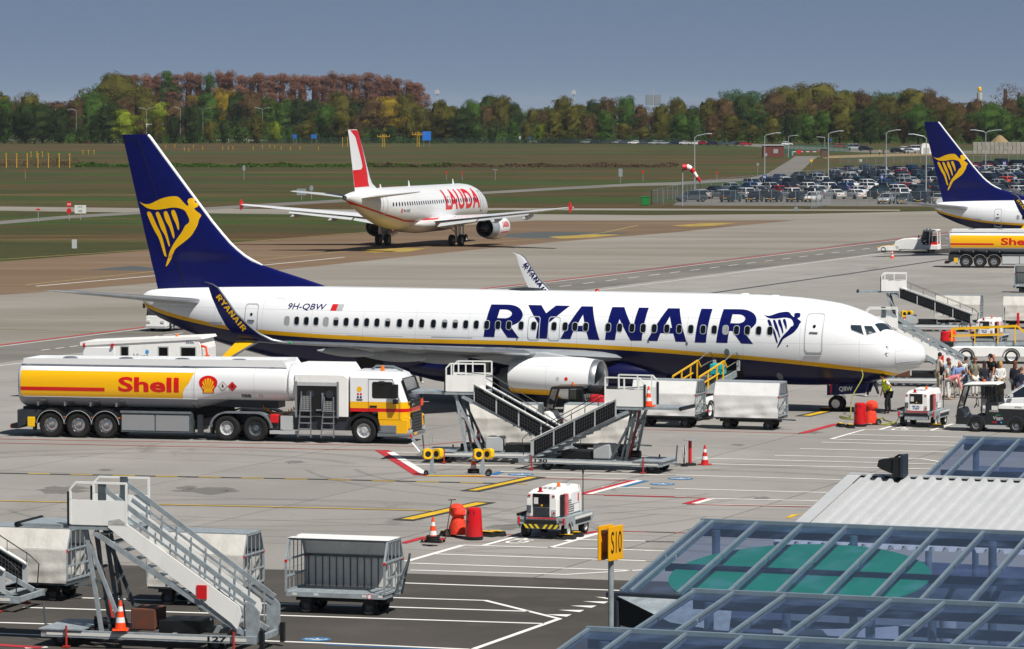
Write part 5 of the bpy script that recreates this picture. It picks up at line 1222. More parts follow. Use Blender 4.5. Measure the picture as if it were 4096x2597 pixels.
    m = MB(); m.prism([(.32, 1.1), (1.3, 1.1), (1.3, .95), (.75, .55), (.32, .35)], -1.15, 1.15); m.build('rear_box', dgrey, root)
    m = MB(); m.box(0, .35, -1.1, 1.1, .33, .52); rb = m.build('rear_bumper', black, root, bevel=.02)
    m = MB(); m.box(-.02, .03, -1.12, -.95, .38, .46); m.build('tail_light', redlens, rb)
    m = MB(); m.box(.78, 1.08, -1.24, -1.1, .42, .82); m.build('wheel_chock_holder', yplast, root, bevel=.02)
    for x in (1.78, 2.95, 4.12):
        for s in (-1, 1):
            wheel_part(root, 'wheel', (x, s*1.03, .52), .52, .38, chrome, 32)
            m = MB(); arch(m, x, .52, .6, .66, 8, 172, s*1.05-.2, s*1.05+.2, 14); md = m.build('mudguard', black, root)
            m = MB(); arch(m, x, .52, .585, .605, 5, 175, s*1.26-.008, s*1.26+.008, 14); m.build('mudguard_edge', lgrey, md)
        m = MB(); m.cyl((x, -1, .52), (x, 1, .52), .08); m.build('axle', black, root)
    m = MB(); m.box(1.0, 1.06, -1.2, -.85, .28, .62); m.build('mud_flap', black, root)
    for x in (2.38, 3.55, 4.7):
        m = MB(); m.box(x-.05, x+.05, -1.25, -1.21, .82, .87); m.build('side_marker', amber, root)
    # lockers
    rib = mat('ribbed_aluminium', '#b0b3b6', .4, .6)
    t = rib.node_tree; tc = t.nodes.new('ShaderNodeTexCoord'); wv = t.nodes.new('ShaderNodeTexWave'); wv.bands_direction = 'Z'; wv.inputs['Scale'].default_value = 10; bp = t.nodes.new('ShaderNodeBump'); bp.inputs['Strength'].default_value = .5; bp.inputs['Distance'].default_value = .02
    t.links.new(tc.outputs['Object'], wv.inputs[0]); t.links.new(wv.outputs['Fac'], bp.inputs['Height']); t.links.new(bp.outputs[0], t.nodes['Principled BSDF'].inputs['Normal'])
    for s in (-1, 1):
        m = MB(); m.box(4.78, 7.72, min(s*1.2, s*.6), max(s*1.2, s*.6), .28, 1.08); lk = m.build('locker', galvd, root)
        for a, c in ((4.82, 6.2), (6.26, 7.66)):
            m = MB(); m.box(a, c, s*1.21-.012, s*1.21+.012, .36, 1.0); m.build('locker_door', rib, lk)
        m = MB(); m.box(4.76, 7.74, s*1.2-.06, s*1.2+.06, 1.06, 1.14); m.build('locker_rail', mgrey, lk)
    m = MB(); m.box(7.95, 8.15, -1.0, -.8, .3, 1.0); m.box(7.9, 8.25, -1.05, -.75, .2, .3); m.build('landing_leg', dgrey, root)
    m = MB(); m.box(7.76, 9.0, -.7, .7, .55, 1.3); m.build('pump_housing', dark, root)
    return root
liv_tank = livery_mat('tank_white_over_aluminium', '#e8eaec', '#9a9ea4', '#8f9399', 6)
_b = liv_tank.node_tree.nodes['Principled BSDF']; _b.inputs['Roughness'].default_value = .22
trl = make_trailer(); TANG = -.232
trl.rotation_euler = (0, 0, TANG); _n = Matrix.Rotation(TANG, 3, 'Z') @ Vector((1.78, -1.22, 0)); trl.location = G(203.5, 1750)-_n
tag(trl, 'fuel tanker trailer in white and yellow with red lettering, parked before the tail', 'tanker trailer', 'fuel tanker trailers')
tr2 = copy_tree(trl, None, None, 'fuel tanker trailer at the right edge below the second airliner tail', 'fuel tanker trailers'); tr2.rotation_euler = (0, 0, -.16)
_n = Matrix.Rotation(-.16, 3, 'Z') @ Vector((1.78, -1.22, 0)); tr2.location = G(3863, 1071.5)-_n
def make_tractor():
    root = empty('tractor_truck', (0, 0, 0))
    m = MB(); m.box(8.7, 16.0, -.45, .45, .6, .95); m.box(10.8, 14.4, -1.1, 1.1, .5, 1.05); fr = m.build('frame', dgrey, root)
    for x, rm in ((9.24, lgrey), (10.45, galvd)):
        for s in (-1, 1): wheel_part(root, 'wheel', (x, s*1.0, .52), .52, .45, rm, 32)
    for s in (-1, 1): wheel_part(root, 'wheel', (14.95, s*1.03, .52), .52, .34, lgrey, 32)
    for s in (-1, 1):
        m = MB(); P = []
        for k in range(9): a = pi-(pi/2)*k/8; P.append((9.2+.66*math.cos(a), .55+.62*math.sin(a)))
        for k in range(9): a = pi/2-(pi/2)*k/8; P.append((10.5+.66*math.cos(a), .55+.62*math.sin(a)))
        Q = [(9.85+(x-9.85)*.94, .5+(z-.5)*.92) for x, z in P][::-1]; m.prism(P+Q, s*1.0-.25, s*1.0+.25); m.build('mudguard', mgrey, root)
    m = MB(); m.box(8.55, 8.62, -1.2, -.8, .25, .7); m.build('mud_flap', black, root)
    m = MB(); m.cyl((9.4, 0, 1.0), (10.4, 0, 1.08), .5, n=16) if 0 else m.prism([(9.2, .95), (10.8, .95), (10.6, 1.15), (9.6, 1.2)], -.5, .5); m.build('fifth_wheel', black, root)
    m = MB(); m.box(11.05, 11.4, -1.22, -.9, .75, 1.1); m.build('extinguisher_box', redp, root, bevel=.04)
    m = MB(); m.box(11.5, 12.0, -1.2, -.8, .5, 1.05); m.build('battery_box', lgrey, root); m = MB(); m.box(11.05, 12.2, -1.22, -1.1, .32, .46); m.build('side_guard', lgrey, root)
    # red coiled air lines
    for k, mt in ((0, shr), (1, yellow)):
        m = MB(); m.tube([(10.6+1.35*t/90, -.55-.1*k+.07*math.cos(t*.9), 1.32-.28*math.sin(pi*t/90)+.07*math.sin(t*.9)+.05*k) for t in range(91)], .014, 5); m.build('coiled_line', mt, root)
    # pump house
    m = MB(); P = [(12.1, 1.05), (14.1, 1.05), (14.1, 2.62), (13.75, 3.12), (12.35, 3.12), (12.1, 2.72)]
    y0, y1 = -1.2, 1.2
    rings = [[(12.1, y, z) for y, z in ((-1.2, 1.05), (-1.2, 2.72), (-.75, 3.14), (.75, 3.14), (1.2, 2.72), (1.2, 1.05))], [(14.1, y, z) for y, z in ((-1.2, 1.05), (-1.2, 2.72), (-.75, 3.14), (.75, 3.14), (1.2, 2.72), (1.2, 1.05))], [(14.3, y, z) for y, z in ((-1.2, 1.05), (-1.2, 2.6), (-.75, 2.85), (.75, 2.85), (1.2, 2.6), (1.2, 1.05))]]
    m.loft(rings); ph = m.build('pump_house', white2, root, bevel=.015)
    m = MB(); m.box(12.2, 13.85, -1.215, -1.19, 1.07, 2.42); op = m.build('open_locker', dark, ph)
    m = MB(); m.box(12.2, 13.85, -1.23, -1.2, 2.28, 2.42); m.build('roller_shutter', lgrey, op)
    m = MB(); m.box(12.12, 12.2, -1.235, -1.2, 1.0, 2.45); m.build('shutter_rail', alu, op); m = MB(); m.box(13.85, 13.93, -1.235, -1.2, 1.0, 2.45); m.build('shutter_rail', alu, op)
    m = MB(); m.cyl((13.25, -1.22, 1.35), (13.25, -1.22, 2.0), .05); m.tube([(13.0, -1.23, 1.3), (13.2, -1.23, 1.3), (13.25, -1.22, 1.5)], .04); m.build('fuel_pipe', mgrey, op)
    for x in (12.75, 13.55):
        m = MB(); m.lathe([(-.1, .16), (.02, .16)], (x, -1.16, 1.95), 'y', 16, cap=(True, True)); m.build('hose_reel', dgrey, op)
    # two access ladders
    for x0, zt in ((12.35, 2.05), (13.3, 1.85)):
        ld = empty('ladder', (0, 0, 0)); ld.parent = root; m = MB()
        for dx in (0, .42): m.bar((x0+dx*.9+.05, -1.27, zt), (x0+dx*1.25-.05, -1.42, .22), .045, .045)
        m.build('ladder_rails', alu, ld)
        for k in range(5):
            z = .3+k*.24; m = MB(); m.box(x0-.02, x0+.5, -1.44+k*.012, -1.3, z, z+.04); m.build('rung', alu, ld)
        m = MB()
        for k in range(7): m.bar((x0+.06+k*.06, -1.3, zt-.75), (x0+.06+k*.06, -1.27, zt-.2), .012)
        for k in range(8): m.bar((x0+.04, -1.3+.004*k, zt-.75+k*.08), (x0+.45, -1.3+.004*k, zt-.75+k*.08), .012)
        m.build('mesh_guard', lgrey, ld)
        m = MB(); m.cyl((x0, -1.45, .2), (x0, -1.38, .2), .06, n=10); m.build('ladder_wheel', black, ld)
    # cab, in painted courses
    def course(z0, z1, mt, name, xf0, xf1, xr=14.4):
        m = MB(); hw0 = hw1 = 1.2
        def ring(z, xf): return [(xr, -1.2, z), (xf-.28, -1.2, z), (xf-.08, -1.05, z), (xf, -.7, z), (xf, .7, z), (xf-.08, 1.05, z), (xf-.28, 1.2, z), (xr, 1.2, z)]
        m.loft([ring(z0, xf0), ring(z1, xf1)]); return m.build(name, mt, root, smooth=False)
    course(.98, 1.28, shy, 'cab_lower', 16.78, 16.8, 15.55); course(1.28, 1.42, shr, 'cab_red_band', 16.802, 16.802); course(1.42, 1.68, shy, 'cab_yellow_band', 16.8, 16.78)
    cb = course(1.68, 2.62, white, 'cab_upper', 16.78, 16.42)
    m = MB(); R = []
    for z, xf, f in ((2.62, 16.42, 1.0), (2.74, 16.34, .97), (2.84, 16.1, .9), (2.87, 15.8, .8)):
        R.append([(14.4+.1*(1-f), -1.2*f, z), (xf-.28, -1.2*f, z), (xf-.08, -1.05*f, z), (xf, -.7*f, z), (xf, .7*f, z), (xf-.08, 1.05*f, z), (xf-.28, 1.2*f, z), (14.4+.1*(1-f), 1.2*f, z)])
    m.loft(R); m.build('cab_roof', white, root, smooth=True)
    m = MB(); m.prism([(15.55, .98), (16.78, .98), (16.75, .42), (15.6, .42)], -1.19, 1.19); m.build('cab_front_lower', shy, root, bevel=.03)
    m = MB(); m.box(15.5, 16.86, -1.22, 1.22, .28, .44); m.build('front_bumper', mgrey, root, bevel=.04)
    m = MB(); m.box(16.74, 16.83, -.8, .8, .46, 1.25); gr = m.build('grille', black, root)
    for k in range(6):
        m = MB(); m.box(16.83, 16.85, -.75, .75, .5+k*.12, .56+k*.12); m.build('grille_slat', dgrey, gr)
    m = MB(); m.box(16.79, 16.815, -.85, .85, 1.44, 1.72); m.build('front_panel', black, root); text('JET A-1', reflw, gr, (16.83, -.75, 1.5), (0, .4, 0), (0, 0, .09), 'lettering', .02)
    m = MB(); m.box(16.82, 16.84, .62, .98, 1.42, 1.72); m.build('hazard_plate', orange, root)
    for s in (-1, 1):
        m = MB(); m.prism([(16.5, .62), (16.86, .62), (16.82, 1.08), (16.62, 1.1)], s*1.02-.12 if s < 0 else s*1.02-.1, s*1.02+.1 if s < 0 else s*1.02+.12); hl = m.build('headlight', shy, root, bevel=.02)
        m = MB(); m.box(16.84, 16.88, s*1.02-.07, s*1.02+.07, .66, 1.0); m.build('lens', alu, hl)
        m = MB(); m.box(16.7, 16.87, s*1.0-.18, s*1.0+.18, .46, .58); m.build('fog_light', lgrey, root)
    # glazing
    m = MB(); m.add([(16.79-.01, -.98, 1.75), (16.79-.01, .98, 1.75), (16.5, .95, 2.56), (16.5, -.95, 2.56)], [(0, 1, 2, 3)]); m.build('windscreen', winglass, root)
    m = MB(); V = [(16.82, -1.0, 1.72), (16.82, 1.0, 1.72), (16.50, .97, 2.6), (16.50, -.97, 2.6)]; m.path(V+[V[0]], .05, .03); m.build('windscreen_seal', black, root)
    m = MB(); P = rrect(15.3, 16.28, 1.82, 2.48, .08, 3); P = [(x-(.12 if (z > 2.2 and x > 16) else 0), z) for x, z in P]; m.add([(x, -1.206, z) for x, z in P], [tuple(range(len(P)))]); m.build('door_window', winglass, root)
    m = MB(); q = [(15.15, .98), (15.15, 2.58), (16.15, 2.58), (16.42, 1.75), (16.42, 1.0)]
    for a, c in zip(q, q[1:]): m.bar((a[0], -1.204, a[1]), (c[0], -1.204, c[1]), .012, .012)
    m.build('door_seam', dgrey, root); m = MB(); m.box(15.2, 15.5, -1.215, -1.2, 1.45, 1.53); m.build('door_handle', black, root)
    m = MB(); m.box(16.2, 16.42, -1.5, -1.3, 1.85, 2.4); m.box(16.22, 16.42, -1.48, -1.3, 1.62, 1.8); m.bar((16.2, -1.15, 2.4), (16.3, -1.4, 2.38), .04); m.bar((16.3, -1.15, 1.7), (16.3, -1.4, 1.7), .04); m.build('side_mirror', black, root, bevel=.04)
    m = MB(); m.box(15.6, 15.85, -1.42, -1.22, 2.4, 2.52); m.build('kerb_mirror', black, root, bevel=.04)
    m = MB(); m.lathe([(0, .09), (.05, .09), (.08, .07), (.2, .065), (.24, .01)], (15.55, -.5, 2.86), 'z', 14); m.build('beacon', amber, root, smooth=True)
    m = MB(); m.tube([(14.9, .2, 2.85), (15.1, .2, 3.02), (15.8, .2, 3.0), (16.2, .2, 2.85)], .05, 8); m.build('roof_rail', mgrey, root, smooth=True)
    for s in (-1, 1):
        m = MB(); arch(m, 14.95, .52, .6, .72, 0, 180, s*1.03-.2, s*1.03+.2, 14); m.build('wheel_arch', black, root)
    m = MB(); m.box(15.56, 16.3, -1.23, -1.0, .44, .75); m.build('cab_step', mgrey, root, bevel=.02)
    m = MB(); m.box(14.15, 14.4, -.6, .6, .9, 2.3); m.build('cab_back_gap', dark, root)
    for k, (x, z, mt) in enumerate(((14.78, 2.18, yellow), (14.72, 1.98, redp), (14.84, 1.98, redp), (14.72, 1.86, navy), (14.84, 1.86, navy))):
        r = .11 if k == 0 else .045; m = MB(); m.lathe([(0, r), (-.006, r)], (x, -1.202, z), 'y', 14, cap=(True, True)); m.build('round_sticker', mt, root)
    m = MB(); m.box(14.66, 14.9, -1.21, -1.2, 1.72, 1.79); jl = m.build('fuel_label', black, root); text('JET A-1', reflw, jl, (14.69, -1.213, 1.735), (.19, 0, 0), (0, 0, .04), 'fuel_label_text', .01)
    m = MB(); m.box(16.845, 16.87, -.5, -.1, .33, .43); m.build('number_plate', yellow, root)
    m = MB(); m.cyl((15.9, .3, 1.7), (15.95, .3, 1.9), .2, n=14); m.build('steering_wheel', dark, root)
    return root
trk = make_tractor(); trk.location = trl.location.copy(); trk.rotation_euler = (0, 0, TANG)
tag(trk, 'white and yellow tractor unit with open pump locker and amber beacon, pulling the tanker', 'truck')
# ---------------- tow tractors, loaders, service vehicles ----------------
tugblk = mat('tug_anthracite', '#1b1d20', .35, coat=.3, var=.1)
cabglass = mat('cab_glass', '#080c10', .04, alpha=.86)
def make_tug():
    """x forward (cab end), length about 3.2 m"""
    root = empty('tow_tractor', (0, 0, 0)); hw = .66
    m = MB(); P = [(-1.65, .3), (-1.65, 1.1), (-.3, 1.12), (-.3, 1.25), (.25, 1.25), (.25, .62), (1.1, .62), (1.25, .95), (1.45, .95), (1.5, .3)]
    m.prism(P, -hw, hw); bd = m.build('body', tugblk, root, bevel=.04)
    m = MB(); m.box(-1.66, -.3, -hw-.01, hw+.01, .98, 1.13); m.build('white_deck_edge', white2, bd, bevel=.01)
    for a, c in ((-1.7, -1.42), (-.68, .25), (.99, 1.55)): m = MB(); m.box(a, c, -hw-.015, hw+.015, .2, .3); m.build('white_skirt', lgrey, bd)
    m = MB(); m.box(-1.72, -1.62, -hw-.02, hw+.02, .2, .42); m.build('rear_red_bumper', redp, bd)
    for x in (-1.05, .62):
        for s in (-1, 1):
            wheel_part(root, 'wheel', (x, s*.6, .3), .3, .22, mgrey, 24)
            m = MB(); arch(m, x, .3, .33, .4, 0, 180, s*.6-.1, s*.6+.1, 10); m.build('wheel_arch', dgrey, root)
    # cab
    for s in (-1, 1):
        m = MB(); pts = [(1.42, s*.6, .95), (1.15, s*.58, 1.9), (-.15, s*.58, 1.95), (-.25, s*.62, 1.1)]; m.path(pts, .06, .06, up=(0, 1, 0)); m.bar((.42, s*.6, .62), (.4, s*.58, 1.9), .05); m.build('cab_pillar', tugblk, root)
        m = MB(); m.add([(.37, s*.62, 1.1), (-.2, s*.62, 1.1), (-.13, s*.6, 1.88), (.37, s*.6, 1.88)], [(0, 1, 2, 3)]); m.build('side_window', cabglass, root)
    m = MB(); m.prism([(1.22, 1.9), (1.1, 1.99), (-.2, 2.03), (-.28, 1.96)], -.62, .62); m.build('roof', white2, root, bevel=.03)
    m = MB(); m.add([(1.42, -.55, .98), (1.42, .55, .98), (1.17, .53, 1.88), (1.17, -.53, 1.88)], [(0, 1, 2, 3)]); m.build('windscreen', cabglass, root)
    m = MB(); m.add([(-.27, -.55, 1.14), (-.27, .55, 1.14), (-.17, .53, 1.92), (-.17, -.53, 1.92)], [(0, 1, 2, 3)]); m.build('rear_window', cabglass, root)
    m = MB(); m.box(-.1, .3, -.5, .5, .62, .85); m.box(-.2, -.08, -.5, .5, .8, 1.5); m.build('seat', black, root, bevel=.03)
    m = MB(); m.cyl((.85, 0, .95), (.75, 0, 1.15), .025); m.tube([(.72+.03*math.sin(t*pi/8), .19*math.cos(t*pi/8), 1.18+.17*math.sin(t*pi/8)) for t in range(17)], .016, 6); m.build('steering_wheel', black, root)
    m = MB(); m.lathe([(0, .07), (.03, .07), (.05, .05), (.1, .05), (.11, .01)], (.5, -.3, 2.01), 'z', 12); m.build('beacon', amber, root)
    m = MB(); 
    for z in (1.25, 1.5, 1.75): m.bar((-.3, -.5, z), (-.3, .5, z), .02)
    for y in (-.4, -.1, .2): m.bar((-.3, y, 1.12), (-.3, y, 1.95), .02)
    m.build('rear_guard', black, root)
    m = MB(); m.bar((1.3, -.62, 1.7), (1.45, -.78, 1.65), .03); m.box(1.4, 1.46, -.86, -.72, 1.4, 1.68); m.build('side_mirror', black, root)
    m = MB(); m.box(-1.75, -1.64, -.1, .1, .35, .6); m.build('tow_hitch', black, root)
    m = MB()
    for s in (-1, 1): m.box(1.49, 1.53, s*.45-.1, s*.45+.1, .55, .68)
    m.build('headlamps', reflw, root)
    for s in (-1, 1):
        a = s*hw+s*.012
        text('TOW MATER', reflw, bd, ((-.5 if s < 0 else .0), a, .88), ((.5 if s < 0 else -.5), 0, 0), (0, 0, .07), 'lettering', .02) if 0 else None
    # lettering on the side towards the stand (-y is the left side when driving +x)
    return root
tug = make_tug()
# lettering: this tractor drives to the left of the picture, so its +y side faces the terminal
_ty = .672
TB = [c for c in tug.children if c.name.startswith('body')][0]
def side_text(s, x, z, w, h, mt, nm='lettering', bd=.02): text(s, mt, TB, (x, _ty+.004, z), (-w, 0, 0), (0, 0, h), nm, bd)
side_text('TOW MATER', .08, .84, .4, .07, reflw); side_text('Viggo', -.08, .5, .42, .17, reflw, 'lettering', 0.0); side_text('STILL', -1.0, 1.03, .28, .06, dgrey); side_text('GREEN BY', -.2, .7, .2, .04, greenl)
for k, mt in enumerate((redlens, redp, navy, mat('sky_blue', '#2f9be0', .5))):
    m = MB(); m.lathe([(0, .04), (.005, .04)], (-.1-k*.11, _ty+.002, .42), 'y', 12, cap=(True, True)); m.build('round_logo', mt, TB)
m = MB(); m.box(-.28, -.02, _ty-.005, _ty+.006, .92, 1.1); m.build('permit_papers', reflw, TB)
_rz = pi-.33; tug.rotation_euler = (0, 0, _rz)
_n = Matrix.Rotation(_rz, 3, 'Z') @ Vector((.62, .66, 0)); tug.location = G(3905, 1728)-_n
tag(tug, 'black and white tow tractor with open cab door beside the passengers, right edge', 'tow tractor', 'electric tow tractors')
t2 = copy_tree(tug, None, None, 'tow tractor seen from the front, half hidden under the tail cone', 'electric tow tractors'); t2.rotation_euler = (0, 0, math.radians(250)); t2.location = G(665, 1322)
for c in list(t2.children_recursive):
    if c.type == 'MESH' and c.name.startswith('body'):
        c.data = c.data.copy(); c.data.materials[0] = white2
# flatbed tractor with passenger bags by the engine
t3 = copy_tree(tug, None, None, 'dark tow tractor loaded with black bags in front of the engine', 'electric tow tractors'); t3.rotation_euler = (0, 0, pi-.3); t3.location = G(2330, 1738)
for c in t3.children_recursive:
    if c.type == 'MESH' and c.name.split('.')[0] in ('body', 'roof'): c.data = c.data.copy(); c.data.materials[0] = tugblk if c.name.startswith('roof') else white2
bagm = mat('black_nylon', '#15161a', .6, var=.3, vscale=10, bump=.5, bscale=12); bagr = mat('red_nylon', '#c01524', .6, var=.15, vscale=8, bump=.5, bscale=9)
def bag(name, c, d, rz, mt, label, cat='bag', par=None):
    bm = bmesh.new(); bmesh.ops.create_cube(bm, size=1); bmesh.ops.subdivide_edges(bm, edges=bm.edges, cuts=4, use_grid_fill=True)
    rr = random.Random(hash(label) % 999)
    for v in bm.verts:
        n = v.co.normalized()*.62; v.co = v.co*.6+n*.4; v.co += Vector((rr.uniform(-1, 1), rr.uniform(-1, 1), rr.uniform(-1, 1)))*.02
        v.co = Vector((v.co.x*d[0]*1.1, v.co.y*d[1]*1.1, v.co.z*d[2]*1.1))
    me = bpy.data.meshes.new(name); bm.to_mesh(me); bm.free(); me.materials.append(mt); o = bpy.data.objects.new(name, me); COL.objects.link(o)
    me.polygons.foreach_set('use_smooth', [True]*len(me.polygons)); o.location = c; o.rotation_euler = (0, 0, rz)
    tag(o, label, cat); return o
_M = Matrix.Translation(t3.location) @ Matrix.Rotation(pi-.3, 4, 'Z')
for (x, y, z, d, mt, lb) in ((-.75, .2, 1.32, (.6, .5, .4), bagr, 'red duffel bag on the tractor bed in front of the engine'), (-1.0, -.15, 1.35, (.9, .6, .45), bagm, 'black holdall lying behind the red duffel bag on the tractor'), (-1.3, .1, 1.7, (.7, .5, .35), bagm, 'black bag on top of the luggage pile beside the engine inlet'), (-.7, -.1, 1.72, (.9, .45, .3), bagm, 'long black bag across the top of the luggage pile, next to the cab'), (-1.5, .25, 1.32, (.5, .5, .4), bagm, 'black folded pushchair bag at the right end of the tractor bed')):
    p = _M @ Vector((x, y, z+.12)); bag('travel_bag', p, d, pi-.3, mt, lb)

# belt loaders
beltm = mat('conveyor_belt', '#1e1f21', .8, bump=.3, bscale=30)
def make_loader(z0, z1, name_txt='TLD'):
    """x along the belt towards the aircraft, conveyor 7 m long"""
    root = empty('belt_loader', (0, 0, 0))
    m = MB(); m.prism([(-2.6, .35), (-2.6, .75), (-1.5, .9), (1.9, .9), (2.2, .7), (2.2, .35)], -.85, .85); bd = m.build('body', white2, root, bevel=.05)
    for s in (-1, 1):
        m = MB(); m.box(-2.4, -1.2, s*.86-.006, s*.86+.006, .37, .44); m.build('red_band', redp, bd)
        text(name_txt, black, bd, (-2.1 if s < 0 else -1.5, s*.872, .5), ((.6 if s < 0 else -.6), 0, 0), (0, 0, .2), 'lettering', .05)
        for x in (-1.05, 1.3):
            wheel_part(root, 'wheel', (x, s*.72, .38), .38, .28, white, 26)
            m = MB(); arch(m, x, .38, .42, .46, 0, 180, s*.8-.1, s*.8+.1, 10); m.build('wheel_arch', dark, root)
    zz = lambda x: z0+(z1-z0)*(x+3.4)/7.2
    m = MB(); m.bar((-3.4, 0, zz(-3.4)), (3.8, 0, zz(3.8)), .8, .1); cv = m.build('conveyor_belt', beltm, root)
    for s in (-1, 1):
        m = MB(); m.bar((-3.5, s*.45, zz(-3.5)-.08), (3.8, s*.45, zz(3.8)-.08), .08, .28); m.build('conveyor_side', galv, root)
        m = MB(); P = lambda x, h: (x, s*.6, zz(x)+h)
        m.path([P(-1.8, .05), P(-1.8, .75), P(.1, .8), P(1.6, .85), P(2.0, .5)], .06, .06, up=(0, 1, 0)); m.bar(P(-1.8, .38), P(.9, .42), .05)
        for x in (-.6, .6, 1.5): m.bar(P(x, 0), P(x, .8), .055)
        m.build('safety_rail', yellow, root)
        m = MB(); m.tube([P(1.7, .85), P(2.6, .95), P(3.3, .95), P(3.75, .6)], .022, 6); m.tube([P(2.0, .5), P(3.0, .52), P(3.6, .5), P(3.85, .1)], .022, 6); m.build('slide_rail', alu, root)
        m = MB(); m.box(3.72, 3.86, s*.55-.06, s*.55+.06, zz(3.8)+.05, zz(3.8)+.5); m.build('soft_buffer', lgrey, root)
    m = MB(); m.bar((1.0, -.5, .85), (2.2, -.5, zz(2.2)-.2), .1, .14); m.bar((1.0, .5, .85), (2.2, .5, zz(2.2)-.2), .1, .14); m.build('lift_arm', galvd, root)
    m = MB(); m.box(-2.4, -1.7, -.8, -.2, .9, 1.15); m.build('driver_seat', black, root, bevel=.04)
    return root
bl = make_loader(.95, 1.75); _p = loc2w(8.6, 1.75); _dir = Vector((.36, .933, 0)); bl.rotation_euler = (0, 0, math.atan2(_dir.y, _dir.x)); bl.location = Vector((_p[0], _p[1], 0))-_dir*3.75
tag(bl, 'belt loader with yellow rails raised to the open front hold', 'belt loader', 'belt loaders')
bl2 = make_loader(1.0, 1.15, 'power'); bl2.rotation_euler = (0, 0, -.12); bl2.location = G(3945, 1452); tag(bl2, 'white belt loader with long yellow rails parked behind the passengers', 'belt loader', 'belt loaders')
turq = mat('turquoise_shell', '#1fb0b4', .35, var=.08); gsil = mat('grey_shell', '#5c636c', .35, var=.1)
_B = Matrix.Translation(bl.location) @ Matrix.Rotation(math.atan2(_dir.y, _dir.x), 4, 'Z')
def suitcase(p, rz, mt, label, d=(.7, .45, .28)):
    r = empty('suitcase', p, rz, label, 'suitcase'); m = MB(); m.box(-d[0]/2, d[0]/2, -d[1]/2, d[1]/2, 0, d[2]); s_ = m.build('shell', mt, r, bevel=.05)
    m = MB(); m.box(-d[0]/2-.003, d[0]/2+.003, -d[1]/2-.003, d[1]/2+.003, d[2]/2-.008, d[2]/2+.008); m.build('zip_seam', black, r); m = MB(); m.tube([(d[0]/2, -.1, d[2]*.6), (d[0]/2+.06, -.08, d[2]*.6), (d[0]/2+.06, .08, d[2]*.6), (d[0]/2, .1, d[2]*.6)], .014, 6); m.build('handle', dgrey, r); return r
zz_ = lambda x: .95+.8*(x+3.4)/7.2+.06
suitcase(_B @ Vector((2.6, 0, zz_(2.6))), 1.2, turq, 'turquoise suitcase near the top of the belt loader', (.75, .55, .5))
suitcase(_B @ Vector((.9, 0, zz_(.9))), 1.3, gsil, 'grey suitcase halfway up the belt loader')
suitcase(G(2745, 1705)+Vector((0, 1.0, .6)), -.3, turq, 'turquoise suitcase inside the covered cart by the belt loader', (.5, .8, .7))

# medical high-loader behind the tanker
def make_highloader():
    root = empty('ambulift_truck', (0, 0, 0)); hw = 1.2
    m = MB(); m.prism([(-3.4, 1.0), (-3.4, 2.75), (3.3, 3.05), (3.45, 2.6), (3.45, 1.0)], -hw, hw); bd = m.build('body', white2, root, bevel=.03)
    m = MB(); m.prism([(-3.6, 2.7), (-3.6, 2.86), (3.4, 3.16), (3.5, 3.05)], -hw-.05, hw+.05); m.build('roof', white2, root)
    for x0, x1 in ((-1.2, -.8), (1.0, 1.5), (2.3, 3.1)):
        m = MB(); m.box(x0-.06, x1+.06, -hw-.02, -hw, 2.0, 2.72); w_ = m.build('window', lgrey, bd); m = MB(); m.box(x0, x1, -hw-.03, -hw-.015, 2.05, 2.66); m.build('pane', winglass, w_)
    m = MB(); m.box(-3.42, -1.6, -hw-.03, -hw, 2.2, 2.62); m.build('front_window_band', white, bd)
    text('Viggo', dgrey, bd, (-.5, -hw-.012, 2.0), (.9, 0, .04), (0, 0, .36), 'lettering', 0); m = MB(); m.lathe([(0, .1), (-.006, .1)], (.3, -hw-.006, 2.45), 'y', 16, cap=(True, True)); m.build('round_logo', mat('sky_blue'), bd)
    m = MB(); m.box(2.55, 3.05, -hw-.015, -hw, 2.86, 2.98); sl_ = m.build('maker_plate', white, bd); text('SIDE BULL', navy, sl_, (2.57, -hw-.022, 2.88), (.46, 0, 0), (0, 0, .08), 'lettering', .02)
    for x in (-3.35, -1.7):
        m = MB(); m.lathe([(-.05, .1), (.05, .1)], (x, -hw-.06, 2.72), 'x', 10, cap=(True, True)); m.build('marker_lamp', redlens, root)
    m = MB(); m.lathe([(0, .08), (.1, .06), (.12, .01)], (1.6, 0, 3.1), 'z', 10); m.build('beacon', amber, root)
    m = MB(); m.tube([(3.4, -1.1, 2.75), (3.75, -1.3, 2.7), (3.85, -1.35, 2.3)], .06, 8); m.box(3.72, 3.95, -1.45, -1.25, 1.95, 2.35); m.build('side_mirror', orange, root)
    m = MB(); m.box(-3.3, 3.4, -1.0, 1.0, .5, 1.0); m.build('chassis', dgrey, root)
    for x in (-2.3, 2.3):
        for s in (-1, 1): wheel_part(root, 'wheel', (x, s*1.0, .48), .48, .3, lgrey, 22)
    return root
al = make_highloader(); al.rotation_euler = (0, 0, -.2); al.scale = (.8, 1, 1); al.location = G(600, 1618); tag(al, 'white box bodied ambulift truck standing behind the tanker trailer', 'truck')

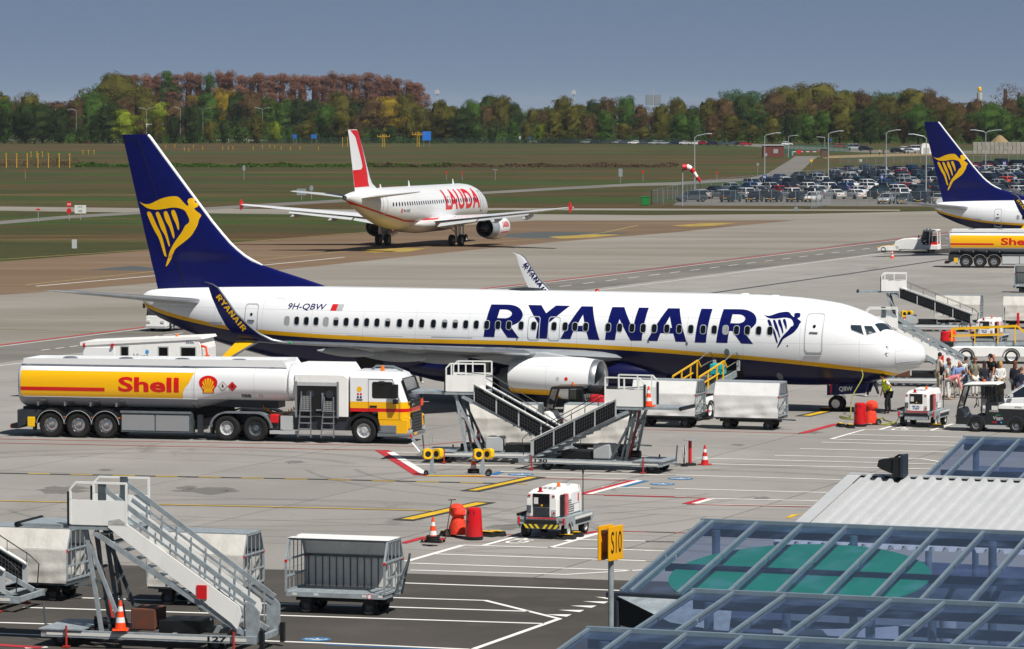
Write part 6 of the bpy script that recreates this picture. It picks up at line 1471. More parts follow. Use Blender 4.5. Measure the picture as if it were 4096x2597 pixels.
# towbarless pushback tractor
def make_pushback():
    root = empty('pushback_tractor', (0, 0, 0))   # x towards the rear cab, cradle arms at -x
    m = MB(); P = [(-1.2, .3), (-1.4, .6), (-1.25, 1.0), (-.7, 1.22), (.2, 1.3), (1.1, 1.2), (1.3, .7), (2.7, .7), (2.8, .25), (-1.1, .25)]
    m.prism(P, -1.15, 1.15); bd = m.build('body', white2, root, bevel=.08)
    for s in (-1, 1):
        m = MB(); m.prism([(-2.9, .12), (-2.9, .45), (-2.2, .55), (-.9, .6), (-.9, .15)], s*.95-.2, s*.95+.2); ar = m.build('cradle_arm', white2, root, bevel=.03)
        m = MB(); m.prism([(-2.92, .4), (-2.6, .46), (-2.6, .5), (-2.92, .46)], s*.95-.21, s*.95+.21); m.build('hazard_band', yellow, ar)
        wheel_part(root, 'wheel', (-2.35, s*.95, .25), .25, .45, dgrey, 20); wheel_part(root, 'wheel', (2.0, s*1.0, .32), .32, .3, dgrey, 20)
        m = MB(); m.lathe([(-.02, .1), (.0, .1)], (-2.92, s*.95, .28), 'x', 12, cap=(True, True)); m.build('headlight', reflw, ar)
    m = MB(); m.bar((-2.4, -.5, .35), (-1.0, -.3, .8), .12); m.bar((-2.4, .5, .35), (-1.0, .3, .8), .12); m.bar((-2.2, -.7, .5), (-2.2, .7, .5), .15); m.build('cradle', yellow, root)
    for s in (-1, 1):
        m = MB(); m.path([(1.05, s*1.0, 1.05), (1.35, s*.98, 2.0), (2.65, s*.98, 2.0), (2.7, s*1.0, .6)], .08, .08, up=(0, 1, 0)); m.bar((1.9, s*1.0, .6), (1.95, s*.98, 2.0), .07); m.build('cab_pillar', white2, root)
        m = MB(); m.box(1.95, 2.65, s*1.02-.02, s*1.02+.02, .6, .95); m.build('door_panel', redp, root)
    m = MB(); m.prism([(1.25, 2.0), (1.3, 2.1), (2.7, 2.1), (2.75, 2.0)], -1.03, 1.03); m.build('roof', white2, root, bevel=.03)
    m = MB(); m.add([(1.1, -.95, 1.1), (1.1, .95, 1.1), (1.35, .92, 1.98), (1.35, -.92, 1.98)], [(0, 1, 2, 3)]); m.build('windscreen', cabglass, root)
    for s in (-1, 1):
        m = MB(); m.add([(1.15, s*1.0, 1.1), (1.9, s*1.0, 1.0), (1.92, s*.98, 1.96), (1.4, s*.98, 1.96)], [(0, 1, 2, 3)]); m.build('side_window', cabglass, root)
    for x in (1.6, 1.9):
        m = MB(); m.lathe([(0, .07), (.08, .06), (.09, .01)], (x, -.4, 2.1), 'z', 10); m.build('beacon', redlens if x < 1.7 else amber, root)
    m = MB(); m.box(1.6, 2.3, -.8, .8, .7, 1.0); m.box(2.2, 2.4, -.8, .8, 1.0, 1.5); m.build('seat', black, root)
    text('123', dgrey, bd, (-.4, -.6, 1.06), (.7, 0, .06), (-.1, .5, 0), 'roof_lettering', .03)
    m = MB(); m.box(.9, 1.0, -1.25, -1.15, 1.3, 1.6); m.bar((1.1, -1.0, 1.5), (.95, -1.2, 1.5), .03); m.build('side_mirror', black, root)
    return root
pbk = make_pushback(); pbk.rotation_euler = (0, 0, -.22); pbk.location = G(3640, 1008); tag(pbk, 'white towbarless pushback tractor driving near the second airliner', 'tow tractor')
# ---------------- glazed canopies and metal roof of the terminal pier ----------------
roofglass = bpy.data.materials.new('tinted_roof_glass'); roofglass.use_nodes = True; t = roofglass.node_tree; t.nodes.clear()
_tr = t.nodes.new('ShaderNodeBsdfTransparent'); _tr.inputs[0].default_value = (.56, .65, .86, 1); _gl = t.nodes.new('ShaderNodeBsdfGlossy'); _gl.inputs['Roughness'].default_value = .03; _fr = t.nodes.new('ShaderNodeFresnel'); _fr.inputs[0].default_value = 1.75
_df = t.nodes.new('ShaderNodeBsdfDiffuse'); _df.inputs[0].default_value = lin('#7189b8'); _tc = t.nodes.new('ShaderNodeTexCoord'); _nz = t.nodes.new('ShaderNodeTexNoise'); _nz.inputs['Scale'].default_value = 1.3; _nz.inputs['Detail'].default_value = 7; _mr = t.nodes.new('ShaderNodeMapRange'); _mr.inputs[1].default_value = .5; _mr.inputs[2].default_value = .8; _mr.inputs[3].default_value = .07; _mr.inputs[4].default_value = .3
_m1 = t.nodes.new('ShaderNodeMixShader'); _m2 = t.nodes.new('ShaderNodeMixShader'); _o = t.nodes.new('ShaderNodeOutputMaterial')
t.links.new(_tc.outputs['Object'], _nz.inputs['Vector']); t.links.new(_nz.outputs['Fac'], _mr.inputs[0]); t.links.new(_mr.outputs[0], _m1.inputs[0]); t.links.new(_tr.outputs[0], _m1.inputs[1]); t.links.new(_df.outputs[0], _m1.inputs[2])
t.links.new(_fr.outputs[0], _m2.inputs[0]); t.links.new(_m1.outputs[0], _m2.inputs[1]); t.links.new(_gl.outputs[0], _m2.inputs[2]); t.links.new(_m2.outputs[0], _o.inputs[0])
greenfilm = mat('green_translucent_canopy', '#08c98a', .3, alpha=.9)
frame_m = mat('blue_grey_frame', '#8496a3', .4, .35, var=.12, vscale=3); frame_l = mat('light_frame', '#a3b0bc', .4, .35, var=.12, vscale=3)
frame_d = mat('dark_frame', '#2b3440', .5, .2)
corr = mat('pale_corrugated_sheet', '#c2c4c6', .45, .15, var=.05, vscale=1.5, dirt=.12)
RZ = -.3681
def canopy(px, py, zt, L, drop, n, label, disc=False, posts=True, x_off=.22):
    p = G(px, py, zt); root = empty('glass_canopy', p, RZ, label, 'glass roof', 'glazed pier canopies')
    sl = drop/L; Z = lambda y: sl*y   # y runs negative towards the viewer
    m = MB(); m.box(-.06, n+.3, -.03, .1, -.14, .07); m.build('ridge_beam', frame_m, root)
    m = MB(); m.box(-.06, n+.3, .1, .16, -.32, -.05); m.build('ridge_upstand', frame_d, root)
    for k in range(n+1):
        x = x_off+(k-1)*.99 if k else 0.0
        m = MB(); m.bar((x, -.03, .03), (x, -L, Z(-L)+.03), .06, .05); mu = m.build('glazing_bar', frame_m, root)
        m = MB(); m.bar((x, -.05, -.06), (x, -L*.45, Z(-L*.45)-.06), .03, .07); m.bar((x, -L*.48, Z(-L*.48)-.06), (x, -L, Z(-L)-.06), .03, .07); m.build('rafter_web', frame_l, mu)
        x2 = x_off+k*.99
        if k < n:
            m = MB(); m.add([(x+.03, -.03, .0), (x2-.03, -.03, .0), (x2-.03, -L, Z(-L)), (x+.03, -L, Z(-L))], [(0, 3, 2, 1)]); m.build('glass_pane', roofglass, root, norm=False)
    m = MB(); m.box(0, n+.3, -L*.47-.06, -L*.47+.06, Z(-L*.47)-.36, Z(-L*.47)-.2); m.build('purlin', frame_d, root)
    m = MB(); m.box(-.1, n+.3, -L-.12, -L+.02, Z(-L)-.2, Z(-L)-.02); m.build('eaves_gutter', frame_m, root)
    m = MB(); m.box(.25, n+.3, -L*.75-.05, -L*.75+.05, Z(-L)-.8, Z(-L)-.6); m.box(.25, n+.3, -L*.25-.05, -L*.25+.05, Z(-L)-.8, Z(-L)-.6, 1); m.build('cross_beam', [frame_d, frame_m], root)
    if posts:
        for x in (.35, 3.4, 6.4, 9.4):
            if x < n:
                m = MB(); m.cyl((x, -.2, -zt), (x, -.2, -.15), .09, n=12); m.build('column', frame_m, root, smooth=True); m = MB(); m.cyl((x, -L+.3, -zt), (x, -L+.3, Z(-L)-.1), .09, n=12); m.build('column', frame_m, root, smooth=True)
        m = MB(); m.box(.3, n, -.06, -.02, -1.5, -1.2); m.build('wall_rail', frame_l, root)
        m = MB(); m.box(.35, .95, -.15, -.1, -.95, -.7); m.build('notice_board', reflw, root)
    if disc:
        cx, cy, rx, ry = 2.95, -2.65, 2.72, 2.4; m = MB(); N = 64
        ring = [(cx+rx*math.cos(2*pi*k/N), cy+ry*math.sin(2*pi*k/N)) for k in range(N)]
        m.add([(x, y, Z(y)-.3) for x, y in ring]+[(x, y, Z(y)-.33) for x, y in ring], [tuple(range(N)), tuple(range(2*N-1, N-1, -1))]+[(i, (i+1) % N, N+(i+1) % N, N+i) for i in range(N)]); m.build('green_disc', greenfilm, root)
        m = MB(); pts = [(cx+2.9*math.cos(a), cy+2.6*math.sin(a)) for a in [math.radians(-85+5*i) for i in range(13)]]
        for a, c in zip(pts, pts[1:]): m.bar((a[0], a[1], -1.9), (c[0], c[1], -1.9), .06, .8)
        m.build('curved_parapet', white2, root)
        m = MB(); m.cyl((6.35, -3.6, -zt), (6.35, -3.6, -1.2), .17, n=18); m.build('white_column', white2, root, smooth=True)
    return root
canopy(3861, 1755, 4.5, 5.3, .9, 8, 'glazed pier canopy at the right edge, beyond the corrugated roof', x_off=.5)
canopy(2814, 2088, 4.5, 5.3, .9, 10, 'glazed pier canopy with a green oval under its glass', True)
canopy(2777, 2370, 4.5, 4.4, .42, 10, 'glazed pier canopy with dusty panes between the oval one and the nearest', x_off=.75)
canopy(2356, 2523, 4.5, 4.6, .55, 12, 'nearest glazed pier canopy along the bottom edge of the picture', x_off=.75)
sheet('pier_floor', [(2560, 2560), (2900, 2330), (3020, 2215), (4400, 2290), (4400, 2900), (2300, 2900)], .03, mat('pier_floor_shade', '#3c4560', .7, var=.2, vscale=.6), kind='structure')  # sheet added under the glass; the interior shade is put into its dark colour
sheet('pier_floor', [(3740, 2085), (3930, 1870), (4400, 1885), (4400, 2100)], .034, mat('pier_floor_shade'), kind='structure')
# side gutter arm between the canopies
m0 = empty('gutter_arm', G(2440, 2380, 3.7), RZ, 'dark sloping gutter arm with downpipe left of the glazed canopies', 'gutter')
m = MB(); m.box(-.05, 2.6, -.1, .1, -.05, .06); m.prism([(.1, -.05), (2.9, -.75), (2.9, -1.1), (.1, -.55)], -.12, .12); m.build('arm', frame_d, m0)
m = MB(); m.add([(.2, -.12, .0), (2.6, -.12, -.02), (2.9, -1.3, -.45), (1.6, -1.0, -.35)], [(0, 1, 2, 3)]); m.build('flashing', galv, m0)
m = MB(); m.tube([(.18, -.1, -.1), (.18, -.1, -.65), (.24, -.1, -.8), (.4, -.1, -.86), (.9, -.1, -.86)], .07, 10); m.build('downpipe', frame_d, m0, smooth=True)
m = MB(); m.box(.8, 1.05, -.2, .1, -3.6, -.7); m.build('post', frame_m, m0)
# corrugated sheet roof
c0 = G(3395, 1896, 4.3); rt = empty('corrugated_roof', c0, RZ, 'pale ribbed metal roof between two glazed canopies', 'metal roof')
L, dr = 6.2, 1.05; n = 30; pit = .325; prof = []
for k in range(n):
    x = .3+k*pit; prof += [(x, 0), (x+.17, 0), (x+.2, .09), (x+.285, .09)]
prof.append((.3+n*pit, 0))
m = MB(); V = [(x, 0, z-.07) for x, z in prof]+[(x, -L, z-.07-dr) for x, z in prof]; N = len(prof); m.add(V, [(i, i+1, N+i+1, N+i) for i in range(N-1)]); m.build('ribbed_sheet', corr, rt, norm=False)
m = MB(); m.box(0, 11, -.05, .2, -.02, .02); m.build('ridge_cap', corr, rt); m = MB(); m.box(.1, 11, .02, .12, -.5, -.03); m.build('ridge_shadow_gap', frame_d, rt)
m = MB(); m.add([(-.02, .05, 0), (.33, .05, 0), (.33, -L, -dr), (-.02, -L, -dr)], [(0, 1, 2, 3)]); m.add([(-.02, .05, 0), (-.02, -L, -dr), (-.02, -L, -dr-.3), (-.02, .05, -.3)], [(0, 1, 2, 3)]); m.build('verge_flashing', corr, rt)
m = MB(); m.box(.2, 11, -L+.2, -.3, -4.2, -2.5); m.build('building_block', frame_l, rt)
# floodlight on the ridge
fl = empty('floodlight', G(3580, 1898, 4.35), RZ, 'black floodlight housing standing on the ridge of the ribbed roof', 'floodlight')
m = MB(); m.prism([(-.42, .2), (-.38, .36), (-.02, .42), (-.02, .02), (-.3, .12)], -.16, .16); m.build('hood', black, fl, bevel=.02); m = MB(); m.box(-.02, .2, -.2, .2, -.05, .42); m.build('housing', black, fl, bevel=.02)
m = MB(); m.box(.2, .27, -.24, .24, -.06, .5); m.build('back_plate', frame_d, fl); m = MB(); m.tube([(0, 0, .42), (.1, 0, .48), (.2, 0, .48)], .03, 6); m.build('bracket', black, fl)
# stand sign S10
sp = AT(2444, 2236, 75.0); sg = empty('stand_sign', (sp.x, sp.y, 0), math.atan2(.85, .52), 'yellow double sided S10 stand sign on a grey post', 'sign')
m = MB(); m.cyl((0, 0, 0), (0, 0, sp.z+.3), .055, n=14); m.build('post', galv, sg, smooth=True)
signy = mat('sign_yellow', '#f0ac00', .5, var=.05)
for k, yy in enumerate((-.1, .12)):
    m = MB(); m.box(-.28, .27, yy-.015, yy+.015, sp.z-.02, sp.z+.64); bo = m.build('sign_board', signy, sg, bevel=.01)
    if k == 0: text('S10', black, bo, (-.2, -.12, sp.z+.12), (.4, 0, 0), (0, 0, .42), 'lettering', .0)
m = MB(); m.box(-.2, .2, -.08, .1, sp.z+.5, sp.z+.56); m.box(-.2, .2, -.08, .1, sp.z+.05, sp.z+.11); m.build('bracket', rust, sg)
# ---------------- people ----------------
skin_m = mat('skin', '#c98f72', .6); skin2 = mat('skin_tan', '#a8704f', .6)
def cloth(name, c): return mat('cloth_'+name, c, .85, var=.12, vscale=12, bump=.3, bscale=25)
def skinmesh(name, nodes, edges, material, parent, sub=1):
    """nodes: {key: (pos, radius)}; grown with a Skin modifier"""
    keys = list(nodes); me = bpy.data.meshes.new(name); me.from_pydata([nodes[k][0] for k in keys], [(keys.index(a), keys.index(b)) for a, b in edges], [])
    o = bpy.data.objects.new(name, me); COL.objects.link(o); me.materials.append(material)
    md = o.modifiers.new('skin', 'SKIN'); md.use_smooth_shade = True
    sv = me.skin_vertices[0].data
    for i, k in enumerate(keys):
        r = nodes[k][1]; sv[i].radius = (r, r) if not isinstance(r, tuple) else r; sv[i].use_root = (i == 0)
    s = o.modifiers.new('sub', 'SUBSURF'); s.levels = sub; s.render_levels = sub
    if parent is not None: o.parent = parent
    return o
def person(loc, face, h=1.75, top='#444444', legs='#333333', hair='#2a1c12', hat=None, shoes='#222222', pose='stand', arms=('down', 'down'), long_hair=False, label='', sleeves='short', pack=None, skin=None, cat='person', vest=False, fem=False, bald=False, bag_col=None):
    """local +x is the way the person faces"""
    sk = skin or skin_m; root = empty('person', loc, face, label, cat); k = h/1.75
    bend = {'stand': 0.05, 'bend': 1.15, 'stoop': .35, 'walk': .1, 'sit': .1}[pose]
    hip = Vector((0, 0, .93 if pose != 'sit' else .55)); sp = lambda d: hip+Vector((math.sin(bend)*d, 0, math.cos(bend)*d))
    sh = 0.215 if not fem else .18
    N = {'pelvis': (hip, (.15, .175)), 'waist': (sp(.2), (.135, .165 if not fem else .135)), 'chest': (sp(.4), (.145, .2 if not fem else .165)), 'neck0': (sp(.53), .075), 'neck': (sp(.6)+Vector((.02, 0, 0)), .055)}
    hb = bend*.75 if pose in ('bend', 'stoop') else bend
    hd = N['neck'][0]+Vector((math.sin(hb)*.1+.02, 0, math.cos(hb)*.1)); N['head0'] = (hd, (.082, .075)); N['head1'] = (hd+Vector((math.sin(hb)*.1, 0, math.cos(hb)*.1)), (.092, .08)); N['head2'] = (hd+Vector((math.sin(hb)*.17, 0, math.cos(hb)*.17)), .06)
    N['nose'] = (hd+Vector((.105, 0, .035)), .014)
    E_ = [('pelvis', 'waist'), ('waist', 'chest'), ('chest', 'neck0'), ('neck0', 'neck'), ('neck', 'head0'), ('head0', 'head1'), ('head1', 'head2'), ('head0', 'nose')]
    A = {}
    for s, nm, am in ((1, 'l', arms[0]), (-1, 'r', arms[1])):
        S = sp(.5)+Vector((0, s*sh, 0))
        if am == 'down': e = S+Vector((.0, s*.05, -.29)); w = e+Vector((.06, s*.0, -.25))
        elif am == 'pocket': e = S+Vector((-.05, s*.1, -.28)); w = e+Vector((.12, -s*.07, -.2))
        elif am == 'strap': e = S+Vector((.04, s*.08, -.28)); w = e+Vector((.14, -s*.12, .2))
        elif am == 'hold': e = S+Vector((.02, s*.05, -.29)); w = e+Vector((.2, -s*.12, -.1))
        elif am == 'back': e = S+Vector((-.2, s*.12, -.2)); w = e+Vector((-.02, -s*.22, -.06))
        elif am == 'reach': e = S+Vector((.08, 0, -.3)); w = e+Vector((.06, 0, -.26))
        elif am == 'wheel': e = S+Vector((.15, s*.04, -.22)); w = e+Vector((.25, -s*.05, .05))
        else: e = S+Vector((0, s*.05, -.29)); w = e+Vector((.05, 0, -.25))
        hnd = w+(w-e).normalized()*.08
        N[nm+'s'] = (S, .066); N[nm+'e'] = (e, .045); N[nm+'w'] = (w, .03); N[nm+'h'] = (hnd, (.038, .022))
        E_ += [('chest', nm+'s'), (nm+'s', nm+'e'), (nm+'e', nm+'w'), (nm+'w', nm+'h')]
        d = (w-e).normalized(); side = Vector((0, 1, 0)) if abs(d.y) < .8 else Vector((1, 0, 0))
        for f in range(4):
            p = hnd+d*(.075-.008*abs(f-1.3))+side*(.018*(f-1.5))+Vector((.012, 0, 0)); N[nm+'f%d' % f] = (p, .008); E_.append((nm+'h', nm+'f%d' % f))
        N[nm+'t'] = (w+d*.06+Vector((.045, 0, 0)), .009); E_.append((nm+'w', nm+'t'))
        A[nm] = (S, e, w)
    for s, nm in ((1, 'L'), (-1, 'R')):
        H = hip+Vector((0, s*.09, -.06)); st = {'stand': (.0, .02), 'bend': (.06*s, .04), 'stoop': (.12*s, .1*s), 'walk': (.2*s, .26*s), 'sit': (.42, .4)}[pose]
        if pose == 'sit': K = H+Vector((.42, 0, .0)); F = K+Vector((.02, 0, -.42))
        else: K = Vector((st[0]*.8+.03, s*.1, .49)); F = Vector((st[1] if pose != 'walk' else st[1]*.95, s*.1, .075+(.04 if pose == 'walk' and s < 0 else 0)))
        N[nm+'h'] = (H, .095); N[nm+'k'] = (K, .062); N[nm+'a'] = (F, .042); N[nm+'t'] = (F+Vector((.15, s*.02, -.035)), (.04, .028)); E_ += [('pelvis', nm+'h'), (nm+'h', nm+'k'), (nm+'k', nm+'a'), (nm+'a', nm+'t')]
    body = skinmesh('body', N, E_, sk, root); 
    def grow(keys, edges, add, name, c):
        M_ = {q: (N[q][0], tuple(x+add for x in N[q][1]) if isinstance(N[q][1], tuple) else N[q][1]+add) for q in keys}; return skinmesh(name, M_, edges, c, root)
    tk = ['waist', 'pelvis', 'chest', 'neck0', 'ls', 'le', 'rs', 're']; te = [('pelvis', 'waist'), ('waist', 'chest'), ('chest', 'neck0'), ('chest', 'ls'), ('ls', 'le'), ('chest', 'rs'), ('rs', 're')]
    if sleeves == 'long': tk += ['lw', 'rw']; te += [('le', 'lw'), ('re', 'rw')]
    N2 = dict(N)
    if sleeves == 'short':
        for q in ('l', 'r'): a, b_ = N[q+'s'][0], N[q+'e'][0]; N[q+'e'] = (a.lerp(b_, .75), N[q+'e'][1]+.008)
    if vest:
        sv_ = [('ls', 'le'), ('rs', 're')]
        for a_, b_ in sv_: grow([a_, b_], [(a_, b_)], .016, 'sleeve', cloth(top, top))
        grow(['waist', 'pelvis', 'chest', 'neck0', 'ls', 'rs'], [('pelvis', 'waist'), ('waist', 'chest'), ('chest', 'neck0'), ('chest', 'ls'), ('chest', 'rs')], .022, 'hi_vis_vest', mat('hi_vis_yellow', '#e4ff14', .7, var=.04, vscale=8))
    else: grow(tk, te, .014, 'top', cloth(top, top))
    N.update({q: N2[q] for q in ('le', 're')})
    gl = ['pelvis', 'Lh', 'Lk', 'La', 'Rh', 'Rk', 'Ra']; ge = [('pelvis', 'Lh'), ('Lh', 'Lk'), ('Lk', 'La'), ('pelvis', 'Rh'), ('Rh', 'Rk'), ('Rk', 'Ra')]
    grow(gl, ge, .02, 'trousers', cloth(legs, legs))
    for s in ('L', 'R'): grow([s+'a', s+'t'], [(s+'a', s+'t')], .012, 'shoe', cloth(shoes, shoes))
    up = Vector((math.sin(hb), 0, math.cos(hb)))
    if not bald:
        m = MB(); R = []
        for t, r in ((.02, .088), (.07, .104), (.13, .1), (.18, .07), (.205, .01)):
            c_ = hd+up*t*1.0+Vector((-.022, 0, .0)); R.append([c_+Vector((math.cos(hb)*r*math.cos(2*pi*q/12)*1.0, r*.92*math.sin(2*pi*q/12), -math.sin(hb)*r*math.cos(2*pi*q/12))) for q in range(12)])
        m.loft(R)
        hm = cloth(hat or hair, hat or hair)
        if long_hair: m.loft([[hd+Vector((-.06+.05*math.cos(2*pi*q/8), wd*math.sin(2*pi*q/8), z)) for q in range(8)] for z, wd in ((.12, .09), (0, .1), (-.15, .11), (-.32, .07))])
        if hat: m.prism([(hd.x+.06, hd.z+.1), (hd.x+.19, hd.z+.085), (hd.x+.06, hd.z+.115)], -.06, .06)
        m.build('cap' if hat else 'hair', hm, root, smooth=True)
    if vest:
        for d in (.12, .28):
            c_ = sp(d); m = MB(); m.lathe([(-.022, .2), (.022, .2)], (0, 0, 0), 'z', 20); m.v = [tuple(Matrix.Rotation(bend, 3, 'Y') @ Vector((x*.78, y, z))+c_) for x, y, z in m.v]; m.build('reflective_band', lgrey, root)
    if pack:
        m = MB(); m.box(-.34, -.15, -.16, .16, .98, 1.4); o = m.build('backpack', cloth(pack, pack), root, bevel=.06)
        m = MB()
        for s in (-1, 1): m.tube([(-.16, s*.11, 1.42), (0, s*.12, 1.5), (.14, s*.12, 1.4), (.13, s*.13, 1.2), (-.1, s*.16, 1.02)], .016, 5)
        m.build('straps', cloth(pack, pack), root)
    if bag_col:
        m = MB(); m.box(.1, .32, -.25, .25, .5, .82); m.build('held_bag', cloth(bag_col, bag_col), root, bevel=.08)
    root.scale = (k, k, k); return root
def R1(x, y): return G(3450+x/3.551, 1350+y/3.551)
rd = math.radians
person(R1(1080, 762), rd(20), 1.76, '#cbc4b4', '#b8aa94', '#1c1410', arms=('down', 'hold'), label='man in a cream shirt and beige trousers nearest the aircraft nose')
person(R1(1200, 835), rd(-30), 1.72, '#7f9ab8', '#20242e', '#3a2a20', hat='#7a2840', pack='#14161c', arms=('strap', 'down'), label='man in a maroon cap and blue shirt carrying a black backpack')
person(R1(1350, 860), rd(-80), 1.72, '#8aa8dc', '#cfc6b4', bald=True, pose='stoop', sleeves='long', pack='#1a2236', arms=('hold', 'down'), label='bald man in a light blue shirt looking down')
person(R1(1450, 822), rd(-20), 1.74, '#d5d5d2', '#5f7f98', '#241812', pack='#1a1c20', arms=('hold', 'down'), label='dark haired man in white shirt and dark waistcoat looking down')
person(R1(1585, 838), rd(-60), 1.76, '#7d7c6c', '#d8d6d0', '#6b4a2c', pack='#22262a', arms=('pocket', 'pocket'), label='man in an olive polo shirt and white trousers, hands in pockets')
person(R1(1730, 870), rd(110), 1.68, '#161b2b', '#243048', '#3c2418', fem=True, long_hair=True, sleeves='long', arms=('hold', 'down'), label='woman in a navy coat with her back turned, left of the man in black')
person(R1(1830, 820), rd(200), 1.86, '#121316', '#d4d4d6', '#1a1410', hat='#101114', pack='#0e0f12', arms=('down', 'pocket'), label='tall man in black cap and black shirt with white trousers')
person(R1(1885, 800), rd(180), 1.82, '#20222a', '#2a2c34', bald=True, arms=('down', 'down'), sleeves='long', label='bald man mostly hidden behind the tall man in black')
person(R1(1958, 880), rd(-95), 1.68, '#dcdcda', '#b3a68e', '#c09a58', fem=True, long_hair=True, sleeves='long', arms=('hold', 'hold'), bag_col='#121216', label='blonde woman in a white hoodie holding a black bag')
person(R1(2160, 893), rd(60), 1.74, '#171c2a', '#3d4044', '#6e4426', fem=True, long_hair=True, sleeves='long', label='woman with long brown hair in a navy top, back turned')
person(R1(2255, 905), rd(80), 1.5, '#1a2138', '#2b3552', '#7a4a28', fem=True, sleeves='long', label='child in a dark blue top beside the woman with long brown hair')
person(R1(1215, 886), rd(-8), 1.7, '#d98288', '#d9d7d3', '#4a2c20', fem=True, pose='bend', sleeves='long', arms=('reach', 'reach'), shoes='#b08a60', label='woman in a pink shirt and white trousers bending down')
person(R1(1150, 862), rd(0), 1.66, '#c9c2b4', '#d3cfc8', '#5a3a22', pose='stoop', fem=True, arms=('hold', 'hold'), label='person in white trousers behind the woman bending down')
person(R1(365, 1082), rd(190), 1.78, '#e4e6e8', '#15161a', '#17110d', pose='stoop', vest=True, arms=('back', 'down'), label='ground crew worker in a yellow vest walking beside the nose wheel', shoes='#0e0e10')
person(G(3492, 1588), rd(170), 1.75, '#2a3040', '#1c2233', pose='walk', shoes='#d0d0d0', label='person in dark trousers walking behind the nose gear')
person(G(1667, 1535), rd(15), 1.75, '#26282f', '#15171c', pose='walk', shoes='#d8cfc4', label='person in dark trousers walking behind the tanker cab')
_M = Matrix.Translation(pbk.location) @ Matrix.Rotation(-.22, 4, 'Z')
for y, lb in ((-.4, 'driver in dark clothes at the wheel of the pushback tractor, nearer seat'), (.4, 'crew member in dark clothes in the far seat of the pushback tractor')):
    person(_M @ Vector((1.75, y, .45)), pi-.22, 1.7, '#1d2330', '#20242c', pose='sit', arms=('wheel', 'wheel'), sleeves='long', label=lb)
for px, py, c1, c2, lb in ((3482, 621, '#202838', '#1c2028', 'cyclist in dark clothes on the far sandy verge'), (3518, 622, '#b8a890', '#3a3a40', 'person in a beige top on the far sandy verge'), (3534, 621, '#20263a', '#20242c', 'person in navy on the far sandy verge, next to the one in beige')):
    person(G(px, py), rd(-90), 1.75, c1, c2, label=lb)
# ---------------- cones, extinguishers, bollards, chocks, cables ----------------
cone_o = mat('cone_orange', '#f04a12', .5, var=.05); cone_w = mat('cone_white_band', '#dedede', .5)
cone_r = mat('cone_red', '#c21e14', .5, var=.05)
def make_cone(col, base='sq'):
    r = empty('traffic_cone', (0, 0, 0)); H = .74; rad = lambda z: .145-.115*(z-.04)/(H-.04)
    m = MB()
    zs = [.04, .2, .2, .33, .33, .48, .48, .6, .6, H]; cl = [0, 0, 1, 1, 0, 0, 1, 1, 0, 0]
    for k in range(0, 10, 2):
        a, b_ = zs[k], zs[k+1]; m.lathe([(a, rad(a)), (b_, rad(b_))], (0, 0, 0), 'z', 18, cl[k])
    m.lathe([(H, rad(H)), (H+.005, .002)], (0, 0, 0), 'z', 18, 0); m.build('cone_body', [col, cone_w], r, smooth=True)
    m = MB()
    if base == 'sq': m.box(-.2, .2, -.2, .2, 0, .04); m.build('base', col, r, bevel=.015)
    else:
        for k in range(3): m.lathe([(.0+.06*k, .2), (.03+.06*k, .23), (.06+.06*k, .2)], (0, 0, 0), 'z', 18)
        m.build('rubber_rings', rubber, r, smooth=True)
    return r
ck = make_cone(cone_o); cr = make_cone(cone_r); crr = make_cone(cone_o, 'ring')
CG = 'orange traffic cones'
def cone_at(src, p, lb, first=False):
    o = src if first else copy_tree(src); o.location = p; o.rotation_euler = (0, 0, random.uniform(0, 1)); tag(o, lb, 'traffic cone', CG); return o
cone_at(crr, G(1732, 2166, .14), 'orange cone with rubber rings on the little trolley beside the red barrel', True)
cone_at(ck, G(482, 2522, .47), 'orange cone standing on the chassis of the foreground stairs', True)
cone_at(crr, G(1894, 1896, .03), 'orange cone with rubber rings between the yellow reel posts')
cone_at(cr, G(1912, 1798, .47), 'red cone on the chassis of the left solar stairs', True)
cone_at(cr, G(2819, 1860), 'red and white cone standing beside the red bollard')
cone_at(ck, G(2594, 1626, 2.44), 'orange cone on the platform end of the right solar stairs')
cone_at(ck, G(3569, 1034), 'orange cone beside the pushback tractor in the distance')
cone_at(ck, G(3712, 1394), 'orange cone half hidden by the rails of the stairs behind the nose')
cone_at(ck, G(3618, 1298), 'orange cone under the yellow reel beyond the nose')
# small cone trolley
t = empty('cone_trolley', G(1732, 2170), -.3, 'small red trolley with an upright handle carrying a cone', 'trolley')
m = MB(); m.box(-.35, .35, -.2, .2, .09, .13); m.build('deck', hydr, t)
for x in (-.3, .3):
    for y in (-.17, .17): wheel_part(t, 'wheel', (x, y, .045), .045, .03, galvd, 10)
m = MB(); m.bar((.38, .1, .12), (.52, .25, 1.3), .025); m.bar((.42, .25, 1.3), (.66, .25, 1.32), .03); m.build('handle', rust, t)
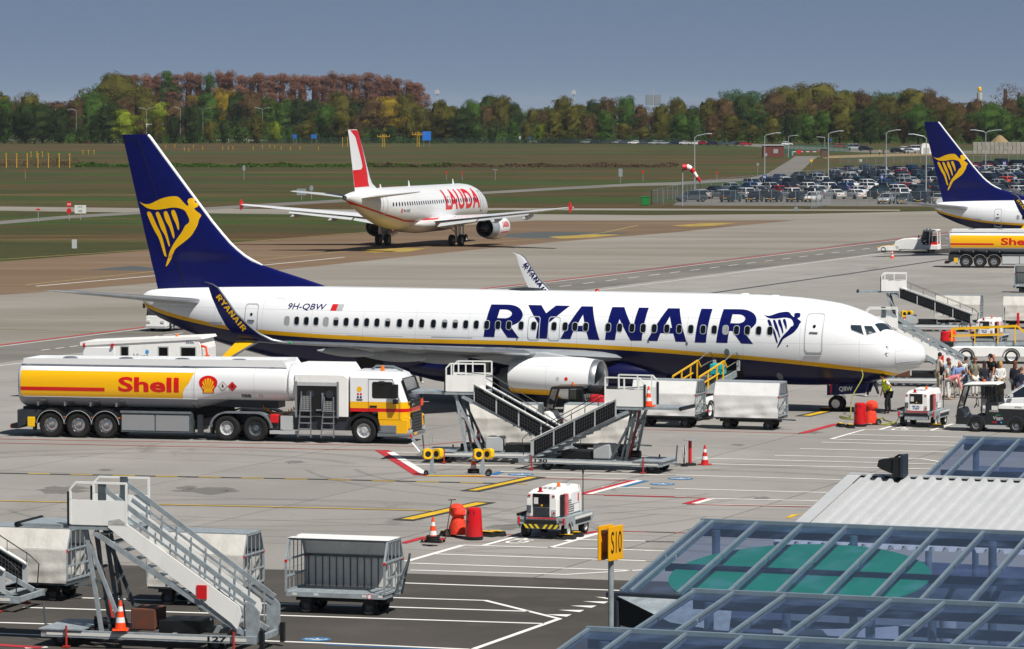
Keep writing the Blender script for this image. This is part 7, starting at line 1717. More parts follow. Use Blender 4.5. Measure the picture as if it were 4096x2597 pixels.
# wheeled extinguishers: red barrel shrouds and hooded ones
barrel_m = mat('red_barrel_plastic', '#c8121a', .3, coat=.3, var=.05); hood_m = mat('orange_red_hood', '#e23a1e', .75, var=.15, vscale=6, bump=.6, bscale=7)
def make_barrel():
    r = empty('extinguisher_barrel', (0, 0, 0))
    m = MB(); m.lathe([(.1, .27), (.15, .275), (.9, .235), (.97, .22), (1.0, .18), (1.01, .01)], (0, 0, 0), 'z', 26); m.build('shell', barrel_m, r, smooth=True)
    m = MB(); m.lathe([(0, .27), (.02, .285), (.1, .285), (.11, .27)], (0, 0, 0), 'z', 26, cap=(True, True)); m.build('base', black, r, smooth=True)
    m = MB(); P = rrect(-.12, .12, .78, .9, .03, 2); m.add([(.245*math.sin(u/.245)+.0, -.245*math.cos(u/.245)-.004, v) for u, v in P], [tuple(range(len(P)))]); m.build('hand_slot', black, r); text('OD', black, r, (-.22, -.235, .52), (.16, -.03, 0), (0, 0, .1), 'lettering', .01)
    return r
def make_hood():
    r = empty('hooded_extinguisher', (0, 0, 0)); rr = random.Random(5); R = []
    for z, a in ((.08, .3), (.3, .28), (.55, .2), (.62, .17), (.72, .26), (.92, .25), (1.02, .14), (1.05, .02)):
        R.append([(a*math.cos(2*pi*k/14)*(1+.15*rr.uniform(-1, 1))+.06*z, a*.8*math.sin(2*pi*k/14)*(1+.15*rr.uniform(-1, 1)), z) for k in range(14)])
    m = MB(); m.loft(R); m.build('cloth_hood', hood_m, r, smooth=True)
    for y in (-.18, .18): wheel_part(r, 'wheel', (.3, y, .13), .13, .05, galvd, 14)
    m = MB(); m.bar((.3, -.18, .13), (.3, .18, .13), .03); m.build('axle', galvd, r); return r
br_ = make_barrel(); hd_ = make_hood()
for k, (a, h, lb) in enumerate((((1896, 2159), (1836, 2148), 'in the middle foreground'), ((3440, 1706), (3482, 1700), 'beside the nose wheel'), ((3779, 1398), (3803, 1394), 'behind the far belt loader'))):
    o = br_ if k == 0 else copy_tree(br_); o.location = G(*a); o.rotation_euler = (0, 0, -.4); tag(o, 'red barrel extinguisher cover '+lb, 'extinguisher', 'red extinguisher barrels')
    o = hd_ if k == 0 else copy_tree(hd_); o.location = G(*h); o.rotation_euler = (0, 0, .2 if k else 2.6); tag(o, 'hooded orange wheeled extinguisher '+lb, 'extinguisher', 'hooded extinguishers')
# chocks
def chock(p, rz, lb):
    m = MB(); m.prism([(-.16, 0), (.16, 0), (.05, .16), (-.05, .16)], -.3, .3, 'xz'); o = m.build('wheel_chock', rubber, None, bevel=.02); o.location = p; o.rotation_euler = (0, 0, rz); tag(o, lb, 'wheel chock', 'rubber wheel chocks')
    m = MB(); m.box(-.1, .1, -.2, .2, .158, .168); m.build('yellow_strip', yplast, o)
for p, rz, lb in ((G(1950, 2146), .9, 'rubber chock right of the red barrel in the foreground'), (G(1985, 2144), 1.1, 'rubber chock farthest right of the foreground barrel'), (G(1790, 2145), .6, 'rubber chock left of the foreground hooded extinguisher'), (G(2265, 2158), 1.2, 'rubber chock under the near wheel of the foreground power unit'), (G(2295, 2148), 1.2, 'rubber chock behind the wheel of the foreground power unit'), (G(3745, 1712), 1.2, 'rubber chock under the wheel of the power unit by the nose'), (G(3365, 1708), .3, 'rubber chock left of the barrel by the nose wheel'), (G(3400, 1712), .2, 'rubber chock in front of the barrel by the nose wheel'), (G(3308, 1646), 1.2, 'rubber chock before the nose wheel'), (G(3378, 1644), 1.2, 'rubber chock behind the nose wheel')): chock(p, rz, lb)
# bollard with disc, cable bundle
bo = empty('bollard', G(2760, 1862), 0, 'red bollard with a flat steel disc on top, by the stairs', 'bollard')
m = MB(); m.lathe([(0, .24), (.05, .25), (.09, .2), (.1, .08)], (0, 0, 0), 'z', 18, cap=(True, False)); m.build('base', rubber, bo, smooth=True); m = MB(); m.cyl((0, 0, .08), (0, 0, .95), .065, n=16); m.build('tube', redp, bo, smooth=True)
m = MB(); m.lathe([(.95, .27), (.965, .27), (.966, .01)], (0, 0, 0), 'z', 24, cap=(True, False)); m.build('disc', galv, bo)
m0 = empty('cable_bundle', G(2737, 1866), 0, 'white tangled cable bundle hanging on a stand beside the red bollard', 'cable'); m = MB(); m.cyl((0, 0, 0), (0, 0, .78), .02, n=8); m.lathe([(0, .14), (.05, .14)], (0, 0, 0), 'z', 12, cap=(True, True)); m.build('stand', black, m0)
m = MB()
for k in range(5): m.tube([(.02*math.cos(k), .02*math.sin(k), .75), (.07*math.cos(k*1.3), .06*math.sin(k*1.7), .5), (.03*math.cos(k*2), .05, .1)], .012, 5)
m.build('cables', cone_w, m0)
b2 = empty('bollard', G(4072, 1318), 0, 'red post at the right edge before the torn cart', 'bollard'); m = MB(); m.cyl((0, 0, .05), (0, 0, 1.0), .08, n=14); m.build('tube', redp, b2, smooth=True); m = MB(); m.lathe([(0, .2), (.05, .2), (.06, .09)], (0, 0, 0), 'z', 14, cap=(True, False)); m.build('base', rubber, b2)
# tape-reel barrier with yellow heads
def reel_barrier(two=True):
    r = empty('reel_barrier', (0, 0, 0))
    if two:
        m = MB(); m.box(-1.0, 1.0, -.45, .45, .02, .06); m.box(-1.05, 1.05, -.48, -.44, .015, .045, 1); m.build('base_plate', [mat('checker_plate', '#9a9c98', .5, .3, var=.3, vscale=25), yplast], r)
    for x in ((-.9, .95) if two else (0,)):
        m = MB(); m.box(x-.07, x+.07, -.04, .04, .03, .78); m.build('post', galv, r)
        for dx, rz in ((-.1, .3), (.14, -.5)):
            q = Matrix.Rotation(rz, 3, 'Z'); m = MB(); P = rrect(-.17, .17, .6, .98, .12, 4); m.prism(P, -.12, .12); m.v = [tuple(q @ Vector(v)+Vector((x+dx*1.6, dx*.4, 0))) for v in m.v]; hd = m.build('yellow_reel', yplast, r, bevel=.03)
            m = MB(); m.lathe([(-.125, .11), (-.13, .1), (-.131, .01)], (0, 0, .79), 'y', 16); m.v = [tuple(q @ Vector(v)+Vector((x+dx*1.6, dx*.4, 0))) for v in m.v]; m.build('reel_disc', black, hd)
    if two:
        for y in (-.3, .1): wheel_part(r, 'wheel', (1.18, y, .12), .12, .07, galvd, 16)
        wheel_part(r, 'wheel', (-1.12, .1, .09), .09, .06, galvd, 14); m = MB(); m.tube([(-.95, .1, .75), (-1.0, .1, 1.3), (-.93, .1, 1.55), (-.86, .1, 1.52), (-.9, .1, 1.1)], .018, 6); m.build('handle', galv, r)
    return r
rb = reel_barrier(); rb.location = G(1826, 1902); rb.rotation_euler = (0, 0, -.05); tag(rb, 'wheeled barrier with four yellow tape reels in front of the stairs', 'barrier', 'tape reel barriers')
rb2 = reel_barrier(False); rb2.location = G(3625, 1306); tag(rb2, 'single yellow tape reel post beside the stairs beyond the nose', 'barrier', 'tape reel barriers')
# raised drawbar of the left stairs
m0 = empty('tow_bar', G(1712, 1850), -.16, 'raised galvanised tow bar with a red reflector, before the tanker cab', 'tow bar')
m = MB(); m.bar((.3, 0, .36), (-.25, 0, .36), .12, .1); m.bar((-.25, 0, .34), (-.72, 0, 1.12), .1, .1); m.build('arm', galv, m0); m = MB(); m.bar((-.6, -.06, .94), (-.68, -.06, 1.07), .07, .02, up=(0, 1, 0)); m.build('reflector', redp, m0); m = MB(); m.cyl((-.3, -.1, .4), (-.6, -.1, .75), .035); m.build('damper', white2, m0)
# power cable at the nose and floor hose
hose = mat('yellow_green_cable', '#93943a', .6)
_n = loc2w(2.55, 1.28); _e = loc2w(2.6, 2.4)
pts = [Vector((_n[0], _n[1], 1.95)), Vector((_n[0]+.02, _n[1]-.25, 1.6)), Vector((_e[0], _e[1]+.4, .8)), Vector((_e[0]-.1, _e[1], .15)), G(3400, 1672, .04), G(3360, 1664, .04), G(3385, 1676, .04), G(3480, 1676, .04), G(3530, 1672, .04), G(3540, 1680, .04), G(3570, 1690, .04), G(3530, 1697, .04), G(3490, 1695, .04), G(3560, 1699, .04), G(3590, 1680, .1), G(3603, 1652, .5)]
m = MB(); m.tube(catmull([tuple(p) for p in pts], 6, False), .024, 8); tag(m.build('power_cable', hose, None, smooth=True), 'yellow green power cable from the nose of the airliner to the power unit', 'cable')
# small white car at the right edge
# ---------------- cars ----------------
def car_mesh(kind):
    """returns MB for body, glass, trim; x forward, 4.3 m long; materials 0 paint 1 glass 2 black 3 tail 4 head 5 plate 6 rim"""
    L, W, H = {'hatch': (4.1, .87, 1.5), 'suv': (4.5, .92, 1.68), 'estate': (4.6, .89, 1.5), 'sedan': (4.6, .88, 1.45), 'van': (4.9, .95, 1.95)}[kind]
    h = L/2; m = MB()
    bz = .25; belt = .98 if kind != 'van' else 1.1
    if kind == 'suv': belt = 1.05
    # body lower, lofted along x: (x, half width, z0, z1)
    secs = [(-h, .78, .42, belt-.12), (-h+.12, .95, .3, belt-.02), (-h+.6, 1, bz, belt), (0, 1, bz, belt-.01), (h-1.15, 1, bz, belt-.06), (h-.5, .98, bz, belt-.16), (h-.1, .9, .3, belt-.3), (h, .75, .4, belt-.4)]
    R = []
    for x, f, z0, z1 in secs:
        w = W*f; R.append([(x, -w*.92, z0), (x, -w, z0+.15), (x, -w*.99, (z0+z1)/2), (x, -w*.93, z1-.05), (x, -w*.82, z1), (x, w*.82, z1), (x, w*.93, z1-.05), (x, w*.99, (z0+z1)/2), (x, w, z0+.15), (x, w*.92, z0)])
    m.loft(R, 0)
    # greenhouse
    fx = {'hatch': (-h+.2, -h+.5, .25, 1.0), 'suv': (-h+.15, -h+.45, .3, 1.0), 'estate': (-h+.15, -h+.55, .15, 1.0), 'sedan': (-h+.7, -h+1.25, .2, 1.1), 'van': (-h+.06, -h+.2, .9, 1.6)}[kind]
    b0, t0, t1, b1 = fx
    def gh(z, x0, x1, w): return [(x0, -w, z), (x1, -w, z), (x1, w, z), (x0, w, z)]
    zb, zt = belt-.04, H-.1
    m.loft([gh(zb, b0, b1, W*.86), gh(zt, t0, t1, W*.72)], 1, cap=(False, False))
    # roof and pillars in paint
    m.loft([gh(zt, t0-.02, t1+.05, W*.735), gh(H-.02, t0+.12, t1-.1, W*.66), gh(H, t0+.4, t1-.4, W*.5)], 0)
    for s in (-1, 1):
        for xb, xt in ((b0+.02, t0+.02), (b1-.02, t1-.0), ((b0+b1)/2-.15, (t0+t1)/2-.05)): m.bar((xb, s*W*.862, zb), (xt, s*W*.725, zt), .07, .03, 0)
    # wheels in the same light mesh
    for x in (-h+.8, h-.82):
        for s in (-1, 1):
            m.lathe([(-.1, .2), (-.1, .31), (.1, .31), (.1, .2)], (x, s*W*.9, .31), 'y', 14, 2, (True, True)); m.lathe([(-.105, .2), (-.106, .02), (.106, .02), (.105, .2)], (x, s*W*.9, .31), 'y', 10, 6)
            m.prism([(x+.37*math.cos(pi*k/8), .31+.37*math.sin(pi*k/8)) for k in range(9)], s*W*.99-.015, s*W*.99+.015, 'xz', 2)
    for s in (-1, 1):
        m.box(-h-.012, -h+.1, s*W*.62-.13, s*W*.62+.13, belt-.32, belt-.14, 3); m.box(h-.1, h+.008, s*W*.56-.15, s*W*.56+.15, belt-.5, belt-.4, 4)
        m.box(b1-.35, b1-.2, s*(W+.08)-.07, s*(W+.08)+.07, belt-.02, belt+.11, 0)
    m.box(-h-.02, -h+.05, -.26, .26, .55, .66, 5); m.box(h-.05, h+.02, -.26, .26, .42, .53, 5); m.box(h-.06, h+.01, -.45, .45, .3, .42, 2)
    return m
cglass = mat('car_glass', '#1a232c', .06, spec=1.0); ctrim = black; clt = mat('car_headlight', '#c8d0d4', .15); cplate = mat('dutch_yellow_plate', '#e0a412', .5); crim = mat('alloy_rim', '#7c8084', .35, .7)
PAINT = {'black': '#0d0f12', 'grey': '#4a5158', 'silver': '#a4aaae', 'white': '#d6d8d9', 'navy': '#141e3a', 'blue': '#1f4a86', 'red': '#a01318', 'orange': '#e0441a', 'teal': '#21444a', 'anthracite': '#22262a'}
PM = {k: mat('car_paint_'+k, v, .25, .15 if k not in ('white', 'red', 'orange') else 0, coat=.6) for k, v in PAINT.items()}
CAR = {}
for k in ('hatch', 'suv', 'estate', 'sedan', 'van'):
    o = car_mesh(k).build('parked_car', [PM['grey'], cglass, ctrim, redlens, clt, cplate, crim], None, smooth=True, ang=28); CAR[k] = o.data; bpy.data.objects.remove(o)
def car(kind, col, p, rz, label, group, name='parked_car'):
    o = bpy.data.objects.new(name, CAR[kind]); COL.objects.link(o); o.location = p; o.rotation_euler = (0, 0, rz)
    o.material_slots[0].link = 'OBJECT'; o.material_slots[0].material = PM[col]; return tag(o, label, 'car', group)
def nice_car(kind, col, p, rz, label, group):
    """near car with separate parts"""
    r = empty('parked_car', p, rz, label, 'car', group); src = CAR[kind]
    names = ['body', 'windows', 'trim', 'tail_lights', 'headlights', 'number_plate', 'rims']; mt = [PM[col], cglass, ctrim, redlens, clt, cplate, crim]
    for i, nm in enumerate(names):
        key = (kind, i)
        if key not in PARTS:
            bm = bmesh.new(); bm.from_mesh(src); bmesh.ops.delete(bm, geom=[f for f in bm.faces if f.material_index != i], context='FACES')
            comps = []
            me = bpy.data.meshes.new(nm); bm.to_mesh(me); bm.free(); me.materials.clear(); me.materials.append(mt[i])
            for p_ in me.polygons: p_.material_index = 0
            PARTS[key] = me
        o = bpy.data.objects.new(nm, PARTS[key]); COL.objects.link(o); o.parent = r
        if i == 0: o.material_slots[0].link = 'OBJECT'; o.material_slots[0].material = PM[col]
    return r
PARTS = {}
CG2 = 'cars in the fenced car park'
_ow = 'first second third fourth fifth sixth seventh eighth ninth tenth eleventh twelfth thirteenth fourteenth fifteenth sixteenth seventeenth eighteenth nineteenth'.split()
_t = {20: 'twent', 30: 'thirt', 40: 'fort', 50: 'fift', 60: 'sixt'}
def ORD(n): return _ow[n-1] if n < 20 else (_t[n//10*10]+'ieth' if n % 10 == 0 else _t[n//10*10]+'y-'+_ow[n % 10-1])
TYPE = {'hatch': 'hatchback', 'suv': 'tall car', 'estate': 'estate car', 'sedan': 'saloon car', 'van': 'van'}
front = [(2690+0, 'suv', 'grey', .25, 'dark grey car seen from the side at the left end of the car park'), (2848, 'suv', 'teal', 1.15, 'dark teal car seen from behind, second in the front row of the car park'), (2942, 'hatch', 'black', -1.9, 'black hatchback, third in the front row of the car park'), (3020, 'hatch', 'black', -1.9, 'black hatchback, fourth in the front row of the car park'), (3104, 'hatch', 'black', -1.9, 'black car just left of the white hatchback in the front row of the car park'), (3178, 'hatch', 'white', -1.95, 'white hatchback facing us in the front row of the car park'), (3470, 'hatch', 'silver', -1.9, 'silver blue car facing us in the front row, right of the fence gap'), (3545, 'hatch', 'grey', -1.9, 'dark grey car right of the silver blue car in the front row'), (3612, 'suv', 'black', -1.9, 'black car in the front row below the tall lamp'), (3690, 'hatch', 'silver', 1.2, 'silver car seen from behind in the front row near the second tail'), (3755, 'suv', 'grey', 1.2, 'grey car in the front row half behind the second tail')]
for x, k, c, rz, lb in front: nice_car(k, c, G(x+75, 808 if x < 3300 else 815), rz if rz != .25 else pi+.35, lb, CG2)
cols = ['black', 'grey', 'grey', 'anthracite', 'anthracite', 'navy', 'navy', 'silver', 'silver', 'white', 'white', 'blue', 'red', 'teal', 'silver', 'grey', 'silver', 'grey', 'blue', 'white']
cn = {'black': 'black', 'grey': 'dark grey', 'silver': 'silver', 'white': 'white', 'navy': 'navy blue', 'blue': 'blue', 'red': 'red', 'orange': 'orange', 'teal': 'dark teal', 'anthracite': 'anthracite'}
rowsY = [796, 781, 766, 752, 740, 729, 719, 709, 700, 691, 683, 675, 668]
rr = random.Random(11); ncar = 0
for r, y in enumerate(rowsY):
    xl = 2800+r*66+rr.uniform(-20, 20) if y > 690 else 3700+(700-y)*4; step = 88*(y-433)/380
    x = xl; ni = 0
    while x < 4140:
        if rr.random() < .93:
            c = rr.choice(cols); kd = rr.choice(['hatch', 'suv', 'estate', 'sedan', 'hatch'])
            if abs(x-4040) < 40 and y == 740: c = 'orange'; kd = 'estate'
            if y < 680 and x > 3950: kd = rr.choice(['van', 'suv']); c = rr.choice(['white', 'black', 'anthracite'])
            ni += 1; car(kd, c, G(x, y), (-1.05 if r % 2 else 2.05)+rr.uniform(-.04, .04), '%s %s, %s from the left in the %s row of the car park' % (cn[c], TYPE[kd], ORD(ni), ORD(r+2)), CG2)
        x += step*rr.uniform(.95, 1.1)
# line of cars under the trees
x = 2075; k = 0
while x < 3000:
    c = rr.choice(cols); kd = rr.choice(['hatch', 'suv', 'estate', 'sedan']); y = 572+(x-2075)*.012
    k += 1; car(kd, c, G(x, y), rr.choice([0, pi])+.05+rr.uniform(-.5, .2)*(rr.random() < .3), '%s %s, %s from the left in the distant line under the trees' % (cn[c], TYPE[kd], ORD(k)), 'distant cars under the trees'); x += rr.uniform(26, 46)
for x, y, kd, c, rz, lb in ((3148, 583, 'hatch', 'white', .1, 'white car above the brick hut by the barrier'), (3360, 592, 'estate', 'red', .1, 'red car right of the road barrier'), (3418, 600, 'van', 'silver', .1, 'silver van with raised tailgate by the sandy verge'), (3462, 604, 'suv', 'black', .1, 'black car right of the silver van by the sandy verge'), (3590, 612, 'estate', 'black', .4, 'black car at the left of the cluster by the sandy verge'), (3622, 606, 'hatch', 'white', .4, 'white car at the back of the cluster by the sandy verge'), (3640, 614, 'hatch', 'silver', .5, 'silver car in front in the cluster by the sandy verge'), (3668, 606, 'van', 'white', .3, 'white van at the right of the cluster by the sandy verge'), (300, 571, 'van', 'black', 0, 'dark bus-like van at the far junction on the left'), (335, 573, 'suv', 'red', 0, 'red car at the far junction on the left'), (440, 572, 'hatch', 'white', .1, 'white car at the far junction on the left')):
    car(kd, c, G(x, y), rz, lb, 'distant single cars')
# white car with black roof beside the passengers
wc = nice_car('hatch', 'white', G(4115, 1672), pi-.15, 'white car with dark roof cut off by the right edge behind the tow tractor', 'service cars')
# ---------------- trees ----------------
def leafmat(name, c1, c2):
    m = bpy.data.materials.new(name); m.use_nodes = True; t = m.node_tree; b = t.nodes['Principled BSDF']; b.inputs['Roughness'].default_value = .9; b.inputs['Specular IOR Level'].default_value = .1
    oi = t.nodes.new('ShaderNodeObjectInfo'); tc = t.nodes.new('ShaderNodeTexCoord'); n = t.nodes.new('ShaderNodeTexNoise'); n.inputs['Scale'].default_value = .45; n.inputs['Detail'].default_value = 3
    t.links.new(tc.outputs['Object'], n.inputs['Vector']); r = t.nodes.new('ShaderNodeValToRGB'); r.color_ramp.elements[0].position = .35; r.color_ramp.elements[1].position = .65; r.color_ramp.elements[0].color = lin(c1); r.color_ramp.elements[1].color = lin(c2)
    t.links.new(n.outputs['Fac'], r.inputs['Fac']); h = t.nodes.new('ShaderNodeHueSaturation'); mr = t.nodes.new('ShaderNodeMapRange'); mr.inputs[3].default_value = .82; mr.inputs[4].default_value = 1.2
    t.links.new(oi.outputs['Random'], mr.inputs[0]); t.links.new(mr.outputs[0], h.inputs['Value']); t.links.new(r.outputs[0], h.inputs['Color']); t.links.new(h.outputs[0], b.inputs['Base Color'])
    tl = t.nodes.new('ShaderNodeBsdfTranslucent'); mxs = t.nodes.new('ShaderNodeMixShader'); mxs.inputs[0].default_value = .35; t.links.new(h.outputs[0], tl.inputs[0]); t.links.new(b.outputs[0], mxs.inputs[1]); t.links.new(tl.outputs[0], mxs.inputs[2]); t.links.new(mxs.outputs[0], t.nodes['Material Output'].inputs[0])
    return m
LM = {'olive': leafmat('leaf_olive', '#55501f', '#666529'), 'brown': leafmat('leaf_brown_bud', '#524128', '#6a5336'), 'green': leafmat('leaf_green', '#3b5420', '#4f6e2b'), 'dark': leafmat('leaf_dark', '#2c3c1a', '#3d5024'), 'bright': leafmat('leaf_bright', '#6f801e', '#8f9c2c'), 'gold': leafmat('leaf_gold', '#7c6a1c', '#968028'), 'purple': leafmat('leaf_purple', '#3a1420', '#52202a'), 'poplar': leafmat('leaf_poplar_red', '#7d5646', '#97705c'), 'far': leafmat('leaf_far_haze_green', '#46604a', '#58785c'), 'bare': leafmat('leaf_bare', '#5a4a3a', '#6d5c48')}  # 'far' has the blue of distance haze put into its leaf colour
TN = {'olive': 'olive', 'brown': 'brown budding', 'green': 'green', 'dark': 'dark green', 'bright': 'bright yellow green', 'gold': 'golden', 'purple': 'purple leaved', 'poplar': 'reddish', 'far': 'haze tinted green', 'bare': 'bare grey brown'}
bark = mat('bark', '#3a2e24', .95, var=.2, vscale=3)
def crown_mesh(seed, shape, n=5500, dens=1.0):
    """unit crown: height 1 (z 0..1), radius about .5 scaled by shape"""
    rr = random.Random(seed); V = []; Fc = []; cl = []; pop = shape == 'poplar'
    for _ in range(60 if pop else 46):
        for _t in range(30):
            z = rr.random(); rad = {'round': .5*math.sqrt(max(0, 1-(2*z-1)**2))**.8, 'poplar': .5*min(1, .5+z*1.2)*min(1, (1.06-z)*3)**.7, 'wide': .55*math.sqrt(max(0, 1-(2*z-.9)**2)), 'cone': .5*(1-z)**.7}[shape]
            a = rr.uniform(0, 2*pi); q = rad*rr.uniform(.3, 1)
            if rad > .05: break
        cl.append((q*math.cos(a), q*math.sin(a), z*.93, rr.uniform(.1, .17)*(1.7 if pop else 1), rr.uniform(.07, .12)*(.6 if pop else 1)))
    per = n//len(cl)
    for cx, cy, cz, cr_, ch_ in cl:
        for _ in range(per):
            d = Vector((rr.gauss(0, 1), rr.gauss(0, 1), rr.gauss(.15, .9))).normalized(); p = Vector((cx+d.x*cr_*rr.uniform(.5, 1.1), cy+d.y*cr_*rr.uniform(.5, 1.1), cz+d.z*ch_*rr.uniform(.5, 1.1)))
            nn = (d*1.2+Vector((rr.gauss(0, .22 if pop else .42), rr.gauss(0, .22 if pop else .42), rr.gauss(.3, .22 if pop else .42)))).normalized(); u = nn.orthogonal().normalized(); v = nn.cross(u); s = rr.uniform(.008, .017)*(.55 if pop else 1)
            sc2 = 3.5 if pop else 1.0
            o = len(V); V += [p+Vector((u.x*sc2, u.y*sc2, u.z))*s, p+Vector((v.x*sc2, v.y*sc2, v.z))*s*.8, p-Vector((u.x*sc2, u.y*sc2, u.z))*s, p-Vector((v.x*sc2, v.y*sc2, v.z))*s*.8]; Fc.append((o, o+1, o+2, o+3))
    for j in range(9):   # inner mass of twigs behind the leaves
        z = .1+.78*j/8; rad = {'round': .5*math.sqrt(max(0, 1-(2*z-1)**2))**.8, 'poplar': .5*min(1, .35+z*2)*min(1, (1.05-z)*2.4)**.6, 'wide': .55*math.sqrt(max(0, 1-(2*z-.9)**2)), 'cone': .5*(1-z)**.7}[shape]*((.3 if pop else .5) if n > 2000 else .1)
        o = len(V)
        for k in range(12): a = 2*pi*k/12; q = rad*rr.uniform(.8, 1.15); V.append(Vector((q*math.cos(a), q*math.sin(a), z+rr.uniform(-.03, .03))))
        if j: Fc += [(o-12+k, o-12+(k+1) % 12, o+(k+1) % 12, o+k) for k in range(12)]
    me = bpy.data.meshes.new('crown'); me.from_pydata([tuple(v) for v in V], [], Fc); me.materials.append(LM['green']); return me
def trunk_mesh(seed):
    rr = random.Random(seed); m = MB(); m.cyl((0, 0, 0), (0, 0, .55), .022, .012, 7)
    for k in range(9):
        a = rr.uniform(0, 6.28); z = rr.uniform(.22, .55); r = rr.uniform(.15, .32); m.cyl((0, 0, z), (r*math.cos(a), r*math.sin(a), z+rr.uniform(.15, .35)), .01, .003, 5)
    o = m.build('trunk', bark); me = o.data; bpy.data.objects.remove(o); return me
CR = {'round': [crown_mesh(i, 'round') for i in (1, 2, 3)], 'poplar': [crown_mesh(i, 'poplar', 10000) for i in (4, 5, 10)], 'wide': [crown_mesh(i, 'wide', 6000) for i in (6, 7)], 'cone': [crown_mesh(8, 'cone', 2500)], 'bare': [crown_mesh(9, 'round', 1500)]}
TK = [trunk_mesh(i) for i in range(3)]
m = MB(); m.cyl((0, 0, 0), (0, 0, .85), .013, .004, 6); _t0 = m.build('trunk', bark); TKP = _t0.data; bpy.data.objects.remove(_t0)
tr_ = random.Random(3); TI = {}
def tree(p, h, w, shape, col, where):
    TI[(col, where)] = TI.get((col, where), 0)+1
    r = empty('tree', p, tr_.uniform(0, 6.28), '%s tree, %s such tree from the left %s' % (TN[col], ORD(TI[(col, where)]), where), 'tree', 'wood trees '+where)
    c = bpy.data.objects.new('crown', tr_.choice(CR[shape])); COL.objects.link(c); c.parent = r; zb = .08*h if shape != 'poplar' else .06*h
    c.location = (0, 0, zb); c.scale = (w, w, h-zb); c.material_slots[0].link = 'OBJECT'; c.material_slots[0].material = LM[col]
    t = bpy.data.objects.new('trunk', tr_.choice(TK) if shape != 'poplar' else TKP); COL.objects.link(t); t.parent = r; t.scale = (h, h, h); return r
WY = lambda px: 577 if px > 3200 else 574
def pick(px, layer):
    if layer == 'A':
        if px < 260: return tr_.choice(['dark', 'dark', 'bare', 'green'])
        return tr_.choice(['green', 'dark', 'olive', 'olive', 'dark', 'brown', 'green', 'bright' if tr_.random() < .4 else 'olive'])
    return tr_.choice(['brown', 'olive', 'brown', 'olive', 'green', 'dark', 'gold' if tr_.random() < .35 else 'brown', 'bright' if tr_.random() < .25 else 'olive'])
rows = []
px = -60
while px < 4170:   # back row of broad trees
    top = interp([(0, 385), (420, 375), (700, 365), (1700, 395), (2050, 405), (2900, 408), (3000, 388), (3400, 362), (3800, 368), (4100, 385)], px)+tr_.uniform(-26, 34)
    rows.append((px, 561, top, tr_.choice(['round', 'wide', 'round']), pick(px, 'B'), 'in the back row')); px += tr_.uniform(48, 80)
px = -40
while px < 4170:   # front row, lower
    if not (2800 < px < 2800): 
        top = 462+tr_.uniform(-62, 55)
        if px < 230: top = 385+tr_.uniform(0, 30)
        rows.append((px, WY(px), top, tr_.choice(['round', 'wide', 'round']), pick(px, 'A'), 'in the front row'))
    px += tr_.uniform(52, 85)
for i in range(29):   # tall reddish poplar row
    px = 500+i*42+tr_.uniform(-6, 6); top = 284+tr_.uniform(-10, 10)+(max(0, px-1500)*.18 if px > 1500 else 0)
    rows.append((px, 553, top, 'poplar', 'green' if i in (4, 8) else 'poplar', 'in the tall row'))
for px, top, col in ((465, 278, 'olive'), (420, 320, 'green'), (520, 330, 'olive'), (560, 372, 'gold'), (780, 372, 'gold'), (830, 380, 'gold'), (1620, 405, 'bright')): rows.append((px, 556, top, 'wide', col, 'rising left of centre'))
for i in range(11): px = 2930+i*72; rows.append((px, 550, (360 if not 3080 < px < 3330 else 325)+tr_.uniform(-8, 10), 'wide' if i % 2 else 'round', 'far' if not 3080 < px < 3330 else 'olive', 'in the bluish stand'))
for px, top, col in ((2330, 420, 'purple'), (3300, 402, 'purple'), (3375, 405, 'purple'), (3590, 425, 'purple'), (2935, 440, 'purple'), (2640, 440, 'purple'), (3200, 405, 'gold'), (3670, 380, 'bright'), (1960, 372, 'dark'), (4020, 330, 'bare'), (4075, 345, 'bare')): rows.append((px, 559, top, 'bare' if col == 'bare' else 'wide', col, 'standing out'))
rows.sort()
for px, y, top, shape, col, where in rows:
    p = G(px, y); h = max(5, (y-top)*p.y/FPX); w = h*{'round': .85, 'wide': 1.05, 'poplar': .3, 'cone': .5, 'bare': .8}[shape]
    if shape == 'poplar': w = tr_.uniform(9, 12)
    tree(p, h, w*tr_.uniform(.85, 1.1), shape, col, where)
def leaf_strip(name, x0, x1, y, h0, n, col, label, cat, size=.4, dep=14):
    rr = random.Random(name); V = []; Fc = []; a, c = G(x0, y), G(x1, y)
    for _ in range(n):
        t = rr.random(); hh = h0*(.55+.45*math.sin(t*43)*math.sin(t*17+1)+.25*rr.random()); z = rr.random()**.8*hh; p = a.lerp(c, t)+Vector((rr.uniform(-1, 1), rr.uniform(-1, 1)*dep, z)); nn = Vector((rr.gauss(0, 1), rr.gauss(-.6, 1), rr.gauss(.5, 1))).normalized(); u = nn.orthogonal().normalized(); v = nn.cross(u); s = size*rr.uniform(.5, 1)
        o = len(V); V += [p+u*s, p+v*s, p-u*s, p-v*s]; Fc.append((o, o+1, o+2, o+3))
    me = bpy.data.meshes.new(name); me.from_pydata([tuple(v) for v in V], [], Fc); me.materials.append(LM[col]); o = bpy.data.objects.new(name, me); COL.objects.link(o); return tag(o, label, cat, kind='stuff')
leaf_strip('undergrowth', -80, 4180, 573, 5.5, 26000, 'green', 'low green undergrowth along the foot of the far wood', 'undergrowth')
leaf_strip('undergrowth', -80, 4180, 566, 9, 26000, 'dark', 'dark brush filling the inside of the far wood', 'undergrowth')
leaf_strip('far_woodland', -80, 4180, 530, 14, 9000, 'far', 'hazy bluish woodland on the horizon', 'woodland', 1.6, 60)
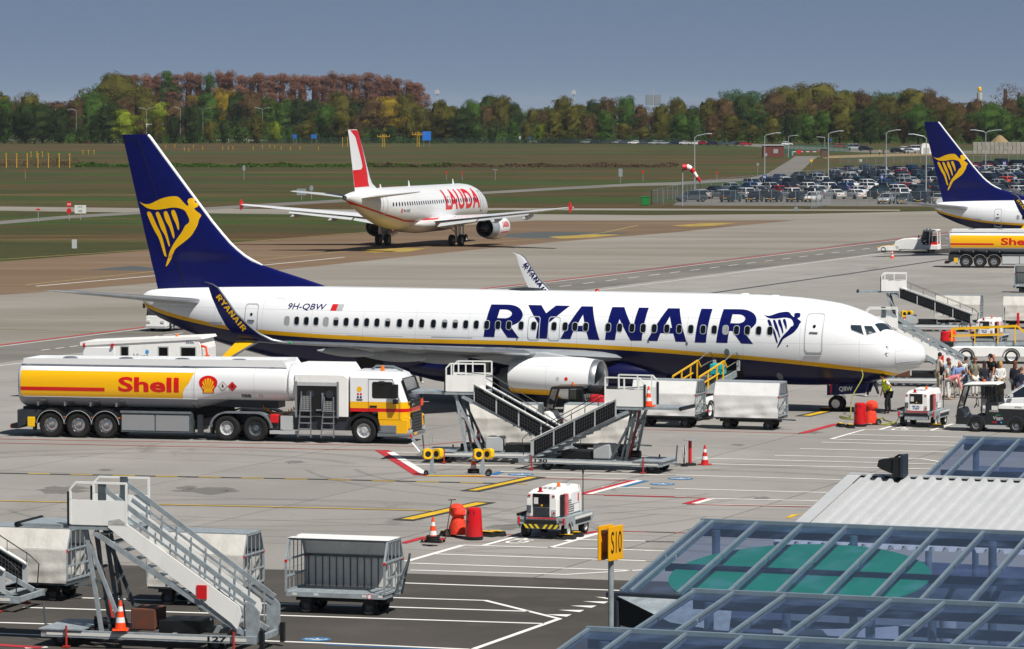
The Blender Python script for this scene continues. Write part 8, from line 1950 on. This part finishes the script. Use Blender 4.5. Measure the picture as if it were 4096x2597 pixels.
# reeds and ditch growth in the field
leaf_strip('ditch_growth', 300, 1800, 668, .9, 4500, 'green', 'lush green growth along the field ditch', 'grass', .3, 6); leaf_strip('dry_reeds', -60, 300, 664, 1.6, 1500, 'bare', 'dry reeds among the yellow light poles', 'reeds', .2, 5)
leaf_strip('ditch_growth', 1500, 2700, 668, .8, 3500, 'bare', 'dry tussocks along the field ditch', 'grass', .3, 6)
# ---------------- posts, lamps, signs ----------------
lamp_g = mat('lamp_post_grey', '#a8afb4', .5, .3); ylw = mat('airfield_yellow', '#d8a818', .6); signb = mat('sign_blue', '#1f5fae', .5); sbk = mat('sign_back_grey', '#8a9096', .5)
def lampp(px, pb, pt, kind, label):
    p = G(px, pb); h = (pb-pt)*p.y/FPX; r = empty('street_lamp', p, 0, label, 'street lamp', 'tall street lamps'); m = MB()
    m.cyl((0, 0, 0), (0, 0, h*.94), .13, .07, 8); m.build('pole', lamp_g, r)
    for s in ((1,) if kind == 'R' else (-1,) if kind == 'L' else (-1, 1)):
        l = 2.0 if kind != 'Y' else 2.4; m = MB(); m.tube([(0, 0, h*.93), (s*.4, 0, h*.965), (s*l, 0, h)], .06, 6); a = m.build('arm', lamp_g, r); m = MB(); m.cbox((s*(l+.3), 0, h-.02), (.8, .3, .14)); m.build('lamp_head', lgrey, a, bevel=.03)
for px, pb, pt, k, lb in ((2778, 775, 535, 'R', 'tall lamp behind the windsock'), (3058, 750, 532, 'R', 'tall lamp with the N sign at its foot'), (3313, 735, 524, 'R', 'tall lamp right of the road gate'), (3544, 720, 520, 'R', 'tall lamp behind the O sign'), (3704, 790, 537, 'L', 'tall lamp left of the second tail, arm to the left'), (3153, 630, 542, 'R', 'short lamp beside the brick hut'), (3299, 600, 548, 'L', 'short lamp beside the road barrier'), (3942, 705, 520, 'Y', 'double armed lamp behind the second tail'), (248, 566, 440, 'Y', 'double armed lamp, leftmost on the far road'), (306, 566, 437, 'L', 'white lamp on the far road, second from the left'), (452, 566, 434, 'Y', 'double armed white lamp, third from the left on the far road'), (587, 566, 432, 'Y', 'double armed white lamp left of the first tail'), (722, 566, 429, 'L', 'white lamp right of the first tail'), (812, 566, 432, 'Y', 'double armed lamp farther right of the first tail'), (1050, 566, 431, 'Y', 'double armed lamp above the field between the two tails')): lampp(px, pb, pt, k, lb)
def post_sign(px, pb, pt, w, hs, mt, name, label, cat, shape='rect', txt=None, post=True, back=None, tcol=None, both=None):
    p = G(px, pb); s = p.y/FPX; h = (pb-pt)*s; r = empty(name, p, 0, label, cat); W, Hh = w*s, hs*s
    if post:
        m = MB(); 
        for dx in ((0,) if W < 1.5 else (-W*.35, W*.35)): m.cyl((dx, 0, 0), (dx, 0, h-.02), .04, n=6)
        m.build('post', lamp_g, r)
    m = MB(); cz = h-Hh/2
    P = {'rect': [(-W/2, cz-Hh/2), (W/2, cz-Hh/2), (W/2, cz+Hh/2), (-W/2, cz+Hh/2)], 'oct': [(W/2*math.cos(pi/8+k*pi/4), cz+Hh/2*math.sin(pi/8+k*pi/4)) for k in range(8)], 'tri': [(-W/2, cz+Hh/2), (0, cz-Hh/2), (W/2, cz+Hh/2)], 'dia': [(-W/2, cz), (0, cz-Hh/2), (W/2, cz), (0, cz+Hh/2)], 'round': [(W/2*math.cos(k*pi/8), cz+Hh/2*math.sin(k*pi/8)) for k in range(16)]}[shape]
    m.prism(P, -.09, -.05); b_ = m.build('board', mt, r)
    if txt:
        for i, (t_, u0, v0, u1, v1) in enumerate(txt): text(t_, tcol or white, b_, (-W/2+W*u0, -.1, cz-Hh/2+Hh*v0), (W*(u1-u0), 0, 0), (0, 0, Hh*(v1-v0)), 'lettering', .02)
    return r
post_sign(277, 880, 806, 21, 24, redp, 'stop_sign', 'red STOP sign at the field path on the left', 'sign', 'oct', [('STOP', .15, .35, .85, .65)]); o_ = post_sign(277, 882, 833, 19, 22, redp, 'round_sign', 'red round sign under the STOP sign', 'sign', 'round'); o_.location.y -= .1
post_sign(322, 880, 821, 46, 33, reflw, 'notice_board', 'white lettered notice board beside the STOP sign', 'sign', txt=[('Let op !', .3, .68, .7, .88), ('FOD', .35, .15, .65, .4)], tcol=dgrey)
for px, pb, pt, w, h, mt, nm, lb, sh in ((101, 717, 680, 8, 5, redp, 'marker_board', 'small red marker on a post, far left field', 'rect'), (153, 888, 835, 16, 6, redp, 'marker_board', 'small red marker before the light road on the left', 'rect'), (298, 996, 958, 20, 36, lgrey, 'utility_box', 'grey utility box in the grass at the left', 'rect'), (976, 720, 660, 12, 25, sbk, 'weather_sensor', 'grey weather sensor post in the field right of the first tail', 'round'), (1206, 800, 755, 38, 26, sbk, 'sign_back', 'back of a grey sign beside the far wing tip', 'rect'), (1246, 798, 742, 16, 22, sbk, 'sign_back', 'back of round grey sign right of the sign panel', 'round'), (1786, 723, 686, 7, 16, redp, 'marker_post', 'left one of two small red and white posts above the taxiing airliner', 'tri'), (1849, 722, 688, 7, 16, redp, 'marker_post', 'right one of two small red and white posts above the taxiing airliner', 'tri'), (1981, 722, 678, 20, 3, sbk, 'sensor_mast', 'T shaped grey sensor post in the middle field', 'rect'), (2482, 734, 675, 16, 32, sbk, 'sign_back', 'back of tall grey sign by the curved path', 'rect'), (2572, 726, 683, 14, 12, redp, 'yield_sign', 'yield sign on the curved path left of the windsock', 'tri'), (2867, 728, 688, 13, 11, redp, 'yield_sign', 'yield sign right of the windsock', 'tri'), (3031, 700, 651, 14, 14, sbk, 'sign_back', 'back of diamond sign left of the road', 'dia'), (3246, 664, 635, 13, 15, yellow, 'priority_sign', 'yellow diamond priority sign beside the road', 'dia'), (3443, 676, 637, 11, 10, lgrey, 'sign_back', 'small sign board in the bank right of the road', 'rect'), (3324, 602, 555, 9, 9, signb, 'road_sign', 'blue round sign with red triangle by the barrier', 'round'), (3184, 848, 826, 17, 20, sbk, 'sign_back', 'back of an octagonal sign at the apron edge', 'oct'), (1179, 575, 538, 16, 17, signb, 'blue_sign', 'small blue road sign on the far road, left one', 'rect'), (1256, 575, 538, 24, 16, signb, 'blue_sign', 'small blue road sign on the far road, right one', 'rect'), (1707, 588, 526, 34, 36, mat('sign_bright_blue', '#1f6fd0', .5), 'blue_sign', 'large blue panel beside the yellow mast', 'rect'), (2080, 575, 546, 8, 12, lgrey, 'road_sign', 'small white sign above the distant line of cars', 'rect'), (2118, 575, 547, 8, 9, signb, 'road_sign', 'small blue round sign above the distant line of cars', 'round')):
    post_sign(px, pb, pt, w, h, mt, nm, lb, 'sign' if 'box' not in nm and 'sensor' not in nm else 'equipment', sh)
for px, pb, pt, t_, lb in ((3057, 752, 699, 'N', 'blue N bay sign on the lamp post in the car park'), (3526, 756, 700, 'O', 'blue O bay sign in the car park'), (4016, 690, 645, 'N', 'blue N bay sign at the right behind the second tail')): o_ = post_sign(px, pb, pt, 16, 17, mat('sign_navy', '#1b3c86', .5), 'bay_sign', lb, 'sign', 'rect', [(t_, .25, .2, .75, .8)]); o_.location.y -= .5
gb = empty('waste_bin', G(2581, 822), 0, 'green wheeled bin standing at the edge of the field', 'bin'); m = MB(); m.prism([(-.5, 0), (.5, 0), (.58, 1.15), (-.58, 1.15)], -.45, .45); m.build('tub', mat('bin_green', '#1f7a3a', .5), gb, bevel=.04); m = MB(); m.box(-.62, .62, -.5, .5, 1.15, 1.25); m.build('lid', mat('bin_green'), gb, bevel=.03)
# yellow approach light poles
k = 0
for px, pb, pt in [(25, 672, 617), (67, 672, 617), (109, 672, 617), (152, 672, 617), (194, 672, 617), (237, 672, 618), (279, 672, 619), (124, 630, 610), (147, 631, 609), (170, 630, 610), (332, 618, 604), (354, 618, 603), (376, 618, 604)]+[(450+x/2.2456, 500+y/2.2456+4, 500+y/2.2456-7) for x, y in ((478, 205), (560, 200), (645, 225), (685, 230), (727, 205), (810, 215), (990, 215), (1040, 215), (1083, 215), (1265, 220), (1347, 205), (1413, 200), (1457, 205), (1515, 215), (1598, 220), (1685, 215), (1850, 220))]+[(1370, 588, 552), (1390, 588, 551)]:
    k += 1; p = G(px, pb); h = (pb-pt)*p.y/FPX; lb = ('tall yellow light pole, %s from the left at the left edge of the field' % ORD(k)) if k < 8 else ('short yellow light pole, %s from the left on the far field' % ORD(k-7))
    r = empty('approach_light', p, 0, lb, 'light pole', 'yellow approach light poles')
    m = MB(); m.cyl((0, 0, 0), (0, 0, h), .07 if h < 2.5 else .09, n=6); m.build('pole', ylw, r); m = MB(); m.box(-.16, .16, -.16, .16, h-.05, h+.18); m.build('lamp', ylw, r)
for px, pb, pt, lb in ((1534, 589, 537, 'yellow lattice mast with cross arm, left of the blue panel'), (1673, 588, 527, 'yellow lattice mast touching the blue panel')):
    p = G(px, pb); h = (pb-pt)*p.y/FPX; r = empty('light_mast', p, 0, lb, 'mast', 'yellow lattice masts'); m = MB()
    for x in (-.4, .4):
        for y in (-.4, .4): m.cyl((x, y, 0), (x, y, h), .05, n=5)
    n = 6
    for i in range(n): m.bar((-.4, -.4, h*i/n), (.4, -.4, h*(i+1)/n), .05); m.bar((.4, .4, h*i/n), (-.4, .4, h*(i+1)/n), .05); m.bar((-.4, .4, h*i/n), (-.4, -.4, h*(i+1)/n), .05)
    m.build('lattice', ylw, r); m = MB(); m.bar((-2.1, 0, h*.8), (2.1, 0, h*.8), .14); 
    for x in (-2, -1, 0, 1, 2): m.cyl((x, 0, h*.78), (x, 0, h*.95), .12, n=6)
    m.build('cross_arm', ylw, r)
# traffic lights on the far junction
for px, lb in ((587, 'traffic light gantry arm left of the first tail'), (452, 'signal gantry arm on the far junction at the left')):
    p = G(px, 567); r = empty('signal_gantry', p+Vector((0, -.5, 0)), 0, lb, 'traffic light'); s = p.y/FPX; m = MB(); m.cyl((0, 0, 0), (0, 0, 7.4), .14, n=6); sg_ = 1 if px > 500 else -1; m.bar((0, 0, 6.9), (sg_*7.5, 0, 7.0), .25, .3); m.build('gantry', white2, r)
    for x in ((3.5, 7.2) if sg_ > 0 else (2.0,)): m = MB(); m.box(sg_*x-.45, sg_*x+.45, -.3, -.1, 6.1, 8.0); m.build('signal_head', black, r, bevel=.1)
# windsock
p = G(2730, 824); h = (824-660)*p.y/FPX; r = empty('windsock', p, 0, 'red and white windsock on a mast before the car park', 'windsock'); m = MB(); m.cyl((0, 0, 0), (0, 0, h), .09, n=8); m.build('mast', lamp_g, r)
pts = catmull([(0, 0, h-.35), (.75, 0, h-.32), (1.35, 0, h-.75), (1.85, 0, h-1.5), (2.45, 0, h-2.3)], 5, False); n = len(pts)
for k in range(5):
    m = MB(); seg = pts[k*4:k*4+5]; m.tube(seg, [.46-.3*(k*4+i)/n for i in range(len(seg))], 14); m.build('sock_band', redp if k % 2 == 0 else white2, r, smooth=True)
# fences
fmesh = mat('fence_mesh', '#6c7478', .5, alpha=.14); fpost = mat('fence_post', '#8c9296', .5, .3); fgreen = mat('fence_green_mesh', '#1f3a2a', .6, alpha=.45); fgp = mat('fence_green_post', '#24402f', .6)
def fence(a, c, n, h, mm, mp, label, wd=.045):
    A, C = G(*a), G(*c); r = empty('fence', A, 0, label, 'fence')
    for k in range(n+1):
        q = (C-A)*(k/n); m = MB(); m.cyl(q, q+Vector((0, 0, h)), wd, n=5); m.build('post', mp, r)
    for k in range(n):
        q0, q1 = (C-A)*(k/n), (C-A)*((k+1)/n); m = MB(); m.add([q0+Vector((0, 0, .05)), q1+Vector((0, 0, .05)), q1+Vector((0, 0, h-.1)), q0+Vector((0, 0, h-.1))], [(0, 1, 2, 3)]); m.build('mesh_panel', mm, r)
    m = MB(); m.bar((0, 0, h-.1), (C-A)+Vector((0, 0, h-.1)), .04); m.build('top_wire', mp, r)
fence((2607, 820), (3230, 822), 13, 2.1, fmesh, fpost, 'wire fence along the front of the car park, left part'); fence((3330, 822), (4140, 826), 16, 2.1, fmesh, fpost, 'wire fence along the front of the car park, right part'); fence((2607, 820), (2800, 772), 10, 2.1, fmesh, fpost, 'wire fence at the left end of the car park'); fence((2800, 772), (3560, 693), 22, 2.1, fmesh, fpost, 'wire fence along the back of the car park')
fence((3360, 655), (4140, 652), 22, 2.0, fmesh, fpost, 'wire fence along the bank beyond the car park', .06); fence((3244, 836), (3325, 820), 4, 2.4, mat('gate_mesh', '#a0a8ae', .5, alpha=.4), fpost, 'pale wire gate before the car park')
fence((1000, 574), (2700, 577), 60, 2.2, fgreen, fgp, 'dark green perimeter fence along the far road'); fence((3130, 612), (3400, 608), 12, 2.4, mat('teal_mesh', '#2a5a50', .6, alpha=.5), fgp, 'teal green fence behind the road barrier')
# guard rail and cones at far left road
m = MB(); A, C = G(850, 569), G(1060, 569); m.bar(A+Vector((0, 0, .8)), C+Vector((0, 0, .8)), .1, .5)
for k in range(14): q = A.lerp(C, k/13); m.cyl(q, q+Vector((0, 0, .8)), .1, n=5)
tag(m.build('guard_rail', lgrey), 'pale guard rail along the far road right of the first tail', 'guard rail')
# brick hut, barrier, block wall, sand heap
bA = G(3052, 630); sc_ = bA.y/FPX; hut = empty('brick_hut', bA, 0, 'small flat roofed brick hut beside the road gate', 'hut'); W_ = 83*sc_; H_ = 47*sc_
brick = mat('red_brick', '#7a4038', .9, col2='#5f322c', vscale=6); m = MB(); m.box(0, W_, 0, 4, 0, H_); wl_ = m.build('wall', brick, hut); m = MB(); m.box(-.2, W_+.2, -.2, 4.2, H_, H_+.25); m.build('roof', lgrey, hut)
for x0, x1, z0, z1 in ((W_*.5, W_*.72, H_*.35, H_*.7), (W_*.05, W_*.2, .3, H_*.35)): m = MB(); m.box(x0, x1, -.06, -.01, z0, z1); m.build('window', blindw, wl_)
bx_ = empty('brown_cabinet', G(3285, 630), 0, 'brown equipment cabin right of the road barrier', 'cabin'); m = MB(); m.box(0, 26*sc_, 0, 2.5, 0, 31*sc_); m.build('shell', mat('brown_panel', '#5a4538', .7, var=.1), bx_); m = MB(); m.box(-.1, 26*sc_+.1, -.1, 2.6, 31*sc_, 31*sc_+.15); m.build('roof', dgrey, bx_)
gc = empty('green_cabinet', G(3160, 630), 0, 'green cabinet beside the brick hut', 'cabinet'); m = MB(); m.box(-.5, .5, 0, 1, 0, 2.3); m.build('shell', mat('cabinet_green', '#1f5a44', .6), gc, bevel=.03)
bp_ = empty('road_barrier', G(3170, 622), 0, 'red and white road barrier with a round stop disc', 'barrier'); sb = G(3170, 622).y/FPX; Lb = 108*sb
for k in range(8): m = MB(); m.box(Lb*k/8, Lb*(k+1)/8, -.06, .06, .95, 1.12); m.build('barrier_band', redp if k % 2 else white2, bp_)
m = MB(); m.lathe([(-.1, .55), (-.08, .55)], (Lb*.25, -.05, 1.0), 'y', 16, cap=(True, True)); m.build('stop_disc', redp, bp_); m = MB(); m.box(-.2, .2, -.2, .2, 0, 1.2); m.build('barrier_post', galv, bp_)
wA = G(3892, 616); ws = wA.y/FPX; wall = empty('block_wall', wA, 0, 'stacked concrete block wall at the right behind the car park', 'wall'); bm_ = mat('concrete_block', '#9a968c', .9, rnd=.1, var=.1, vscale=1)
m = MB(); m.box(0, 1.18, 0, 1.2, 0, 1.12); pb_ = m.build('block', bm_, wall, bevel=.03); first = True
for j in range(3):
    for i in range(19):
        o = pb_ if first else pb_.copy()
        if not first: COL.objects.link(o); o.parent = wall
        first = False; o.location = (i*1.27+(.1 if j % 2 else 0)+tr_.uniform(-.03, .03), tr_.uniform(-.06, .06), j*1.16); o.rotation_euler = (0, 0, tr_.uniform(-.03, .03))
hp = G(4008, 596); m = MB(); R = []
for z, r_ in ((0, 3.4), (.6, 2.9), (1.6, 1.7), (2.4, .7), (2.65, .15)): R.append([(r_*math.cos(2*pi*k/20)*(1+.08*math.sin(3*k)), r_*math.sin(2*pi*k/20)*(1+.08*math.cos(2*k)), z) for k in range(20)])
m.loft(R); o = m.build('sand_heap', sand_m, None, smooth=True); o.location = hp+Vector((0, 6, 1.2)); o.scale = (1.1, 1.1, 1.25); tag(o, 'pinkish sand heap rising behind the block wall', 'sand heap')
tn_ = empty('storage_tent', G(3706, 616), 0, 'white round topped storage tent left of the second tail', 'tent'); m = MB(); m.prism([(-1.5, 0)]+[(-1.5*math.cos(pi*k/10), 1.6+1.5*math.sin(pi*k/10)) for k in range(11)]+[(1.5, 0)], 0, 5); m.build('cover', white2, tn_); m = MB(); m.prism([(-.9, 0), (.9, 0), (.9, 1.8), (-.9, 1.8)], -.05, -.01); m.build('door', lgrey, tn_)
# far skyline: water tower block, masts, pole sign
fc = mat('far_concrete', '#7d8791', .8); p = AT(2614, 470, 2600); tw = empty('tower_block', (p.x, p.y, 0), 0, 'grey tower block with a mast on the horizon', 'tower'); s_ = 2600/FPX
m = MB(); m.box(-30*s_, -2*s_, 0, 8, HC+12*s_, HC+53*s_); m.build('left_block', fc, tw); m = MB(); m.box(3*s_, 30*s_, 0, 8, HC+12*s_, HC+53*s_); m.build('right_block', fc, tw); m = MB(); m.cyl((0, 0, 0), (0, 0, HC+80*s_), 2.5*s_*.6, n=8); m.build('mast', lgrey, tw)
for px, top, lb in ((1749, 356, 'thin mast with antennas left of centre on the horizon'), (2295, 358, 'thin mast right of centre on the horizon')):
    p = AT(px, 470, 2500); r = empty('radio_mast', (p.x, p.y, 0), 0, lb, 'mast', 'far masts'); m = MB(); m.cyl((0, 0, 0), (0, 0, HC+(433-top)*2500/FPX), .5, .3, 6); m.build('pole', lgrey, r); m = MB(); m.box(-1.5, 1.5, -1, 1, HC+(433-top-20)*2500/FPX, HC+(433-top-6)*2500/FPX); m.build('antenna', lgrey, r)
p = AT(3918, 470, 2000); r = empty('pole_sign', (p.x, p.y, 0), 0, 'yellow emblem sign on a tall pale column at the right horizon', 'sign'); m = MB(); m.cyl((0, 0, 0), (0, 0, HC+62*2000/FPX), 1.4, n=8); m.build('column', lgrey, r); m = MB(); m.lathe([(0, .3), (1, 1.0), (2.2, .9), (3, .2)], (0, 0, HC+62*2000/FPX), 'z', 12); m.build('emblem', yellow, r)

# ---------------- thin summer haze ----------------
hz = MB(); hz.box(-9100, 9100, -500, 15100, -1.1, 52); hzo = hz.build('haze', []); hzm = bpy.data.materials.new('haze_air'); hzm.use_nodes = True; t = hzm.node_tree; t.nodes.clear()
pv = t.nodes.new('ShaderNodeVolumePrincipled'); pv.inputs['Color'].default_value = (.8, .88, 1, 1); pv.inputs['Density'].default_value = .00003; pv.inputs['Anisotropy'].default_value = 0.0; mo = t.nodes.new('ShaderNodeOutputMaterial'); t.links.new(pv.outputs[0], mo.inputs['Volume']); hzo.data.materials.append(hzm); tag(hzo, 'thin pale haze over the airfield', 'haze', kind='stuff')
